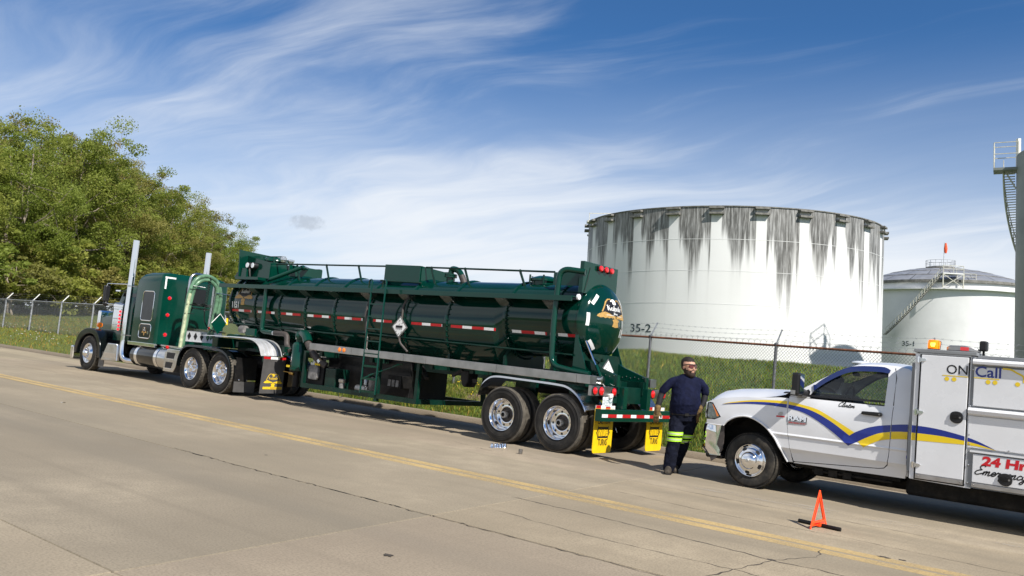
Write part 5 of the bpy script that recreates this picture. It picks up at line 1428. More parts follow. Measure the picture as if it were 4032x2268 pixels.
for y0 in (.14, 1.95):
    b = MB(); b.box(.68, .70, y0+.0, y0+.62, .80, .845); bh = b.build('flap_hanger', 'steel', tr, smooth=None)
    b = MB()
    for i in range(4): a = y0+i*.155; b.cur = i % 2; b.add([(.703, a, .845), (.703, a+.155, .845), (.703, a+.155, .905), (.703, a, .905)], [(0, 1, 2, 3)])
    b.box(.69, .702, y0, y0+.62, .845, .905)
    b.build('reflective_tape', ['tape_red', 'tape_white'], bh, smooth=None)
    # yellow warning flap, rounded foot, rough hem
    yl = y0-.065; w_ = .60; z0, z1 = .085, .855
    P = [(yl, z1), (yl, z0+.05), (yl+.015, z0+.015), (yl+.05, z0), (yl+w_-.05, z0+.004), (yl+w_-.015, z0+.02), (yl+w_, z0+.055), (yl+w_, z1)]
    b = MB(); b.prism(P, 'x', .725, .737); fp_ = b.build('warning_flap', 'yellow_flap', tr, smooth=None)
    xx = .7395
    text('lettering', 'CAUTION', .085, lambda u, v: (xx, yl+.10+u, .585+v), 'ink', fp_, bold=.025, width=.40)
    text('lettering', 'TURNS', .115, lambda u, v: (xx, yl+.155+u, .215+v), 'ink', fp_, bold=.02, width=.29)
    yc = yl+.295
    b = MB()
    for zz0, zz1, wa, wb in ((.535, .505, .17, .165), (.375, .345, .165, .17)): b.add([(xx, yc-wa, zz0), (xx, yc+wa, zz0), (xx, yc+wb, zz1), (xx, yc-wb, zz1)], [(0, 1, 2, 3)])
    for sg in (-1, 1):
        b.add([(xx, yc+sg*.145, .52), (xx, yc+sg*.165, .52), (xx, yc+sg*.215, .44), (xx, yc+sg*.165, .36), (xx, yc+sg*.145, .36), (xx, yc+sg*.180, .44)], [(0, 1, 2, 5), (5, 2, 3, 4)] if sg > 0 else [(5, 2, 1, 0), (4, 3, 2, 5)])
        b.add([(xx, yc+sg*.15, .345), (xx, yc+sg*.17, .345), (xx, yc+sg*.165, .30)], [(0, 1, 2)]); b.add([(xx, yc+sg*.15, .535), (xx, yc+sg*.17, .535), (xx, yc+sg*.175, .565)], [(0, 1, 2)])
    b.build('hexagon_frame', 'ink', fp_, smooth=None)
    text('lettering', 'WIDE', .145, lambda u, v: (xx-.0005, yc-.168+u, .366+v), 'ink', fp_, bold=.07, width=.335)
    text('lettering', 'WIDE', .120, lambda u, v: (xx+.0008, yc-.155+u, .379+v), 'yellow_flap', fp_, bold=.03, width=.31)
b = MB(); b.box(.78, .90, 0.0, 2.58, .645, .855); bp = b.build('rear_bumper', 'green', tr, smooth=None, bevel=.006)
b = MB(); y = .03; k = 0
while y < 2.55:
    L_ = .19 if k % 2 == 0 else .29; e = min(y+L_, 2.55); b.cur = 1-(k % 2); b.add([(.9035, y, .715), (.9035, e, .715), (.9035, e, .772), (.9035, y, .772)], [(0, 1, 2, 3)]); y = e; k += 1
b.build('reflective_tape', ['tape_red', 'tape_white'], bp, smooth=None)
for y in (.86, 1.70):
    MB().box(.66, .80, y, y+.13, .856, 1.245).build('bumper_post', 'green', tr, smooth=None, bevel=.005)
MB().box(.60, .66, .70, 1.9, .95, 1.25).build('rear_cross_member', 'green_frame', tr, smooth=None)
for y in (.72, 1.74):
    b = MB(); b.prism([(-.20, 1.36), (-.20, 1.68), (.10, 1.66), (.22, 1.60), (.34, 1.565), (.70, 1.45), (.70, 1.25), (.35, 1.25)], 'y', y, y+.03); b.build('tail_plate', 'green', tr, smooth=None)
    MB().box(.70, .735, y-.012, y+.07, 1.24, 1.452).build('tail_flange', 'green', tr, smooth=None)
for k in range(6):
    for y in (.715, 1.735):
        MB().sphere((.20+.09*k, y, 1.42+.02*(k % 2)), .011, 6).build('rivet', 'steel', tr)
b = MB(); b.lathe([(.06, 0), (.07, .01), (.07, .10), (.08, .11), (.08, .14), (.05, .145), (.001, .146)], (.42, .50, 1.33), 'x', 20); b.build('camlock_cap', 'alu', tr)
MB().tube(bez((.56, .50, 1.28), (.6, .52, 1.22), (.62, .56, 1.2), (.64, .58, 1.24), 8), .006, 5).build('chain', 'steel', tr)
pl = diamond('placard_holder', (.33, .99, 1.50), .235, 'steel', tr, ax='x')
diamond('placard', (.336, .99, 1.50), .20, 'white_print', pl, ax='x', th=.004)
for (y, z) in ((.99, 1.62), (.92, 1.55), (1.06, 1.53)): MB().bar((.338, y-.012, z-.012), (.338, y+.012, z+.012), .004, .014).build('clip_tab', 'steel', pl, smooth=None)
MB().tube([(.45, 1.1, .80), (.2, 1.5, 1.0)], .015, 7).build('brake_line', 'steel', tr)
MB().prism([(.75, 1.36), (1.85, 1.36), (1.75, 1.80), (.85, 1.80)], 'x', .05, .09).build('sump_plate', 'green_frame', tr, smooth=None)
# ================================================================ TRACTOR
tk = thing('semi_truck', 'dark green conventional semi tractor with chrome stacks and tall sleeper', 'truck', (-14, 1.27, 0))
CY = 1.27
for y in (.82, 1.62):
    MB().box(-18.0, -9.55, y, y+.09, .72, .98).build('frame_rail', 'black', tk, smooth=None)
# sleeper: loft of rounded rectangles along z, leaning roof nose
def rrect(x0, x1, y0, y1, z, r, n=5):
    out = []
    for cx_, cy_, a0 in ((x1-r, y1-r, 0), (x0+r, y1-r, PI/2), (x0+r, y0+r, PI), (x1-r, y0+r, 1.5*PI)):
        for k in range(n+1): t = a0+PI/2*k/n; out.append((cx_+r*math.cos(t), cy_+r*math.sin(t), z))
    return out
SX1 = -14.12
secs = [(1.03, -15.50, .20, .10), (1.20, -15.52, .19, .10), (2.40, -15.52, .19, .10), (2.78, -15.50, .20, .10), (2.90, -15.40, .215, .11), (2.99, -15.25, .25, .12), (3.045, -15.05, .32, .14), (3.065, -14.9, .42, .16)]
b = MB(); b.loft([rrect(x0, SX1 if z < 2.95 else SX1-(z-2.95)*.5, y0, 2*CY-y0, z, r) for z, x0, y0, r in secs]); sl = b.build('sleeper', 'green', tk, smooth=45)
# polished trims of the side lockers
def ring_frame(x0, x1, z0, z1, y, r, w):
    q = []
    for cx_, cz_, a0 in ((x1-r, z1-r, 0), (x0+r, z1-r, PI/2), (x0+r, z0+r, PI), (x1-r, z0+r, 1.5*PI)):
        for k in range(5): t = a0+PI/2*k/4; q.append((cx_+r*math.cos(t), y, cz_+r*math.sin(t)))
    return q
for x0, x1, z0, z1, m_ in ((-15.02, -14.40, 1.66, 2.50, 'grey_panel'), (-15.02, -14.38, 1.16, 1.56, 'blackpaint')):
    P = ring_frame(x0, x1, z0, z1, .182, .09, .02)
    b = MB(); b.add(P, [tuple(range(len(P)))]); pn = b.build('sleeper_window' if m_ == 'grey_panel' else 'locker_door', 'blackpaint', sl, smooth=None)
    MB().tube(P, .015, 6, closed=True).build('trim', 'chrome', pn)
MB().box(-14.52, -14.49, .165, .185, 1.28, 1.36).build('locker_latch', 'chrome', sl, smooth=None)
emblem(sl, .26, lambda u, v, e: (-14.72+u, .178-e, 1.34+v), 'eagle_emblem', ('logo_black', 'gold', 'white_print', 'white_print'), subd=0, bros=False)
MB().box(-15.55, -14.05, .16, .24, .93, 1.03).build('sill_trim', 'chrome', tk, smooth=None, bevel=.01)
# back wall fittings
xb = SX1+.002
b = MB(); b.box(xb, xb+.004, .285, .335, 2.60, 2.95); b.box(xb, xb+.004, .335, .60, 2.905, 2.95); b.build('corner_tape', 'white_print', sl, smooth=None)
for y in (.475, 2.065):
    for z in (2.35, 1.87, 1.31):
        MB().lathe([(.062, 0), (.062, .012), (.056, .014)], (xb, y, z), 'x', 20).build('lamp_ring', 'chrome', sl)
        MB().lathe([(.054, .010), (.045, .026), (.001, .034)], (xb, y, z), 'x', 20).build('marker_lamp', 'red_lens', sl)
MB().box(xb, xb+.01, .95, 1.6, 2.28, 2.72).build('rear_window', 'blackpaint', sl, smooth=None, bevel=.004)
# cab, roof and glass
b = MB(); b.loft([rrect(-16.75, -15.53, .30, 2.24, 1.0, .06), rrect(-16.75, -15.53, .30, 2.24, 1.95, .06), rrect(-16.60, -15.53, .36, 2.18, 2.45, .08), rrect(-16.45, -15.53, .44, 2.10, 2.66, .10), rrect(-16.2, -15.6, .6, 1.94, 2.70, .1)]); cab = b.build('cab', 'green', tk, smooth=45)
MB().add([(-16.62, .318, 1.98), (-15.75, .318, 1.98), (-15.75, .352, 2.42), (-16.5, .352, 2.42)], [(0, 1, 2, 3)]).build('door_window', 'blackpaint', cab, smooth=None)
MB().add([(-16.765, .45, 1.97), (-16.765, 2.09, 1.97), (-16.615, 2.05, 2.42), (-16.615, .49, 2.42)], [(0, 1, 2, 3)]).build('windshield', 'blackpaint', cab, smooth=None)
MB().box(-16.9, -16.3, .30, .345, 2.46, 2.50).build('sun_visor', 'chrome', cab, smooth=None)
# hood and radiator shell
b = MB(); b.loft([[(-16.76, .50, 1.0), (-16.76, 2.04, 1.0), (-16.76, 2.04, 1.75), (-16.76, 1.75, 1.93), (-16.76, .79, 1.93), (-16.76, .50, 1.75)], [(-18.45, .72, .9), (-18.45, 1.82, .9), (-18.45, 1.82, 1.68), (-18.45, 1.66, 1.80), (-18.45, .88, 1.80), (-18.45, .72, 1.68)]]); b.build('hood', 'green', tk, smooth=30, bevel=.03)
b = MB(); b.box(-18.60, -18.45, .66, 1.88, .72, 1.86); b.build('radiator_shell', 'chrome', tk, smooth=None, bevel=.05)
MB().box(-18.80, -18.62, .05, 2.49, .28, .70).build('bumper', 'chrome', tk, smooth=None, bevel=.05)
# front fenders
fo = smooth_poly([(-18.50, .50), (-18.52, .72), (-18.42, .98), (-18.18, 1.18), (-17.85, 1.275), (-17.55, 1.28), (-17.28, 1.22), (-17.06, 1.06), (-16.90, .78), (-16.82, .42)], 5)
fi = smooth_poly([(-17.0, .42), (-17.04, .70), (-17.2, .96), (-17.45, 1.10), (-17.75, 1.11), (-18.02, 1.03), (-18.22, .88), (-18.33, .66), (-18.36, .50)], 5)
for y0, y1 in ((.04, .70), (1.84, 2.50)):
    b = MB(); b.prism(fo+fi, 'y', y0, y1); b.build('front_fender', 'blackpaint', tk, smooth=50, bevel=.035, seg=3)
b = MB(); b.prism([(-17.05, .60), (-17.0, 1.10), (-16.75, 1.30), (-16.2, 1.30), (-16.2, .60)], 'y', .40, .55); b.build('fender_skirt', 'blackpaint', tk, smooth=None, bevel=.03)
o = MB(); o.lathe([(.075, -.05), (.085, 0), (.075, .05), (.02, .06)], (-17.62, .30, 1.40), 'x', 18); o.tube([(-17.62, .30, 1.36), (-17.62, .30, 1.24)], .02, 7); o.build('turn_signal', 'amber_lens', tk)
MB().lathe([(.05, 0), (.055, .06), (.03, .12), (.001, .13)], (-18.70, .12, .33), 'y', 14).build('bumper_lamp', 'amber_lens', tk)
b = MB(); b.prism([(-17.02, .16), (-16.72, .16), (-16.72, .62), (-17.0, .62)], 'y', .12, .14); b.build('front_mudflap', 'flap_grey', tk, smooth=None)
# air cleaners
for y, nm in ((.30, 0), (2.24, 1)):
    c = (-16.42, y, 1.28)
    b = MB(); b.lathe([(.001, 0), (.18, 0), (.205, .02), (.205, .64), (.215, .65), (.215, .70), (.235, .71), (.235, .78), (.20, .82), (.10, .845), (.001, .85)], c, 'z', 36); ac = b.build('air_cleaner', 'chrome', tk, smooth=40)
    for z in (.18, .36, .64): MB().lathe([(.206, -.015), (.214, -.012), (.214, .012), (.206, .015)], (c[0], c[1], c[2]+z), 'z', 36).build('strap', 'alu', ac)
    if not nm:
        b = MB(); b.bar((-16.235, .175, 1.28), (-16.235, .175, 1.93), .06, .03, (1, -1, 0)); b.build('light_bar', 'chrome', ac, smooth=None)
        for k in range(6):
            MB().lathe([(.035, 0), (.032, .02), (.001, .03)], (-16.215, .17, 1.33+k*.105), 'x', 14).build('marker_lamp', 'red_lit', ac)
# mirror
b = MB(); b.box(-17.0, -16.86, -.04, .12, 2.12, 2.60); b.build('mirror', 'blackplastic', tk, smooth=None, bevel=.03)
MB().tube(fillet([(-16.93, .04, 2.60), (-16.93, .04, 2.66), (-16.1, .25, 2.68)], .05), .014, 7).build('mirror_arm', 'chrome', tk)
MB().tube(fillet([(-16.93, .04, 2.12), (-16.93, .04, 2.06), (-16.3, .30, 2.05)], .05), .014, 7).build('mirror_arm', 'chrome', tk)
MB().sphere((-16.94, .06, 2.06), .085, 14).build('spot_mirror', 'blackplastic', tk)
# stacks
for y, nm in ((.17, 0), (2.56, 1)):
    b = MB(); b.tube(fillet([(-15.35, y+.25, .45), (-15.72, y, .46), (-15.80, y, .85), (-15.80, y, 3.98)], .22, 8), .085, 20); st_ = b.build('exhaust_stack', 'chrome', tk, smooth=50)
    MB().lathe([(.086, 0), (.070, -.002), (.068, -.25)], (-15.80, y, 3.982), 'z', 20).build('stack_mouth', 'ink', st_)
    for z in (1.18, 2.62):
        MB().lathe([(.087, -.025), (.095, -.02), (.095, .02), (.087, .025)], (-15.80, y, z), 'z', 20).build('clamp', 'alu', st_)
        MB().bar((-15.78, y, z), (-15.50, CY+(y-CY)*.85, z), .04, .03).build('bracket', 'steel', st_, smooth=None)
# cab step box, fuel tank, rear step
b = MB(); b.prism([(-16.50, .90), (-15.92, .90), (-15.84, .40), (-16.80, .37), (-16.78, .43)], 'y', .06, .50); b.build('cab_step', 'alu', tk, smooth=None, bevel=.02)
MB().box(-16.62, -15.9, .045, .058, .47, .62).build('step_tread', 'chrome', tk, smooth=None)
b = MB(); b.lathe([(.001, -15.30), (.22, -15.29), (.30, -15.25), (.315, -15.20), (.315, -13.75)], (0, .42, .66), 'x', 40); ft = b.build('fuel_tank', 'blackpaint', tk, smooth=40)
b = MB(); b.lathe([(.318, -13.75), (.318, -13.30), (.30, -13.26), (.20, -13.22), (.001, -13.21)], (0, .42, .66), 'x', 40); b.build('fuel_tank_end', 'alu', ft, smooth=40)
for x in (-14.92, -13.86): MB().lathe([(.316, x-.07), (.325, x-.065), (.325, x+.065), (.316, x+.07)], (0, .42, .66), 'x', 40).build('tank_strap', 'chrome', ft)
MB().lathe([(.06, 0), (.06, .06), (.001, .065)], (-13.6, .32, .96), 'z', 14).build('filler_cap', 'red_lens', ft)
b = MB(); b.prism([(-13.22, .34), (-12.72, .34), (-12.52, .62), (-12.50, .95), (-13.05, .96), (-13.22, .86)], 'y', .03, .62); sb = b.build('battery_box', 'alu', tk, smooth=None, bevel=.015)
MB().prism([(-13.02, .964), (-12.52, .954), (-12.52, .975), (-13.02, .985)], 'y', .03, .62).build('deck_tread', 'green', sb, smooth=None)
for x0, x1, z0, z1 in ((-13.10, -12.74, .70, .86), (-13.12, -12.82, .44, .60)):
    MB().prism([(x0, z0), (x1, z0), (x1+.05, z1), (x0+.02, z1)], 'y', .022, .034).build('step_hole', 'ink', sb, smooth=None)
    MB().bar((x0-.03, .015, z0-.02), (x1+.03, .015, z0-.02), .03, .02).build('step_edge', 'chrome', sb, smooth=None)
# deck behind the sleeper, lamp bar with diamond cut-outs
MB().box(-14.1, -11.6, .30, 2.25, .985, 1.03).build('deck_plate', 'alu', tk, smooth=None)
b = MB(); b.box(-12.80, -12.74, .24, 1.40, 1.20, 1.50); lbp = b.build('deck_panel', 'alu_bright', tk, smooth=None, bevel=.006)
for i in range(5):
    y = .40+i*.19; b = MB(); b.add([(-12.736, y-.058, 1.35), (-12.736, y, 1.24), (-12.736, y+.058, 1.35), (-12.736, y, 1.46)], [(0, 1, 2, 3)]); b.build('diamond_cutout', 'ink', lbp, smooth=None)
MB().box(-12.80, -12.72, .30, 1.40, 1.50, 1.56).build('deck_rail', 'alu', tk, smooth=None)
for y in (.98, 1.25): MB().lathe([(.045, 0), (.04, .02), (.001, .03)], (-12.74, y, 1.60 if y < 1 else 1.30), 'x', 16).build('marker_lamp', 'red_lens', tk)
# hose rack: aluminium hoop, green hose over it
hoop = fillet([(-12.85, .27, 1.05), (-12.85, .30, 3.06), (-12.85, 1.06, 3.04), (-12.85, 1.03, 1.2)], .22, 8)
MB().tube(hoop, .042, 12).build('hose_rack', 'alu', tk)
MB().box(-12.88, -12.82, .32, 1.02, 2.18, 2.26).build('rack_bar', 'alu', tk, smooth=None)
MB().box(-12.87, -12.83, .36, .98, 2.10, 2.13).build('rack_bar', 'alu', tk, smooth=None)
for k, off in enumerate((0.0, .105)):
    path = [(-12.72, .16+off*.6, 1.02), (-12.72, .20+off*.6, 1.9), (-12.72, .24+off, 2.55), (-12.70, .40+off*.4, 2.92-off), (-12.70, .72, 3.03-off), (-12.70, 1.05-off*.4, 2.88-off), (-12.72, 1.20-off, 2.45), (-12.74, 1.18-off, 1.95), (-12.76, 1.10-off, 1.50), (-12.8, 1.05-off, 1.25)]
    P = smooth_poly(path, 5); MB().tube(P, .055, 12).build('green_hose', 'hose_green', tk, smooth=60)
# pale lower lengths of the hose: added strand, reflected sunlight put into its colour
MB().tube([(-12.69, .145, 1.02), (-12.69, .17, 1.5), (-12.69, .20, 2.1), (-12.69, .24, 2.5)], .048, 8).build('hose_sunlit_strand', 'hose_sunlit', tk)
for z, y in ((2.62, .28), (1.95, .20), (2.2, .24)): MB().tube([(-12.66, y-.08, z), (-12.66, y+.20, z+.01)], .010, 6).build('hose_tie', 'black', tk)
# coiled air and electric lines
def coil(p0, p1, r, turns, wr):
    P = []; p0, p1 = Vector(p0), Vector(p1); n = turns*8
    for i in range(n+1):
        t = i/n; a = 2*PI*turns*t; q = p0.lerp(p1, t); P.append(q+Vector((r*math.cos(a), r*math.sin(a), 0)))
    return P
MB().tube(coil((-12.65, .76, 2.95), (-12.62, .70, 2.05), .035, 14, .012), .011, 5).build('coiled_line', 'black', tk)
MB().tube(bez((-12.62, .70, 2.05), (-12.6, .68, 1.6), (-12.3, .75, 1.5), (-11.9, .95, 1.52), 12), .016, 6).build('air_line', 'black', tk)
MB().tube(bez((-13.0, .55, 2.15), (-13.1, .50, 1.9), (-13.2, .40, 1.7), (-13.1, .35, 1.5), 12), .035, 6).build('air_line', 'black', tk)
MB().bar((-12.6, .76, 3.0), (-13.2, .80, 2.96), .03, .03).build('line_arm', 'steel', tk, smooth=None)
MB().tube([(-12.65, 1.0, 2.60), (-12.5, 1.45, 2.58)], .012, 6).build('hanger_rod', 'alu', tk)
MB().tube([(-12.65, .28, 2.72), (-12.5, .56, 2.70)], .010, 6).build('hanger_rod', 'alu', tk)
# fifth wheel
MB().box(-11.7, -10.6, .75, 1.8, 1.03, 1.12).build('fifth_wheel', 'black', tk, smooth=None, bevel=.02)
# drive fenders
fp = smooth_poly([(-12.50, .55), (-12.47, .78), (-12.36, .98), (-12.18, 1.10), (-11.9, 1.135), (-11.2, 1.13), (-10.62, 1.11), (-10.34, 1.04), (-10.14, .90), (-10.03, .70), (-9.99, .42)], 5)
for y0 in (-.02, 1.93):
    b = MB(); b.loft([[(x, y0, z-.055), (x, y0+.004, z), (x, y0+.62, z), (x, y0+.62, z-.012), (x, y0+.02, z-.012), (x, y0+.012, z-.055)] for x, z in fp]); b.build('drive_fender', 'blackpaint', tk, smooth=50)
b = MB(); b.box(-9.82, -9.80, .0, .60, .10, .36); fl = b.build('drive_mudflap', 'flap_grey', tk, smooth=None)
MB().box(-9.80, -9.79, .34, .60, .37, .41).build('flap_plate', 'chrome', fl, smooth=None)
for y in (.12, .35): MB().sphere((-9.79, y, .40), .02, 8).build('bolt', 'chrome', fl)
MB().box(-9.84, -9.82, .02, .62, .36, .95).build('flap_backing', 'black', tk, smooth=None)
# axles and wheels
for x in (-10.5, -11.82):
    MB().tube([(x, .2, .52), (x, 2.34, .52)], .10, 12).build('axle', 'black', tk)
    MB().sphere((x, CY, .52), .25, 14, (1, .8, 1)).build('differential', 'black', tk)
    wheel(tk, 'drive', x, .0, .52, spin=.2); inner_tyre(tk, x, .33, .52)
    wheel(tk, 'drive', x, 2.54, .52, far=True); inner_tyre(tk, x, 1.935, .52)
wheel(tk, 'steer', -17.65, .06, .52); wheel(tk, 'steer', -17.65, 2.48, .52, far=True)
MB().tube([(-17.65, .3, .50), (-17.65, 2.24, .50)], .07, 10).build('axle', 'black', tk)
MB().box(-17.2, -15.4, .75, 1.8, .40, 1.0).build('engine_sump', 'black', tk, smooth=None, bevel=.05)
MB().tube([(-15.4, CY, .62), (-11.8, CY, .58)], .06, 10).build('drive_shaft', 'black', tk)
MB().box(-14.4, -13.4, .9, 1.2, .30, .62).build('air_tank', 'black', tk, smooth=None, bevel=.05)
# placard plate hanging ahead of the trailer
g = MB(); g.prism([(.12, 1.74), (.34, 1.47), (.57, 1.76), (.345, 2.0)], 'x', -11.33, -11.31); pp = g.build('placard_plate', 'green', tr, smooth=None)
MB().tube([(-11.30, .12, 1.75), (-11.30, .345, 2.01), (-11.30, .575, 1.77)], .010, 6).build('plate_edge', 'cream_white', pp)
MB().box(-11.32, -11.30, .55, .60, 1.74, 1.92).build('side_reflector', 'yellow', tr, smooth=None)
MB().box(-11.45, -11.2, .30, 2.29, 1.14, 1.40).build('nose_beam', 'green', tr, smooth=None, bevel=.01)
MB().tube(fillet([(-11.35, .70, 1.46), (-10.6, .55, 1.47), (-9.95, .5, 1.46), (-9.7, .45, 1.54)], .1), .05, 8).build('nose_pipe', 'green', tr)
MB().box(-10.1, -9.72, .36, .42, 1.52, 1.70).build('nose_plate', 'green', tr, smooth=None)
MB().lathe([(.10, 0), (.10, .2), (.001, .2)], (-10.4, .42, 1.66), 'x', 14).build('junction_box', 'engine', tr)
# ================================================================ SERVICE PICKUP
pk = thing('service_pickup', 'white pickup with blue and yellow swoosh and tall white service body', 'pickup', (5.4, .85, 0))
PC = .85; NEAR = -.15
def side_y(x, z):
    "outer skin of the near side"
    y = float(np.interp(z, [.40, .48, .60, .66, .74, .82, .845, .87, 1.0, 1.2, 1.33, 1.42, 1.5], [-.045, -.075, -.105, -.150, -.152, -.158, -.175, -.163, -.170, -.163, -.145, -.110, -.080]))
    if x < 3.25: y += .06*((3.25-x)/.5)**2*1.2      # nose tucks in
    return y
CUTS = [2.9, 3.0, 3.1, 3.25, 3.5, 4.0, 4.5, 5.0]
CV = [.48, .60, .66, .74, .82, .845, .87, 1.0, 1.1, 1.2, 1.33, 1.42]
def far(y): return 2*PC-y
def both(name, polys, mats, near_label=None, thick=.05):
    o = sheet(name, polys, lambda x, z: (x, side_y(x, z), z), mats, pk, cuts=CUTS, cutsv=CV, thick=thick, tdir=(0, 1, 0), smooth=28)
    sheet(name, [list(reversed(p)) for p in polys], lambda x, z: (x, far(side_y(x, z)), z), mats, pk, cuts=CUTS, cutsv=CV, thick=thick, tdir=(0, -1, 0), smooth=28)
    return o
AX = 3.66
arch = smooth_poly([(3.205, .866), (3.27, .94), (3.40, 1.015), (3.56, 1.045), (3.72, 1.01), (3.88, .92), (4.0, .80), (4.08, .68), (4.15, .55), (4.20, .462)], 4)
top = smooth_poly([(4.172, 1.372), (4.0, 1.372), (3.85, 1.356), (3.6, 1.338), (3.34, 1.305), (3.1, 1.262), (2.955, 1.215)], 4)
fend = arch + [(4.268, .462), (4.245, .60), (4.205, .85), (4.178, 1.08), (4.172, 1.25)] + top + [(2.915, 1.20), (3.0, 1.19), (3.155, .985), (3.05, .935), (2.91, .93), (2.91, .862), (3.195, .862)]
fender = both('front_fender', [fend], 'white_paint')
door_p = [(4.178, 1.40), (4.178, 1.25), (4.184, 1.08), (4.211, .85), (4.251, .60), (4.282, .492), (4.30, .480), (5.46, .560), (5.53, .575), (5.575, .625), (5.595, .75), (5.608, 1.0), (5.612, 1.40)]
door = both('door', [door_p], 'white_paint')
corner = [(5.620, 1.42), (5.616, 1.0), (5.604, .75), (5.585, .615), (5.535, .565), (5.46, .550), (4.30, .470), (4.28, .455), (5.80, .47), (5.825, .60), (5.83, 1.42)]
rocker = both('cab_corner', [corner], 'white_paint')
# lip of the wheel arch
for yf in (0, 1):
    P = [(x, (side_y(x, z)-.012) if not yf else far(side_y(x, z)-.012), z) for x, z in arch]
    MB().tube(P, .016, 6).build('arch_lip', 'white_paint', pk)
    b = MB(); yn = .04 if not yf else far(.04)
    q = [(x, z) for x, z in arch]; b.prism(q+[(4.2, 1.2), (3.2, 1.2)], 'y', yn, yn+(.5 if not yf else -.5)); b.build('wheel_house', 'underbody', pk, smooth=None)
MB().box(2.98, 4.30, .42, 1.28, .45, 1.18).build('engine_bay', 'underbody', pk, smooth=None)
MB().box(3.0, 4.25, .10, 1.60, 1.06, 1.20).build('engine_bay', 'underbody', pk, smooth=None)
# hood: a crowned sheet
def hood_z(x, s):
    edge = float(np.interp(x, [2.90, 2.955, 3.1, 3.34, 3.6, 3.85, 4.0, 4.12], [1.17, 1.215, 1.262, 1.305, 1.338, 1.356, 1.385, 1.42]))
    ctr = float(np.interp(x, [2.88, 2.92, 3.0, 3.24, 3.63, 3.95, 4.14], [1.20, 1.31, 1.385, 1.44, 1.478, 1.495, 1.50]))
    a = abs(s); k = 1-np.clip((a-.50)/.5, 0, 1)**1.6 if a > .5 else 1.0
    return edge+(ctr-edge)*max(0, k)
hx_ = list(np.linspace(2.90, 4.12, 20)); hs = list(np.linspace(-1, 1, 29))
b = MB(); vs = []
for x in hx_:
    hw = 1.0-(.06*((3.25-x)/.5)**2*1.2 if x < 3.25 else 0)-.012
    for s_i in hs: vs.append((x-.05*(1-s_i*s_i)*np.clip((3.1-x)/.2, 0, 1), PC+s_i*hw, hood_z(x, s_i)))
nn_ = len(hs)
b.add(vs, [(i*nn_+k, i*nn_+k+1, (i+1)*nn_+k+1, (i+1)*nn_+k) for i in range(len(hx_)-1) for k in range(nn_-1)]); b.build('hood', 'white_paint', pk, smooth=40)
b = MB(); b.box(4.12, 4.32, .06, 1.64, 1.36, 1.455); b.build('cowl', 'blackplastic', pk, smooth=None, bevel=.02)
b = MB(); b.sphere((4.10, .05, 1.45), .06, 12, (1.3, 1.0, .35)); b.build('washer_cover', 'blackplastic', pk)
MB().tube([(4.18, .2, 1.475), (4.30, .75, 1.52)], .009, 5).build('wiper', 'black', pk)
# grille, lamps, bumper
b = MB(); b.box(2.83, 2.92, .10, 1.60, .90, 1.24); gr = b.build('grille', 'chrome', pk, smooth=None, bevel=.03)
b = MB(); b.box(2.818, 2.832, .16, .82, .95, 1.18); b.box(2.818, 2.832, .88, 1.54, .95, 1.18); b.build('grille_mesh', 'black', gr, smooth=None)
for sg in (0, 1):
    f_ = (lambda y: y) if not sg else far
    def hl(x, z, e): return (x, f_(side_y(x, z)+.012-e), z)
    hp_ = [(2.905, 1.185), (2.995, 1.178), (3.14, .985), (3.045, .945), (2.905, .945)]
    lamp = sheet('headlamp', [hp_ if not sg else list(reversed(hp_))], lambda x, z: hl(x, z, 0), 'headlight', pk, cuts=[2.95, 3.0, 3.05], thick=.03, tdir=(0, 1 if not sg else -1, 0), smooth=30)
    P2 = [(2.985, 1.165), (3.0, 1.160), (3.118, .998), (3.085, .985), (3.045, 1.06)]
    sheet('side_amber', [P2 if not sg else list(reversed(P2))], lambda x, z: hl(x, z, .004), 'amber_lens', lamp, cuts=[3.0])
    MB().tube([hl(x, z, .004) for x, z in hp_], .008, 5, closed=True).build('lamp_bezel', 'black', lamp)
    b = MB(); b.lathe([(.07, 0), (.075, .03), (.05, .05)], (2.96, f_(side_y(2.96, 1.04)+.005), 1.04), 'y', 16); b.build('reflector', 'chrome', lamp)
    b = MB(); y0 = f_(-.06); y1 = f_(.12); b.box(2.84, 2.915, min(y0, y1), max(y0, y1), .94, 1.19); b.build('lamp_front', 'lens_clear', lamp, smooth=None, bevel=.02)
bs = []
for y, dx in ((-.125, .27), (-.135, .12), (-.06, .02), (.2, -.03), (.85, -.05), (1.5, -.03), (1.76, .02), (1.835, .12), (1.825, .27)):
    x = 2.83+dx; bs.append([(x+.05, y, .40), (x-.015, y, .48), (x-.02, y, .60), (x-.0, y, .70), (x-.02, y, .74), (x-.01, y, .845), (x+.02, y, .865), (x+(.05 if dx > .2 else .14), PC+(y-PC)*.95, .865), (x+(.05 if dx > .2 else .14), PC+(y-PC)*.95, .40)])
b = MB(); b.loft(bs); bm_ = b.build('front_bumper', 'chrome', pk, smooth=45)
b = MB(); b.box(2.86, 3.15, .0, 1.7, .34, .42); b.build('air_dam', 'blackplastic', pk, smooth=None, bevel=.03)
b = MB(); b.prism([(3.02, .30), (3.10, .36), (3.20, .50), (3.20, .86), (3.165, .86), (3.10, .60), (3.03, .44), (3.0, .36)], 'y', -.115, -.09); b.build('fender_liner', 'hose_brown', pk, smooth=None)
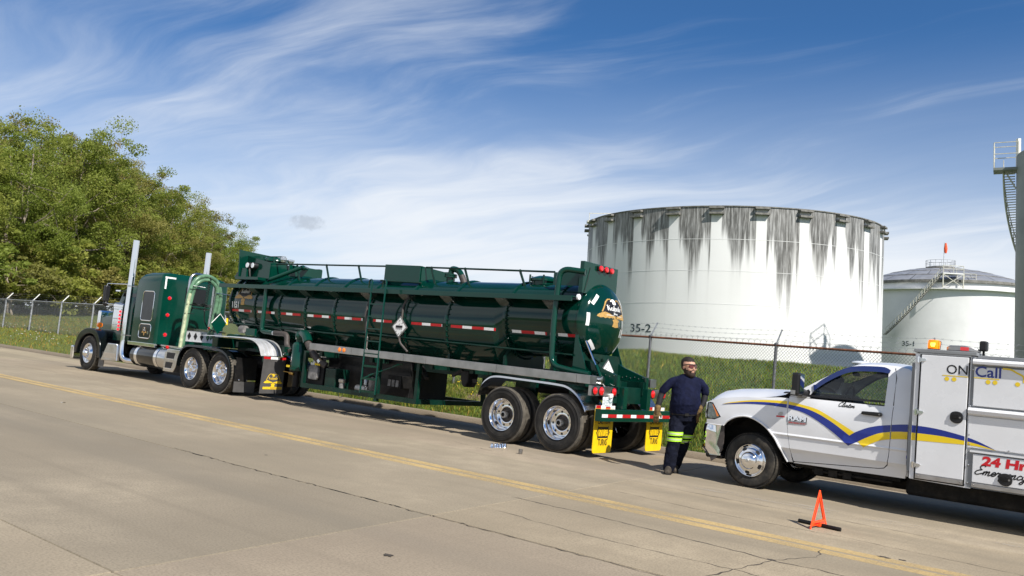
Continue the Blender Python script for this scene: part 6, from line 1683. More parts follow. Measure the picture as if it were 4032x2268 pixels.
# greenhouse: pillars and roof as one shell with openings, glass as panes
def tum(z): return float(np.interp(z, [1.40, 1.5, 1.7, 1.87, 1.93, 1.97], [-.118, -.095, -.040, .020, .055, .10]))
roof_line = smooth_poly([(4.26, 1.47), (4.50, 1.63), (4.75, 1.79), (4.98, 1.905), (5.15, 1.952), (5.45, 1.968), (5.70, 1.945), (5.80, 1.90)], 4)
win = [(4.47, 1.455), (4.58, 1.60), (4.76, 1.74), (4.93, 1.835), (5.10, 1.878), (5.45, 1.892), (5.487, 1.87), (5.49, 1.48), (5.47, 1.462)]
outer = [(4.178, 1.405)] + [(4.20, 1.42), (4.24, 1.46)] + roof_line + [(5.822, 1.80), (5.83, 1.42)]
# split side frame into strips around the window opening
wt = smooth_poly([(4.47, 1.455), (4.58, 1.60), (4.76, 1.74), (4.93, 1.835), (5.10, 1.878), (5.40, 1.892), (5.49, 1.875)], 4)
strip_top = [(4.178, 1.405), (4.20, 1.42), (4.24, 1.46)] + roof_line + [(5.822, 1.80), (5.822, 1.75)] + [(5.50, 1.75), (5.49, 1.875)] + list(reversed(wt)) + [(4.47, 1.405)]
strip_rear = [(5.50, 1.75), (5.822, 1.75), (5.83, 1.42), (5.83, 1.40), (5.50, 1.40)]
for sg in (0, 1):
    f_ = (lambda y: y) if not sg else far
    fm = lambda x, z: (x, f_(tum(z)), z)
    for nm, P in (('door_frame', strip_top), ('rear_pillar', strip_rear)):
        sheet(nm, [P if not sg else list(reversed(P))], fm, 'white_paint', pk, cutsv=[1.42, 1.5, 1.7, 1.87, 1.93], thick=.05, tdir=(0, 1 if not sg else -1, 0), smooth=35)
    gp = [(4.46, 1.45)] + wt + [(5.495, 1.47)]
    gl = sheet('side_window', [gp if not sg else list(reversed(gp))], lambda x, z: (x, f_(tum(z)+.015), z), 'glass', pk, cutsv=[1.5, 1.7, 1.87])
    sl_ = [(4.44, 1.425), (5.50, 1.445), (5.50, 1.475), (4.46, 1.455)]
    sheet('belt_moulding', [sl_], lambda x, z: (x, f_(tum(z)-.004), z), 'blackplastic', pk, thick=.02, tdir=(0, 1 if not sg else -1, 0))
    q = [(4.24, 1.425), (4.46, 1.43), (4.47, 1.50), (4.44, 1.53)]
    sheet('quarter_trim', [q], lambda x, z: (x, f_(tum(z)-.006), z), 'blackplastic', pk, thick=.02, tdir=(0, 1 if not sg else -1, 0))
    # blue rain visor
    vt = [(x, z+.006) for x, z in wt[1:]]; vb = [(x+.015, z-.045) for x, z in wt[2:]]
    va = [(4.50, 1.60)]+[(a-.012, c+.048) for a, c in wt[3:-3]]+[(5.47, 1.925), (5.515, 1.90), (5.505, 1.855)]+[(a, c-.028) for a, c in list(reversed(wt[4:-2]))]+[(4.52, 1.52)]
    sheet('rain_visor', [va if not sg else list(reversed(va))], lambda x, z: (x, f_(tum(z)-.020), z), 'blue_dark', pk, cutsv=[1.6, 1.7, 1.87], thick=.012, tdir=(0, 1 if not sg else -1, 0), smooth=40)
# door seam over the frame
for sg in (0, 1):
    f_ = (lambda y: y) if not sg else far
    P = [(x-.0, f_(tum(z)-.003), z-.028) for x, z in roof_line[6:-6]]+[(5.57, f_(tum(1.93)-.003), 1.93), (5.605, f_(tum(1.8)-.003), 1.80), (5.614, f_(tum(1.42)-.003), 1.42)]
    MB().tube(P, .005, 4).build('door_seam', 'black', pk)
# roof skin
b = MB(); rs_ = []
for x, z in roof_line[12:]:
    y0 = tum(z); row = []
    for s in np.linspace(0, 1, 15): row.append((x, y0+(far(y0)-y0)*s, z+.055*(1-(2*s-1)**4)))
    rs_.append(row)
rs_.append([(5.83, y, z-.12) for (_, y, z) in rs_[-1]])
b.loft(rs_, closed=False, cap=False); b.build('roof', 'white_paint', pk, smooth=50)
b = MB(); b.sphere((4.98, .50, 1.985), .12, 14, (1.3, .6, .28)); b.build('roof_lamp', 'lens_clear', pk)
# windscreen and back glass
wsl = [(4.30, 1.49), (4.50, 1.625), (4.75, 1.782), (4.98, 1.90)]
b = MB(); b.loft([[(x-.05*(1-(2*s-1)**2)+.02, tum(z)+.04+(far(tum(z))-tum(z)-.08)*s, z+.01) for s in np.linspace(0, 1, 11)] for x, z in wsl], closed=False, cap=False); b.build('windscreen', 'glass', pk, smooth=50)
b = MB(); b.box(5.78, 5.83, -.06, 1.76, .50, 1.48); b.build('cab_back', 'white_paint', pk, smooth=None)
MB().add([(5.815, .08, 1.48), (5.815, 1.62, 1.48), (5.80, 1.56, 1.85), (5.80, .14, 1.85)], [(0, 1, 2, 3)]).build('back_window', 'glass', pk, smooth=None)
# cabin
MB().box(4.2, 5.78, .02, 1.68, .62, .72).build('cabin_floor', 'interior', pk, smooth=None)
b = MB(); b.prism([(4.30, 1.20), (4.34, 1.46), (4.62, 1.50), (4.75, 1.36), (4.72, 1.0), (4.30, 1.0)], 'y', .02, 1.68); b.build('dashboard', 'interior', pk, smooth=None, bevel=.03)
P = [(4.86+.09*math.cos(t)*.45, .38+.19*math.sin(t), 1.44+.19*math.cos(t)) for t in np.linspace(0, 2*PI, 25)[:-1]]
sw = MB().tube(P, .016, 7, closed=True).build('steering_wheel', 'interior', pk)
MB().bar((4.70, .38, 1.36), (4.86, .38, 1.44), .06, .06).build('steering_column', 'interior', sw, smooth=None)
for y in (.14, .98):
    b = MB(); b.box(5.0, 5.45, y, y+.58, .85, 1.02); b.prism([(5.40, .98), (5.52, .98), (5.70, 1.62), (5.60, 1.64)], 'y', y+.03, y+.55); b.prism([(5.60, 1.62), (5.69, 1.62), (5.72, 1.76), (5.64, 1.76)], 'y', y+.16, y+.42); b.build('seat', 'seat', pk, smooth=None, bevel=.04)
MB().bar((4.78, .80, 1.83), (4.80, 1.0, 1.83), .02, .07).build('inner_mirror', 'interior', pk, smooth=None)
# towing mirrors
for sg in (0, 1):
    f_ = (lambda y: y) if not sg else far
    b = MB(); y0, y1 = f_(-.50), f_(-.30); b.box(4.33, 4.45, min(y0, y1), max(y0, y1), 1.43, 1.75); mm = b.build('mirror', 'blackplastic', pk, smooth=None, bevel=.03)
    b = MB(); b.prism([(4.26, 1.42), (4.45, 1.42), (4.45, 1.50), (4.32, 1.56), (4.27, 1.50)], 'y', f_(-.36), f_(-.10)); b.build('mirror_arm', 'blackplastic', pk, smooth=None, bevel=.02)
    y2, y3 = f_(-.48), f_(-.32); b = MB(); b.add([(4.452, y2, 1.45), (4.452, y3, 1.45), (4.452, y3, 1.73), (4.452, y2, 1.73)], [(0, 1, 2, 3)]); b.build('mirror_glass', 'chrome', mm, smooth=None)
    b = MB(); y2, y3 = f_(-.46), f_(-.40); b.box(4.335, 4.40, min(f_(-.506), f_(-.50)), max(f_(-.506), f_(-.50)), 1.44, 1.50); b.build('mirror_lamp', 'alu_dull', mm, smooth=None)
# door handle and badges
def skin(u, v, e=.004): return (u, side_y(u, v)-e, v)
b = MB(); b.prism([(5.215, 1.262), (5.225, 1.305), (5.48, 1.312), (5.495, 1.285), (5.48, 1.255)], 'y', -.20, -.15); hd = b.build('door_handle', 'blackplastic', door, smooth=None, bevel=.012)
MB().lathe([(.001, 0), (.012, 0), (.012, .004)], (5.46, -.204, 1.283), 'y', 10).build('key_lock', 'steel', hd)
text('door_badge', 'RAM', .075, lambda u, v: skin(4.20+u, 1.06+v, .012), 'chrome', door, bold=.03, width=.26)
text('door_badge', 'RAM', .070, lambda u, v: skin(4.205+u, 1.055+v, .007), 'black', door, bold=.06, width=.265)
sheet('badge_base', [[(4.20, 1.01), (4.475, 1.025), (4.475, 1.055), (4.20, 1.045)]], lambda u, v: skin(u, v, .007), 'alu_dull', door)
text('badge_line', '3500 HEAVY DUTY', .020, lambda u, v: skin(4.21+u, 1.022+v, .011), 'red_print', door, bold=.02, width=.25)
sheet('fender_badge', [[(4.02, 1.088), (4.145, 1.092), (4.145, 1.112), (4.02, 1.108)]], lambda u, v: skin(u, v, .007), 'red_print', fender)
sheet('fender_badge', [[(4.05, 1.115), (4.09, 1.115), (4.115, 1.135), (4.11, 1.168), (4.07, 1.165), (4.045, 1.14)]], lambda u, v: skin(u, v, .007), 'alu_dull', fender)
L = pen_lines('Clinton', SCR, .062, .25, .225, 4)
strokes('name_script', [[(a+4.885, c+1.335) for a, c in l] for l in L], .0105, lambda u, v: (u, (side_y(u, v) if v < 1.405 else tum(v)-.004)-.004, v), 'ink', door)
# swoosh: blue over yellow, following the skin, cut at each panel gap
def band(up_, lo_): return smooth_poly(up_, 6)+list(reversed(smooth_poly(lo_, 6)))
yb1 = band([(3.17, 1.185), (3.30, 1.225), (3.6, 1.285), (3.9, 1.318), (4.16, 1.330)], [(3.17, 1.183), (3.30, 1.212), (3.6, 1.262), (3.9, 1.285), (4.16, 1.285)])
bb1 = band([(3.16, 1.182), (3.30, 1.212), (3.6, 1.262), (3.9, 1.285), (4.16, 1.285)], [(3.16, 1.178), (3.30, 1.198), (3.6, 1.232), (3.9, 1.243), (4.16, 1.232)])
yb2 = band([(4.185, 1.330), (4.40, 1.300), (4.61, 1.258), (4.85, 1.150), (5.141, 1.002)], [(4.185, 1.285), (4.40, 1.262), (4.61, 1.205), (4.85, 1.090), (5.075, .950)])
bb2 = [(4.185, 1.284)]+band([(4.185, 1.284), (4.40, 1.262), (4.61, 1.205), (4.85, 1.090), (5.075, .949)], [(4.185, 1.230), (4.40, 1.195), (4.61, 1.105), (4.85, .965), (5.063, .808)])
bb3 = [(5.063, .808), (5.075, .949)]+smooth_poly([(5.142, 1.0), (5.30, 1.082), (5.46, 1.132), (5.606, 1.158)], 5)+list(reversed(smooth_poly([(5.19, .883), (5.30, .950), (5.46, 1.03), (5.606, 1.068)], 5)))
yb3 = smooth_poly([(5.192, .882), (5.30, .949), (5.46, 1.029), (5.606, 1.067)], 5)+list(reversed(smooth_poly([(5.268, .812), (5.36, .872), (5.48, .935), (5.606, .968)], 5)))
bb4 = smooth_poly([(5.62, 1.162), (5.72, 1.180), (5.826, 1.192)], 5)+[(5.826, 1.094), (5.72, 1.086), (5.62, 1.072)]
yb4 = smooth_poly([(5.62, 1.071), (5.72, 1.085), (5.826, 1.093)], 5)+[(5.826, .995), (5.72, .987), (5.62, .972)]
for P, m_, par in ((yb1, 'yellow', fender), (bb1, 'blue', fender), (yb2, 'yellow', door), (bb2[1:], 'blue', door), (bb3, 'blue', door), (yb3, 'yellow', door), (bb4, 'blue', rocker), (yb4, 'yellow', rocker)):
    sheet('swoosh', [P], lambda u, v: skin(u, v, .0045), m_, par, cuts=CUTS, cutsv=CV)
# chassis
for y in (.42, 1.18): MB().box(2.95, 8.9, y, y+.09, .52, .68).build('frame_rail', 'underbody', pk, smooth=None)
MB().box(4.25, 5.7, .10, 1.6, .40, .50).build('cab_sill', 'underbody', pk, smooth=None)
for x in (4.55, 4.75, 4.95): MB().box(x, x+.12, .05, .30, .33, .42).build('step_bracket', 'underbody', pk, smooth=None)
MB().box(4.5, 5.6, .06, .16, .36, .40).build('rocker_pipe', 'underbody', pk, smooth=None, bevel=.02)
MB().box(5.75, 9.0, .18, 1.52, .24, .60).build('underbody_blocker', 'underbody', pk, smooth=None, bevel=.04)  # dark box standing for tanks and driveline, added to block view and light
MB().box(4.3, 5.75, .55, 1.35, .26, .55).build('transfer_case', 'underbody', pk, smooth=None, bevel=.06)
# front wheels: wide tyre, chrome five-port simulator
R_, w_ = .402, .245
b = MB(); b.lathe(tyre_prof(R_, w_, .225, 4), (0, 0, 0), 'y', 56)
for k in range(60):
    t = 2*PI*k/60
    for yy in (.045, w_-.045): b.obox((math.sin(t)*(R_-.004), yy, math.cos(t)*(R_-.004)), (.030, .055, .012), Matrix.Rotation(t, 3, 'Y'))
ptm = b.mesh('tyre', smooth=38); ptm.materials.append(MATS['rubber_dusty'])
b = MB(); b.lathe([(.21, .22), (.222, .05), (.236, .015), (.240, .002), (.232, -.006), (.222, .0), (.212, .016), (.204, .018), (.196, .010), (.178, -.014), (.150, -.030), (.132, -.034), (.124, -.040), (.118, -.062), (.095, -.085), (.05, -.096), (.001, -.098)], (0, 0, 0), 'y', 64)
pwm = b.mesh('wheel', smooth=50); pwm.materials.append(MATS['chrome'])
def port(t):
    out = []
    for k in range(12):
        a = 2*PI*k/12; u = .036*math.copysign(abs(math.cos(a))**.6, math.cos(a)); v = .022*math.copysign(abs(math.sin(a))**.6, math.sin(a))
        r = .178+v; tt = t+u/.178; out.append((math.sin(tt)*r, -.0175+(r-.178)*.55, math.cos(tt)*r))
    return out
def pickup_wheel(x, y, far_, spin=0.0):
    w = bpy.data.objects.new('wheel', pwm); COL.objects.link(w); w.parent = pk; w.location = Vector((x, y, .402))-ORG[pk.name]; w.rotation_euler = (0, spin, PI if far_ else 0); ORG[w.name] = Vector((0, 0, 0))
    t = bpy.data.objects.new('tyre', ptm); COL.objects.link(t); t.parent = w
    for k in range(5):
        b = MB(); b.add(port(2*PI*k/5+.5), [tuple(range(12))]); o = b.build('wheel_port', 'ink', w, smooth=None)
    return w
w = pickup_wheel(AX, -.155, False, .25)
b = MB()      # ram-head outline reduced to a plain raised shield
b.lathe([(.030, -.099), (.026, -.104), (.001, -.105)], (0, 0, 0), 'y', 6); b.build('cap_emblem', 'alu', w)
pickup_wheel(AX, 2*PC+.155, True); pickup_wheel(7.85, -.20, False); pickup_wheel(7.85, 2*PC+.20, True)
MB().tube([(AX, .1, .40), (AX, 1.6, .40)], .06, 10).build('axle', 'underbody', pk)
MB().tube([(7.85, .1, .40), (7.85, 1.6, .40)], .07, 10).build('axle', 'underbody', pk)
# ---- service body
BY = -.30; BX0, BX1 = 5.90, 9.3; BT, BB = 2.17, .50
sbm = MB(); sbm.box(BX0, 6.62, BY, 2*PC-BY, BB, BT-.02); sbm.box(6.62, BX1, BY, BY+.42, BB, BT-.05) ; sbm.box(6.62, BX1, 2*PC-BY-.42, 2*PC-BY, BB, BT-.05); sbm.box(6.62, BX1, BY+.42, 2*PC-BY-.42, BB+.25, .95)
sb = sbm.build('service_body', 'white_body', pk, smooth=None, bevel=.012)
MB().box(BX0-.015, 6.635, BY-.02, 2*PC-BY+.02, BT-.015, BT+.035).build('cap_moulding', 'grey_panel', sb, smooth=None, bevel=.008)
MB().box(6.64, BX1, BY-.015, BY+.44, BT-.045, BT-.005).build('cap_moulding', 'grey_panel', sb, smooth=None, bevel=.008)
# cabinet door
def slabdoor(name, x0, x1, z0, z1, th=.022, bev=.006, mat_='white_body'):
    return MB().box(x0, x1, BY-th, BY-.0015, z0, z1).build(name, mat_, sb, smooth=None, bevel=bev)
MB().box(5.962, 6.560, BY-.006, BY-.0012, .505, 2.148).build('door_gasket', 'black', sb, smooth=None)
d1 = slabdoor('cabinet_door', 5.982, 6.545, .580, 2.128)
MB().box(5.982, 6.545, BY-.026, BY-.008, .520, .578).build('kick_strip', 'alu_dull', sb, smooth=None, bevel=.004)
for x in (6.02, 6.52): MB().sphere((x, BY-.027, .55), .010, 8).build('rivet', 'steel', sb)
MB().box(5.955, 6.57, BY-.016, BY-.002, 2.135, 2.165).build('drip_rail', 'grey_panel', sb, smooth=None)
for z in (2.06, 1.375, .69):
    b = MB(); b.box(5.925, 5.975, BY-.022, BY-.002, z-.035, z+.035); hg = b.build('hinge', 'alu', sb, smooth=None, bevel=.004)
    MB().prism([(5.975, z-.022), (6.03, z-.018), (6.045, z), (6.03, z+.018), (5.975, z+.022)], 'y', BY-.036, BY-.022).build('hinge_leaf', 'alu', hg, smooth=None)
    MB().tube([(5.952, BY-.028, z-.04), (5.952, BY-.028, z+.04)], .011, 8).build('hinge_pin', 'chrome', hg)
def latch(x, z, par):
    b = MB(); P = smooth_poly([(x-.075, z+.01), (x-.06, z+.055), (x-.01, z+.075), (x+.05, z+.065), (x+.078, z+.02), (x+.072, z-.04), (x+.03, z-.075), (x-.03, z-.072), (x-.068, z-.04)], 3, True); b.prism(P, 'y', BY-.040, BY-.018); l = b.build('paddle_latch', 'blackplastic', par, smooth=None, bevel=.008)
    MB().box(x-.05, x+.03, BY-.052, BY-.040, z-.02, z+.035).build('paddle', 'black', l, smooth=None, bevel=.006)
    MB().lathe([(.001, 0), (.012, .0), (.012, .008)], (x+.045, BY-.046, z), 'y', 10).build('key_lock', 'steel', l)
latch(6.435, 1.358, d1)
# upper flip-up lid, lower side panel, drop box
MB().box(6.575, BX1, BY-.004, BY-.0012, 1.505, 2.135).build('door_gasket', 'grey_panel', sb, smooth=None)
d2 = slabdoor('upper_lid', 6.612, 9.2, 1.525, 2.02)
b = MB(); b.prism([(BY-.03, 2.045), (BY-.075, 2.055), (BY-.080, 2.085), (BY-.05, 2.118), (BY-.002, 2.120), (BY-.002, 2.045)], 'x', 6.60, 9.2); b.build('lid_hinge_rail', 'white_body', sb, smooth=30)
b = MB(); b.prism([(BY-.002, 1.40), (BY-.05, 1.425), (BY-.062, 1.465), (BY-.04, 1.50), (BY-.002, 1.502)], 'x', 6.568, 9.2); b.build('body_rail', 'white_body', sb, smooth=30)
d3 = slabdoor('side_panel', 6.572, 9.2, 1.00, 1.395, th=.010, bev=.003)
for x, z in ((6.60, 2.10), (6.60, 1.98), (6.64, 1.98), (6.615, 1.60), (6.655, 1.60), (6.585, 1.52), (6.59, 1.16), (6.60, 1.045), (6.60, .78), (6.60, .56), (7.04, .985+.03)):
    MB().sphere((x, BY-.012, z), .011, 8).build('rivet', 'alu', sb)
MB().box(6.578, 9.2, BY-.003, BY-.001, .505, .985).build('door_gasket', 'grey_panel', sb, smooth=None)
MB().box(6.61, 9.15, BY-.034, BY-.002, .945, .968).build('drip_rail', 'white_body', sb, smooth=None)
d4 = slabdoor('lower_drawer', 6.645, 7.75, .575, .925)
MB().box(6.645, 9.15, BY-.026, BY-.004, .515, .568).build('kick_strip', 'alu_dull', sb, smooth=None, bevel=.004)
MB().sphere((6.67, BY-.03, .545), .010, 8).build('rivet', 'steel', sb)
latch(7.015, .66, d4)
# printed work on the body
def bf(th): return lambda u, v: (u, BY-.0245-th, v)
f0 = bf(.0)
text('lettering', 'ON', .118, lambda u, v: f0(6.292+u, 1.905+v), 'ink', d1, bold=.006, width=.245)
text('lettering', 'Call', .138, lambda u, v: f0(6.605+u+.02, 1.893+v), 'blue', d2, bold=.015, width=.29)
b = MB()
for par, x0, x1 in ((d1, 6.245, 6.545), (d2, 6.612, 6.90)):
    MB().add([f0(x0, 1.875), f0(x1, 1.875), f0(x1, 1.886), f0(x0, 1.886)], [(0, 1, 2, 3)]).build('yellow_rule', 'yellow', par, smooth=None)
for par, x in ((d1, 6.30), (d1, 6.385), (d2, 6.775), (d2, 6.852), (d2, 7.10)):
    MB().lathe([(.001, 0), (.028, 0)], (x, BY-.0247, 1.838), 'y', 20).build('yellow_wheel', 'yellow', par, smooth=None)
cab_l = smooth_poly([(6.93, 2.018), (7.02, 2.012), (7.09, 1.975), (7.15, 1.945), (7.165, 1.90), (7.165, 1.86)], 5)
strokes('cab_line', [cab_l], .022, f0, 'yellow', d2)
strokes('curl', [smooth_poly([(7.185, 1.93), (7.175, 1.95), (7.19, 1.965), (7.205, 1.955)], 5), smooth_poly([(7.185, 1.97), (7.175, 1.985), (7.19, 2.0), (7.205, 1.99)], 5)], .008, f0, 'ink', d2)
text('lettering', '24 Hr', .118, lambda u, v: f0(6.745+u+v*.1, .795+v-.0*u), 'red_print', d4, bold=.05, width=.50)
L = pen_lines('Emergency Service', SCR, .120, .3, 1.02, 4)
strokes('lettering', [[(a+6.665, c+.680) for a, c in l] for l in L], .0140, f0, 'ink', d4)
# swoosh carried on over the body
def bs_(P, m_, par, e=0.0): sheet('swoosh', [P], lambda u, v: (u, BY-.0245-e, v), m_, par)
tU = [(5.905, 1.195), (6.1, 1.192), (6.3, 1.172), (6.559, 1.124), (6.72, 1.075), (6.90, 1.0)]; tM = [(5.905, 1.098), (6.1, 1.100), (6.3, 1.095), (6.56, 1.070), (6.72, 1.043), (6.90, .999)]; tL = [(5.905, 1.0), (6.1, 1.008), (6.3, 1.015), (6.56, 1.024), (6.72, 1.018), (6.90, .998)]
def cutb(T, B, xa, xb):
    xs_ = np.linspace(xa, xb, 12); t_ = np.array(smooth_poly(T, 8)); b_ = np.array(smooth_poly(B, 8))
    return [(x, float(np.interp(x, t_[:, 0], t_[:, 1]))) for x in xs_]+[(x, float(np.interp(x, b_[:, 0], b_[:, 1]))) for x in reversed(xs_)]
for xa, xb, par, yo in ((5.906, 5.958, sb, -.002), (5.984, 6.543, d1, -.0242), (6.575, 6.895, d3, -.0125)):
    for T, B, m_ in ((tU, tM, 'blue'), (tM, tL, 'yellow')):
        sheet('swoosh', [cutb(T, B, xa, xb)], lambda u, v: (u, BY+yo, v), m_, par)
# roof lamps
b = MB(); b.lathe([(.078, 0), (.078, .02), (.001, .02)], (6.08, -.12, BT+.035), 'z', 24); bc = b.build('beacon_base', 'black', sb)
MB().lathe([(.074, 0), (.078, .03), (.076, .09), (.068, .115), (.001, .118)], (6.08, -.12, BT+.055), 'z', 28).build('beacon', 'amber_lit', bc)
MB().lathe([(.001, 0), (.03, 0), (.035, .05), (.001, .055)], (6.08, -.175, BT+.08), 'z', 12).build('beacon_flash', 'amber_core', bc)
MB().tube(fillet([(6.16, -.16, BT+.04), (6.175, -.17, BT+.15), (6.15, -.17, BT+.16)], .02), .006, 5).build('beacon_guard', 'steel', bc)
b = MB(); b.loft([[(6.24+dx, -.12-wy, BT+.04), (6.24+dx, -.12+wy, BT+.04), (6.24+dx, -.12+wy, BT+.04+hh), (6.24+dx, -.12-wy, BT+.04+hh)] for dx, wy, hh in ((0, .04, .05), (.06, .09, .07), (.22, .11, .075), (.33, .10, .06), (.40, .05, .03))]); b.build('light_bar', 'alu_dull', sb, smooth=40, bevel=.012)
MB().box(6.42, 6.52, -.236, -.226, BT+.05, BT+.095).build('light_bar_lens', 'red_lens', sb, smooth=None)
b = MB(); b.box(6.63, 6.72, -.20, -.08, BT+.06, BT+.19); wl = b.build('work_lamp', 'blackplastic', sb, smooth=None, bevel=.02)
MB().tube([(6.675, -.14, BT-.01), (6.675, -.14, BT+.07)], .015, 7).build('lamp_foot', 'black', wl)
MB().tube(fillet([(5.90, -.18, .78), (5.84, -.17, .80), (5.83, -.16, .74), (5.88, -.17, .70)], .03), .012, 7).build('trailer_plug', 'blue', sb)
MB().box(5.86, 5.90, BY+.03, 2*PC-BY-.03, BB+.1, BT-.15).build('body_front', 'grey_panel', sb, smooth=None)
# ================================================================ PERSON
mat('skin', (.52, .29, .20), .5, var=.10, vs=30, spec=.4)
mat('navy', (.006, .008, .026), .85, var=.25, vs=12, bump=.3, bs=90, spec=.15)
mat('trousers', (.006, .0075, .016), .85, var=.3, vs=10, bump=.35, bs=80, spec=.15)
mat('sleeve_black', (.006, .006, .008), .8, var=.2, vs=20)
mat('lime', (.36, .68, .02), .6)
mat('silver_band', (.42, .46, .30), .4)
mat('glove', (.125, .080, .030), .9, var=.45, vs=22, bump=.5, bs=60)
mat('boot', (.045, .036, .026), .8, var=.4, vs=14, bump=.3, bs=40)
mat('hair', (.012, .008, .006), .75, bump=.6, bs=140)
mat('beard', (.020, .010, .006), .85, bump=.7, bs=150)
mat('shades', (.10, .012, .008), .12, coat=.8)
PB = M_ROAD @ Vector((2.30, 0.02, 0.0))
def BP(x, f, z): return Vector((PB.x+x, PB.y-f, PB.z+z))
man = thing('person', 'person in navy shirt, dark work trousers with lime bands and leather gloves, walking', 'person', PB, M=M_ID)
def ell(c, rx, ry, n=20, tilt=None, tw=0.0):
    out = []
    for k in range(n):
        t = 2*PI*k/n; a, b_ = rx*math.cos(t), ry*math.sin(t); ca, sa = math.cos(tw), math.sin(tw)
        out.append(BP(c[0]+a*ca-b_*sa, c[1]+a*sa+b_*ca, c[2]))
    return out
def limb(b, pts, rs, n=14, flat=1.0, sub=4):
    P = smooth_poly(pts, sub); Rr = [q[0] for q in smooth_poly([(r, 0) for r in rs], sub)]
    b.tube([BP(*p) for p in P], 1, n, rs=Rr); b.sphere(BP(*P[0]), Rr[0]*.98, n); b.sphere(BP(*P[-1]), Rr[-1]*.98, n)
def remesh(o, vox, it=2, disp=0.0, size=.1, depth=2):
    md = o.modifiers.new('union', 'REMESH'); md.mode = 'VOXEL'; md.voxel_size = vox; md.use_smooth_shade = True
    md = o.modifiers.new('relax', 'SMOOTH'); md.iterations = it; md.factor = .5
    if disp:
        tx = bpy.data.textures.new('folds', 'CLOUDS'); tx.noise_scale = size; tx.noise_depth = depth
        md = o.modifiers.new('folds', 'DISPLACE'); md.texture = tx; md.strength = disp; md.texture_coords = 'LOCAL'; md.mid_level = .5
    return o
armL = [(-.035, 0, 1.50), (-.13, -.01, 1.39), (-.20, -.02, 1.25), (-.25, .04, 1.10), (-.275, .07, .985)]
armR = [(.40, 0, 1.52), (.465, -.01, 1.40), (.49, -.02, 1.26), (.455, .04, 1.13), (.385, .09, 1.02)]
legL = [(.06, .0, .90), (.03, .07, .72), (.005, .11, .55), (-.035, .12, .32), (-.062, .11, .10)]
legR = [(.275, .0, .90), (.235, .0, .72), (.20, -.02, .55), (.145, -.12, .32), (.085, -.20, .10)]
HC = (.205, .03, 1.700); HT = .52; HS = 1.17      # head centre and turn (towards image right)
def hd(x, f, z):       # head-local: x = his left, f = forward, z up
    x, f, z = x*HS, f*HS, z*HS; c, s = math.cos(HT), math.sin(HT); return (HC[0]+x*c+f*s, HC[1]-x*s+f*c, HC[2]+z)
def turned(x, f, z, r, sc, n=18):
    c, s = math.cos(HT), math.sin(HT); P = []; q = MB(); q.sphere((0, 0, 0), r*HS, n, sc)
    o_ = len(b.v)
    for v in q.v:
        h = hd(x, f, z); b.v.append(tuple(BP(h[0]+v[0]*c+v[1]*s, h[1]-v[0]*s+v[1]*c, h[2]+v[2])))
    for fc in q.f: b.f.append(tuple(i+o_ for i in fc)); b.m.append(0)
# body: one continuous skin under the clothes
b = MB()
b.loft([ell((.165, 0, .88), .18, .13), ell((.17, 0, 1.05), .20, .16), ell((.175, .0, 1.25), .20, .15), ell((.18, 0, 1.42), .19, .12), ell((.185, 0, 1.50), .13, .09)])
limb(b, [(.188, -.005, 1.46), (.195, .0, 1.54), (.203, .015, 1.62)], [.075, .066, .066])
for A, s0 in ((armL, (.03, 0, 1.46)), (armR, (.34, 0, 1.47))): limb(b, [s0]+A[1:], [.050, .044, .040, .036, .030])
for A in (legL, legR): limb(b, A, [.10, .085, .062, .055, .045])
def hball(x, f, z, r, sc=(1, 1, 1)): turned(x, f, z, r, sc, 20)
hball(0, -.012, .035, .098, (.86, 1.02, 1.0)); hball(0, .02, -.035, .080, (.88, 1.0, 1.05)); hball(0, .045, -.085, .055, (1.0, .85, .75))
hball(0, .098, -.022, .017, (.9, 1.1, 1.2)); hball(0, .092, .0, .012, (.9, 1, 2.0)); hball(0, .085, .028, .045, (1.3, .45, .35)); hball(0, .088, -.062, .024, (1.4, .6, .5)); hball(0, .080, -.103, .024, (1.2, .8, .7))
hball(.082, -.01, -.012, .022, (.45, .8, 1.35)); hball(-.082, -.01, -.012, .022, (.45, .8, 1.35)); hball(.045, .065, -.03, .028); hball(-.045, .065, -.03, .028)
remesh(b.build('body', 'skin', man, smooth=60), .0075, 2)
# shirt with short sleeves
b = MB(); ts = [(.945, .165, .01, .234, .184), (1.02, .168, .02, .243, .200), (1.10, .172, .035, .246, .215), (1.20, .176, .03, .238, .210), (1.32, .180, .015, .228, .185), (1.42, .182, .005, .224, .158), (1.49, .185, .0, .205, .130), (1.535, .19, .0, .150, .105), (1.56, .192, .0, .115, .095), (1.578, .196, .0, .088, .084)]
b.loft([ell((cx_, f, z), rx, ry, 24) for z, cx_, f, rx, ry in ts])
limb(b, [(.035, 0, 1.475), (-.06, -.005, 1.435), (-.145, -.012, 1.345), (-.185, -.018, 1.29)], [.064, .068, .069, .068]); limb(b, [(.335, 0, 1.48), (.415, -.005, 1.445), (.475, -.012, 1.36), (.492, -.018, 1.295)], [.064, .068, .069, .068])
remesh(b.build('shirt', 'navy', man, smooth=60), .011, 2, .020, .07)
for A, nm in ((armL, 0), (armR, 1)):
    b = MB(); P = smooth_poly(A, 4)[6:]; n_ = len(P); b.tube([BP(*p) for p in P], 1, 14, rs=[.056-.014*i/(n_-1) for i in range(n_)]); remesh(b.build('undershirt_sleeve', 'sleeve_black', man, smooth=60), .010, 2, .012, .05)
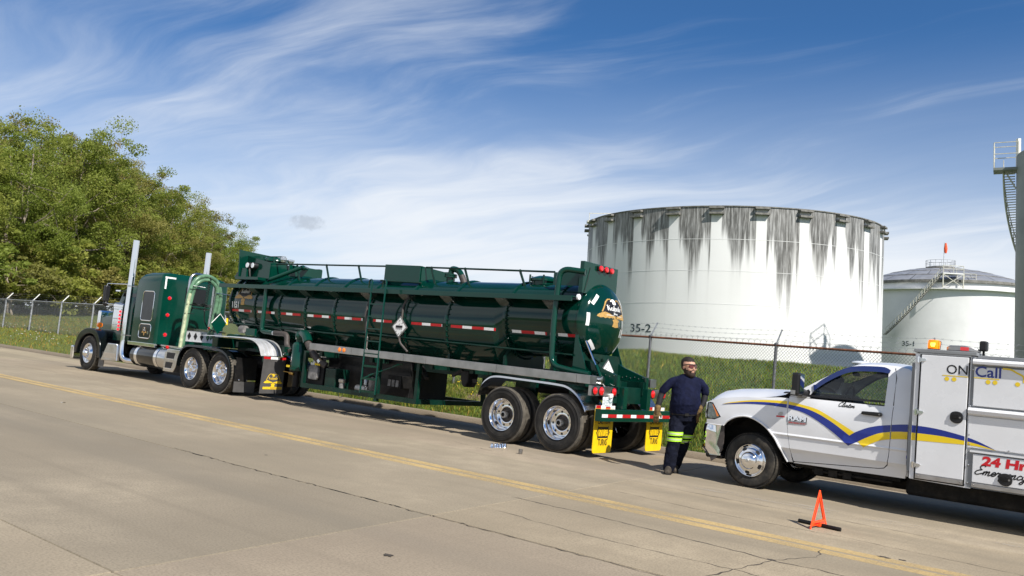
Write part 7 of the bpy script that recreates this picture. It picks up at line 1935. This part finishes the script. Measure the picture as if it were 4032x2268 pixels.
# trousers
b = MB(); b.loft([ell((.165, .0, .83), .215, .165, 24), ell((.165, .0, .90), .222, .178, 24), ell((.166, .008, .97), .230, .184, 24), ell((.167, .01, 1.0), .228, .182, 24)])
limb(b, [(p[0], p[1], p[2]) for p in legL], [.128, .117, .104, .100, .096]); limb(b, legR, [.128, .115, .102, .097, .092])
remesh(b.build('trousers', 'trousers', man, smooth=60), .011, 2, .028, .07)
b = MB(); b.loft([ell((.168, .012, z), .226, .182, 28) for z in (.930, .952)], cap=False); b.build('belt', 'black', man, smooth=60)
MB().obox(BP(.17, .196, .944), (.06, .012, .045), Matrix.Identity(3)).build('belt_buckle', 'black', man, smooth=None)
def leg_at(A, z):
    P = np.array(smooth_poly(A, 8)); o_ = np.argsort(P[:, 2]); return float(np.interp(z, P[o_, 2], P[o_, 0])), float(np.interp(z, P[o_, 2], P[o_, 1]))
for A, zs, rr in ((legL, (.635, .545), (.117, .113)), (legR, (.590, .505), (.114, .109))):
    for z, r in zip(zs, rr):
        rings_ = []
        for dz in (-.030, -.015, .0, .015, .030):
            x, f = leg_at(A, z+dz); rings_.append(ell((x, f, z+dz), r+.006, r+.004, 26))
        bd = MB().loft(rings_, cap=False).build('reflective_band', 'lime', man, smooth=60)
        x, f = leg_at(A, z); MB().loft([ell((leg_at(A, z+dz)[0], leg_at(A, z+dz)[1], z+dz), r+.009, r+.007, 26) for dz in (-.009, .009)], cap=False).build('silver_stripe', 'silver_band', bd, smooth=60)
# boots
for (x, f, rot) in ((-.068, .13, .35), (.090, -.17, .25)):
    b = MB(); dv = Vector((math.sin(rot)*-1, math.cos(rot), 0))
    def bp(u, v, z): return BP(x+v*math.cos(rot)-u*math.sin(rot), f+v*math.sin(rot)+u*math.cos(rot), z)
    prof_ = [(-.10, .040, .01, .10), (-.06, .050, .0, .20), (.0, .052, .0, .19), (.06, .052, .0, .125), (.12, .056, .0, .095), (.17, .050, .0, .08), (.20, .030, .01, .06)]
    b.loft([[bp(u, w_*math.cos(t), max(z0, (z0+z1)/2+(z1-z0)/2*math.sin(t)*1.15)) for t in np.linspace(0, 2*PI, 17)[:-1]] for u, w_, z0, z1 in prof_])
    limb(b, [(x-.01, f-.02, .10), (x, f-.02, .18), (x+.005, f-.025, .24)], [.060, .066, .068])
    bo = remesh(b.build('boot', 'boot', man, smooth=60), .010, 2)
    b = MB(); P = [(u, v) for u, v in smooth_poly([(-.115, 0), (-.10, .045), (-.03, .05), (.05, .052), (.13, .062), (.19, .05), (.222, 0), (.19, -.05), (.13, -.062), (.05, -.052), (-.03, -.05), (-.10, -.045)], 3, True)]
    b.loft([[bp(u, v, z) for u, v in P] for z in (.0, .028)]); b.build('sole', 'ink', bo, smooth=None)
# gloves: palm, four unequal curled fingers, thumb off the side
def glove(wr, d, side, thumb, curl):
    d = Vector(d).normalized(); side = Vector(side); side = (side-d*side.dot(d)).normalized(); nrm = d.cross(side)
    wr = Vector(wr); b = MB()
    def pt(a, s, n_=0): v = wr+d*a+side*s+nrm*n_; return (v.x, v.y, v.z)
    limb(b, [pt(-.06, 0), pt(-.01, 0), pt(.03, 0)], [.055, .050, .040])
    for s in (-.028, -.01, .01, .028): limb(b, [pt(.01, s*.8), pt(.05, s), pt(.085, s)], [.023, .024, .021], 10)
    for s, L in ((-.033, .085), (-.011, .098), (.011, .092), (.032, .072)):
        limb(b, [pt(.080, s), pt(.080+L*.45, s*1.1, curl*.012), pt(.080+L*.8, s*1.1, curl*.034), pt(.080+L, s*1.05, curl*.055)], [.0135, .0125, .0115, .0095], 10, sub=3)
    t = thumb; limb(b, [pt(.015, t*.032, curl*.01), pt(.05, t*.062, curl*.024), pt(.085, t*.068, curl*.040)], [.019, .016, .0125], 10, sub=3)
    return remesh(b.build('glove', 'glove', man, smooth=60), .0055, 1)
glove((-.280, .075, .965), (-.16, .12, -.97), (.9, .4, 0), 1, 1)
glove((.372, .098, 1.0), (-.32, .12, -.93), (.75, .6, -.2), -1, 1)
# head: hair cap, beard, safety glasses
b = MB()
def hs(x, f, z, r, sc): turned(x, f, z, r, sc)
hs(0, -.010, .056, .090, (.90, 1.04, .90)); hs(0, -.034, .044, .097, (.88, .96, .98)); hs(0, -.050, .0, .078, (.95, .82, .9)); hs(.060, -.020, .016, .030, (.75, 1, 1.3)); hs(-.060, -.020, .016, .030, (.75, 1, 1.3))
remesh(b.build('hair', 'hair', man, smooth=60), .007, 2, .006, .02)
b = MB()
hs(0, .064, -.112, .052, (1.05, .85, .80)); hs(.050, .038, -.082, .040, (.75, 1, 1.15)); hs(-.050, .038, -.082, .040, (.75, 1, 1.15)); hs(.068, .005, -.055, .024, (.6, 1, 1.6)); hs(-.068, .005, -.055, .024, (.6, 1, 1.6)); hs(.014, .096, -.052, .014, (1.6, .6, .5)); hs(-.014, .096, -.052, .014, (1.6, .6, .5)); hs(.036, .084, -.066, .014, (.8, .8, 1.3)); hs(-.036, .084, -.066, .014, (.8, .8, 1.3)); hs(0, .085, -.092, .02, (1.3, .7, .8))
remesh(b.build('beard', 'beard', man, smooth=60), .006, 1, .008, .02)
b = MB()
for s in (-1, 1):
    P = [hd(s*.004, .116, .026), hd(s*.070, .086, .028), hd(s*.072, .080, -.004), hd(s*.058, .094, -.022), hd(s*.014, .114, -.016)]
    b.add([BP(*p) for p in P], [tuple(range(5))])
gl = b.build('safety_glasses', 'shades', man, smooth=None)
b = MB()
for s in (-1, 1):
    b.tube([BP(*hd(s*.004, .118, .030)), BP(*hd(s*.070, .088, .032)), BP(*hd(s*.086, .03, .022)), BP(*hd(s*.090, -.02, .014))], .0075, 6)
b.build('glasses_frame', 'black', gl)
# ================================================================ SMALL THINGS ON THE ROAD
# warning triangle on its weighted bar
wt_ = thing('warning_triangle', 'orange folding warning triangle standing on the concrete beside the pickup', 'triangle', (5.555, -2.6, 0))
A, B_, C_ = Vector((5.553, -2.845, .03)), Vector((5.560, -2.375, .03)), Vector((5.545, -2.60, .415))
def inset(P, Q, R, w): c = (P+Q+R)/3; return [c+(v-c)*w for v in (P, Q, R)]
o3 = [A, B_, C_]; i3 = inset(A, B_, C_, .60)
for k in range(3):
    j = (k+1) % 3; b = MB(); th = Vector((.009, 0, 0))
    q = [o3[k], o3[j], i3[j], i3[k]]; b.add([p-th for p in q]+[p+th for p in q], [(0, 1, 2, 3), (7, 6, 5, 4), (0, 4, 5, 1), (1, 5, 6, 2), (2, 6, 7, 3), (3, 7, 4, 0)])
    lg = b.build('reflector_arm', 'orange', wt_, smooth=None, bevel=.003)
    c0 = [v*.55+w*.45 for v, w in zip(o3, i3)]
    MB().bar(c0[k].lerp(c0[j], .12)+Vector((.011, 0, 0)), c0[k].lerp(c0[j], .88)+Vector((.011, 0, 0)), .012, .004, (1, 0, 0)).build('reflex_strip', 'red_lens', lg, smooth=None)
for p in (A, B_): MB().tube([p, p+Vector((0, 0, -.03))], .010, 6).build('foot', 'orange', wt_)
MB().obox((5.556, -2.60, .035), (.05, .07, .04), Matrix.Identity(3)).build('hinge_block', 'orange', wt_, smooth=None)
MB().tube([(5.30, -2.52, .024), (5.36, -2.53, .024), (5.72, -2.59, .024), (5.80, -2.60, .024)], .022, 10).build('base_bar', 'black', wt_)
# chrome nut covers and an impact socket
spots = [(-.705, -.87), (-.695, -.79), (-.70, -.73), (-.675, -.67), (-.69, -.60), (-.665, -.555), (-.64, -.72)]
nm_ = ['leftmost of the chrome nut covers standing in a row before the trailer wheel', 'second chrome nut cover from the left before the trailer wheel', 'third chrome nut cover from the left before the trailer wheel', 'fourth chrome nut cover from the left before the trailer wheel', 'fifth chrome nut cover from the left before the trailer wheel', 'rightmost of the chrome nut covers standing before the trailer wheel', 'chrome nut cover standing just behind the row of others']
pm_ = MB().lathe([(.001, 0), (.028, .0), (.030, .004), (.026, .012), (.026, .045), (.022, .062), (.012, .072), (.001, .075)], (0, 0, 0), 'z', 16).mesh('nut_cover', smooth=40); pm_.materials.append(MATS['chrome'])
for (x, y), lb_ in zip(spots, nm_):
    o = link('nut_cover', pm_, None, base=(x, y, .002)); tag(o, lb_, 'nut cover', 'chrome nut covers on the road')
b = MB(); b.lathe([(.020, .04), (.022, .075), (.034, .075), (.034, .012), (.031, .0), (.001, .0)], (.02, -.99, .003), 'z', 18)
tag(b.build('impact_socket', 'steel', base=(.02, -.99, .003)), 'dark steel socket standing alone on the concrete before the rear wheels', 'socket')
b = MB(); b.add([(-7.2, -5.30, .004), (-7.12, -5.31, .006), (-7.11, -5.24, .010), (-7.19, -5.23, .004)], [(0, 1, 2, 3)]); b.add([(-7.12, -5.31, .006), (-7.11, -5.24, .010), (-7.08, -5.26, .02)], [(0, 1, 2)])
tag(b.build('paper_scrap', 'white_print', base=(-7.15, -5.27, 0), smooth=None), 'scrap of white paper lying in the far lane', 'litter')
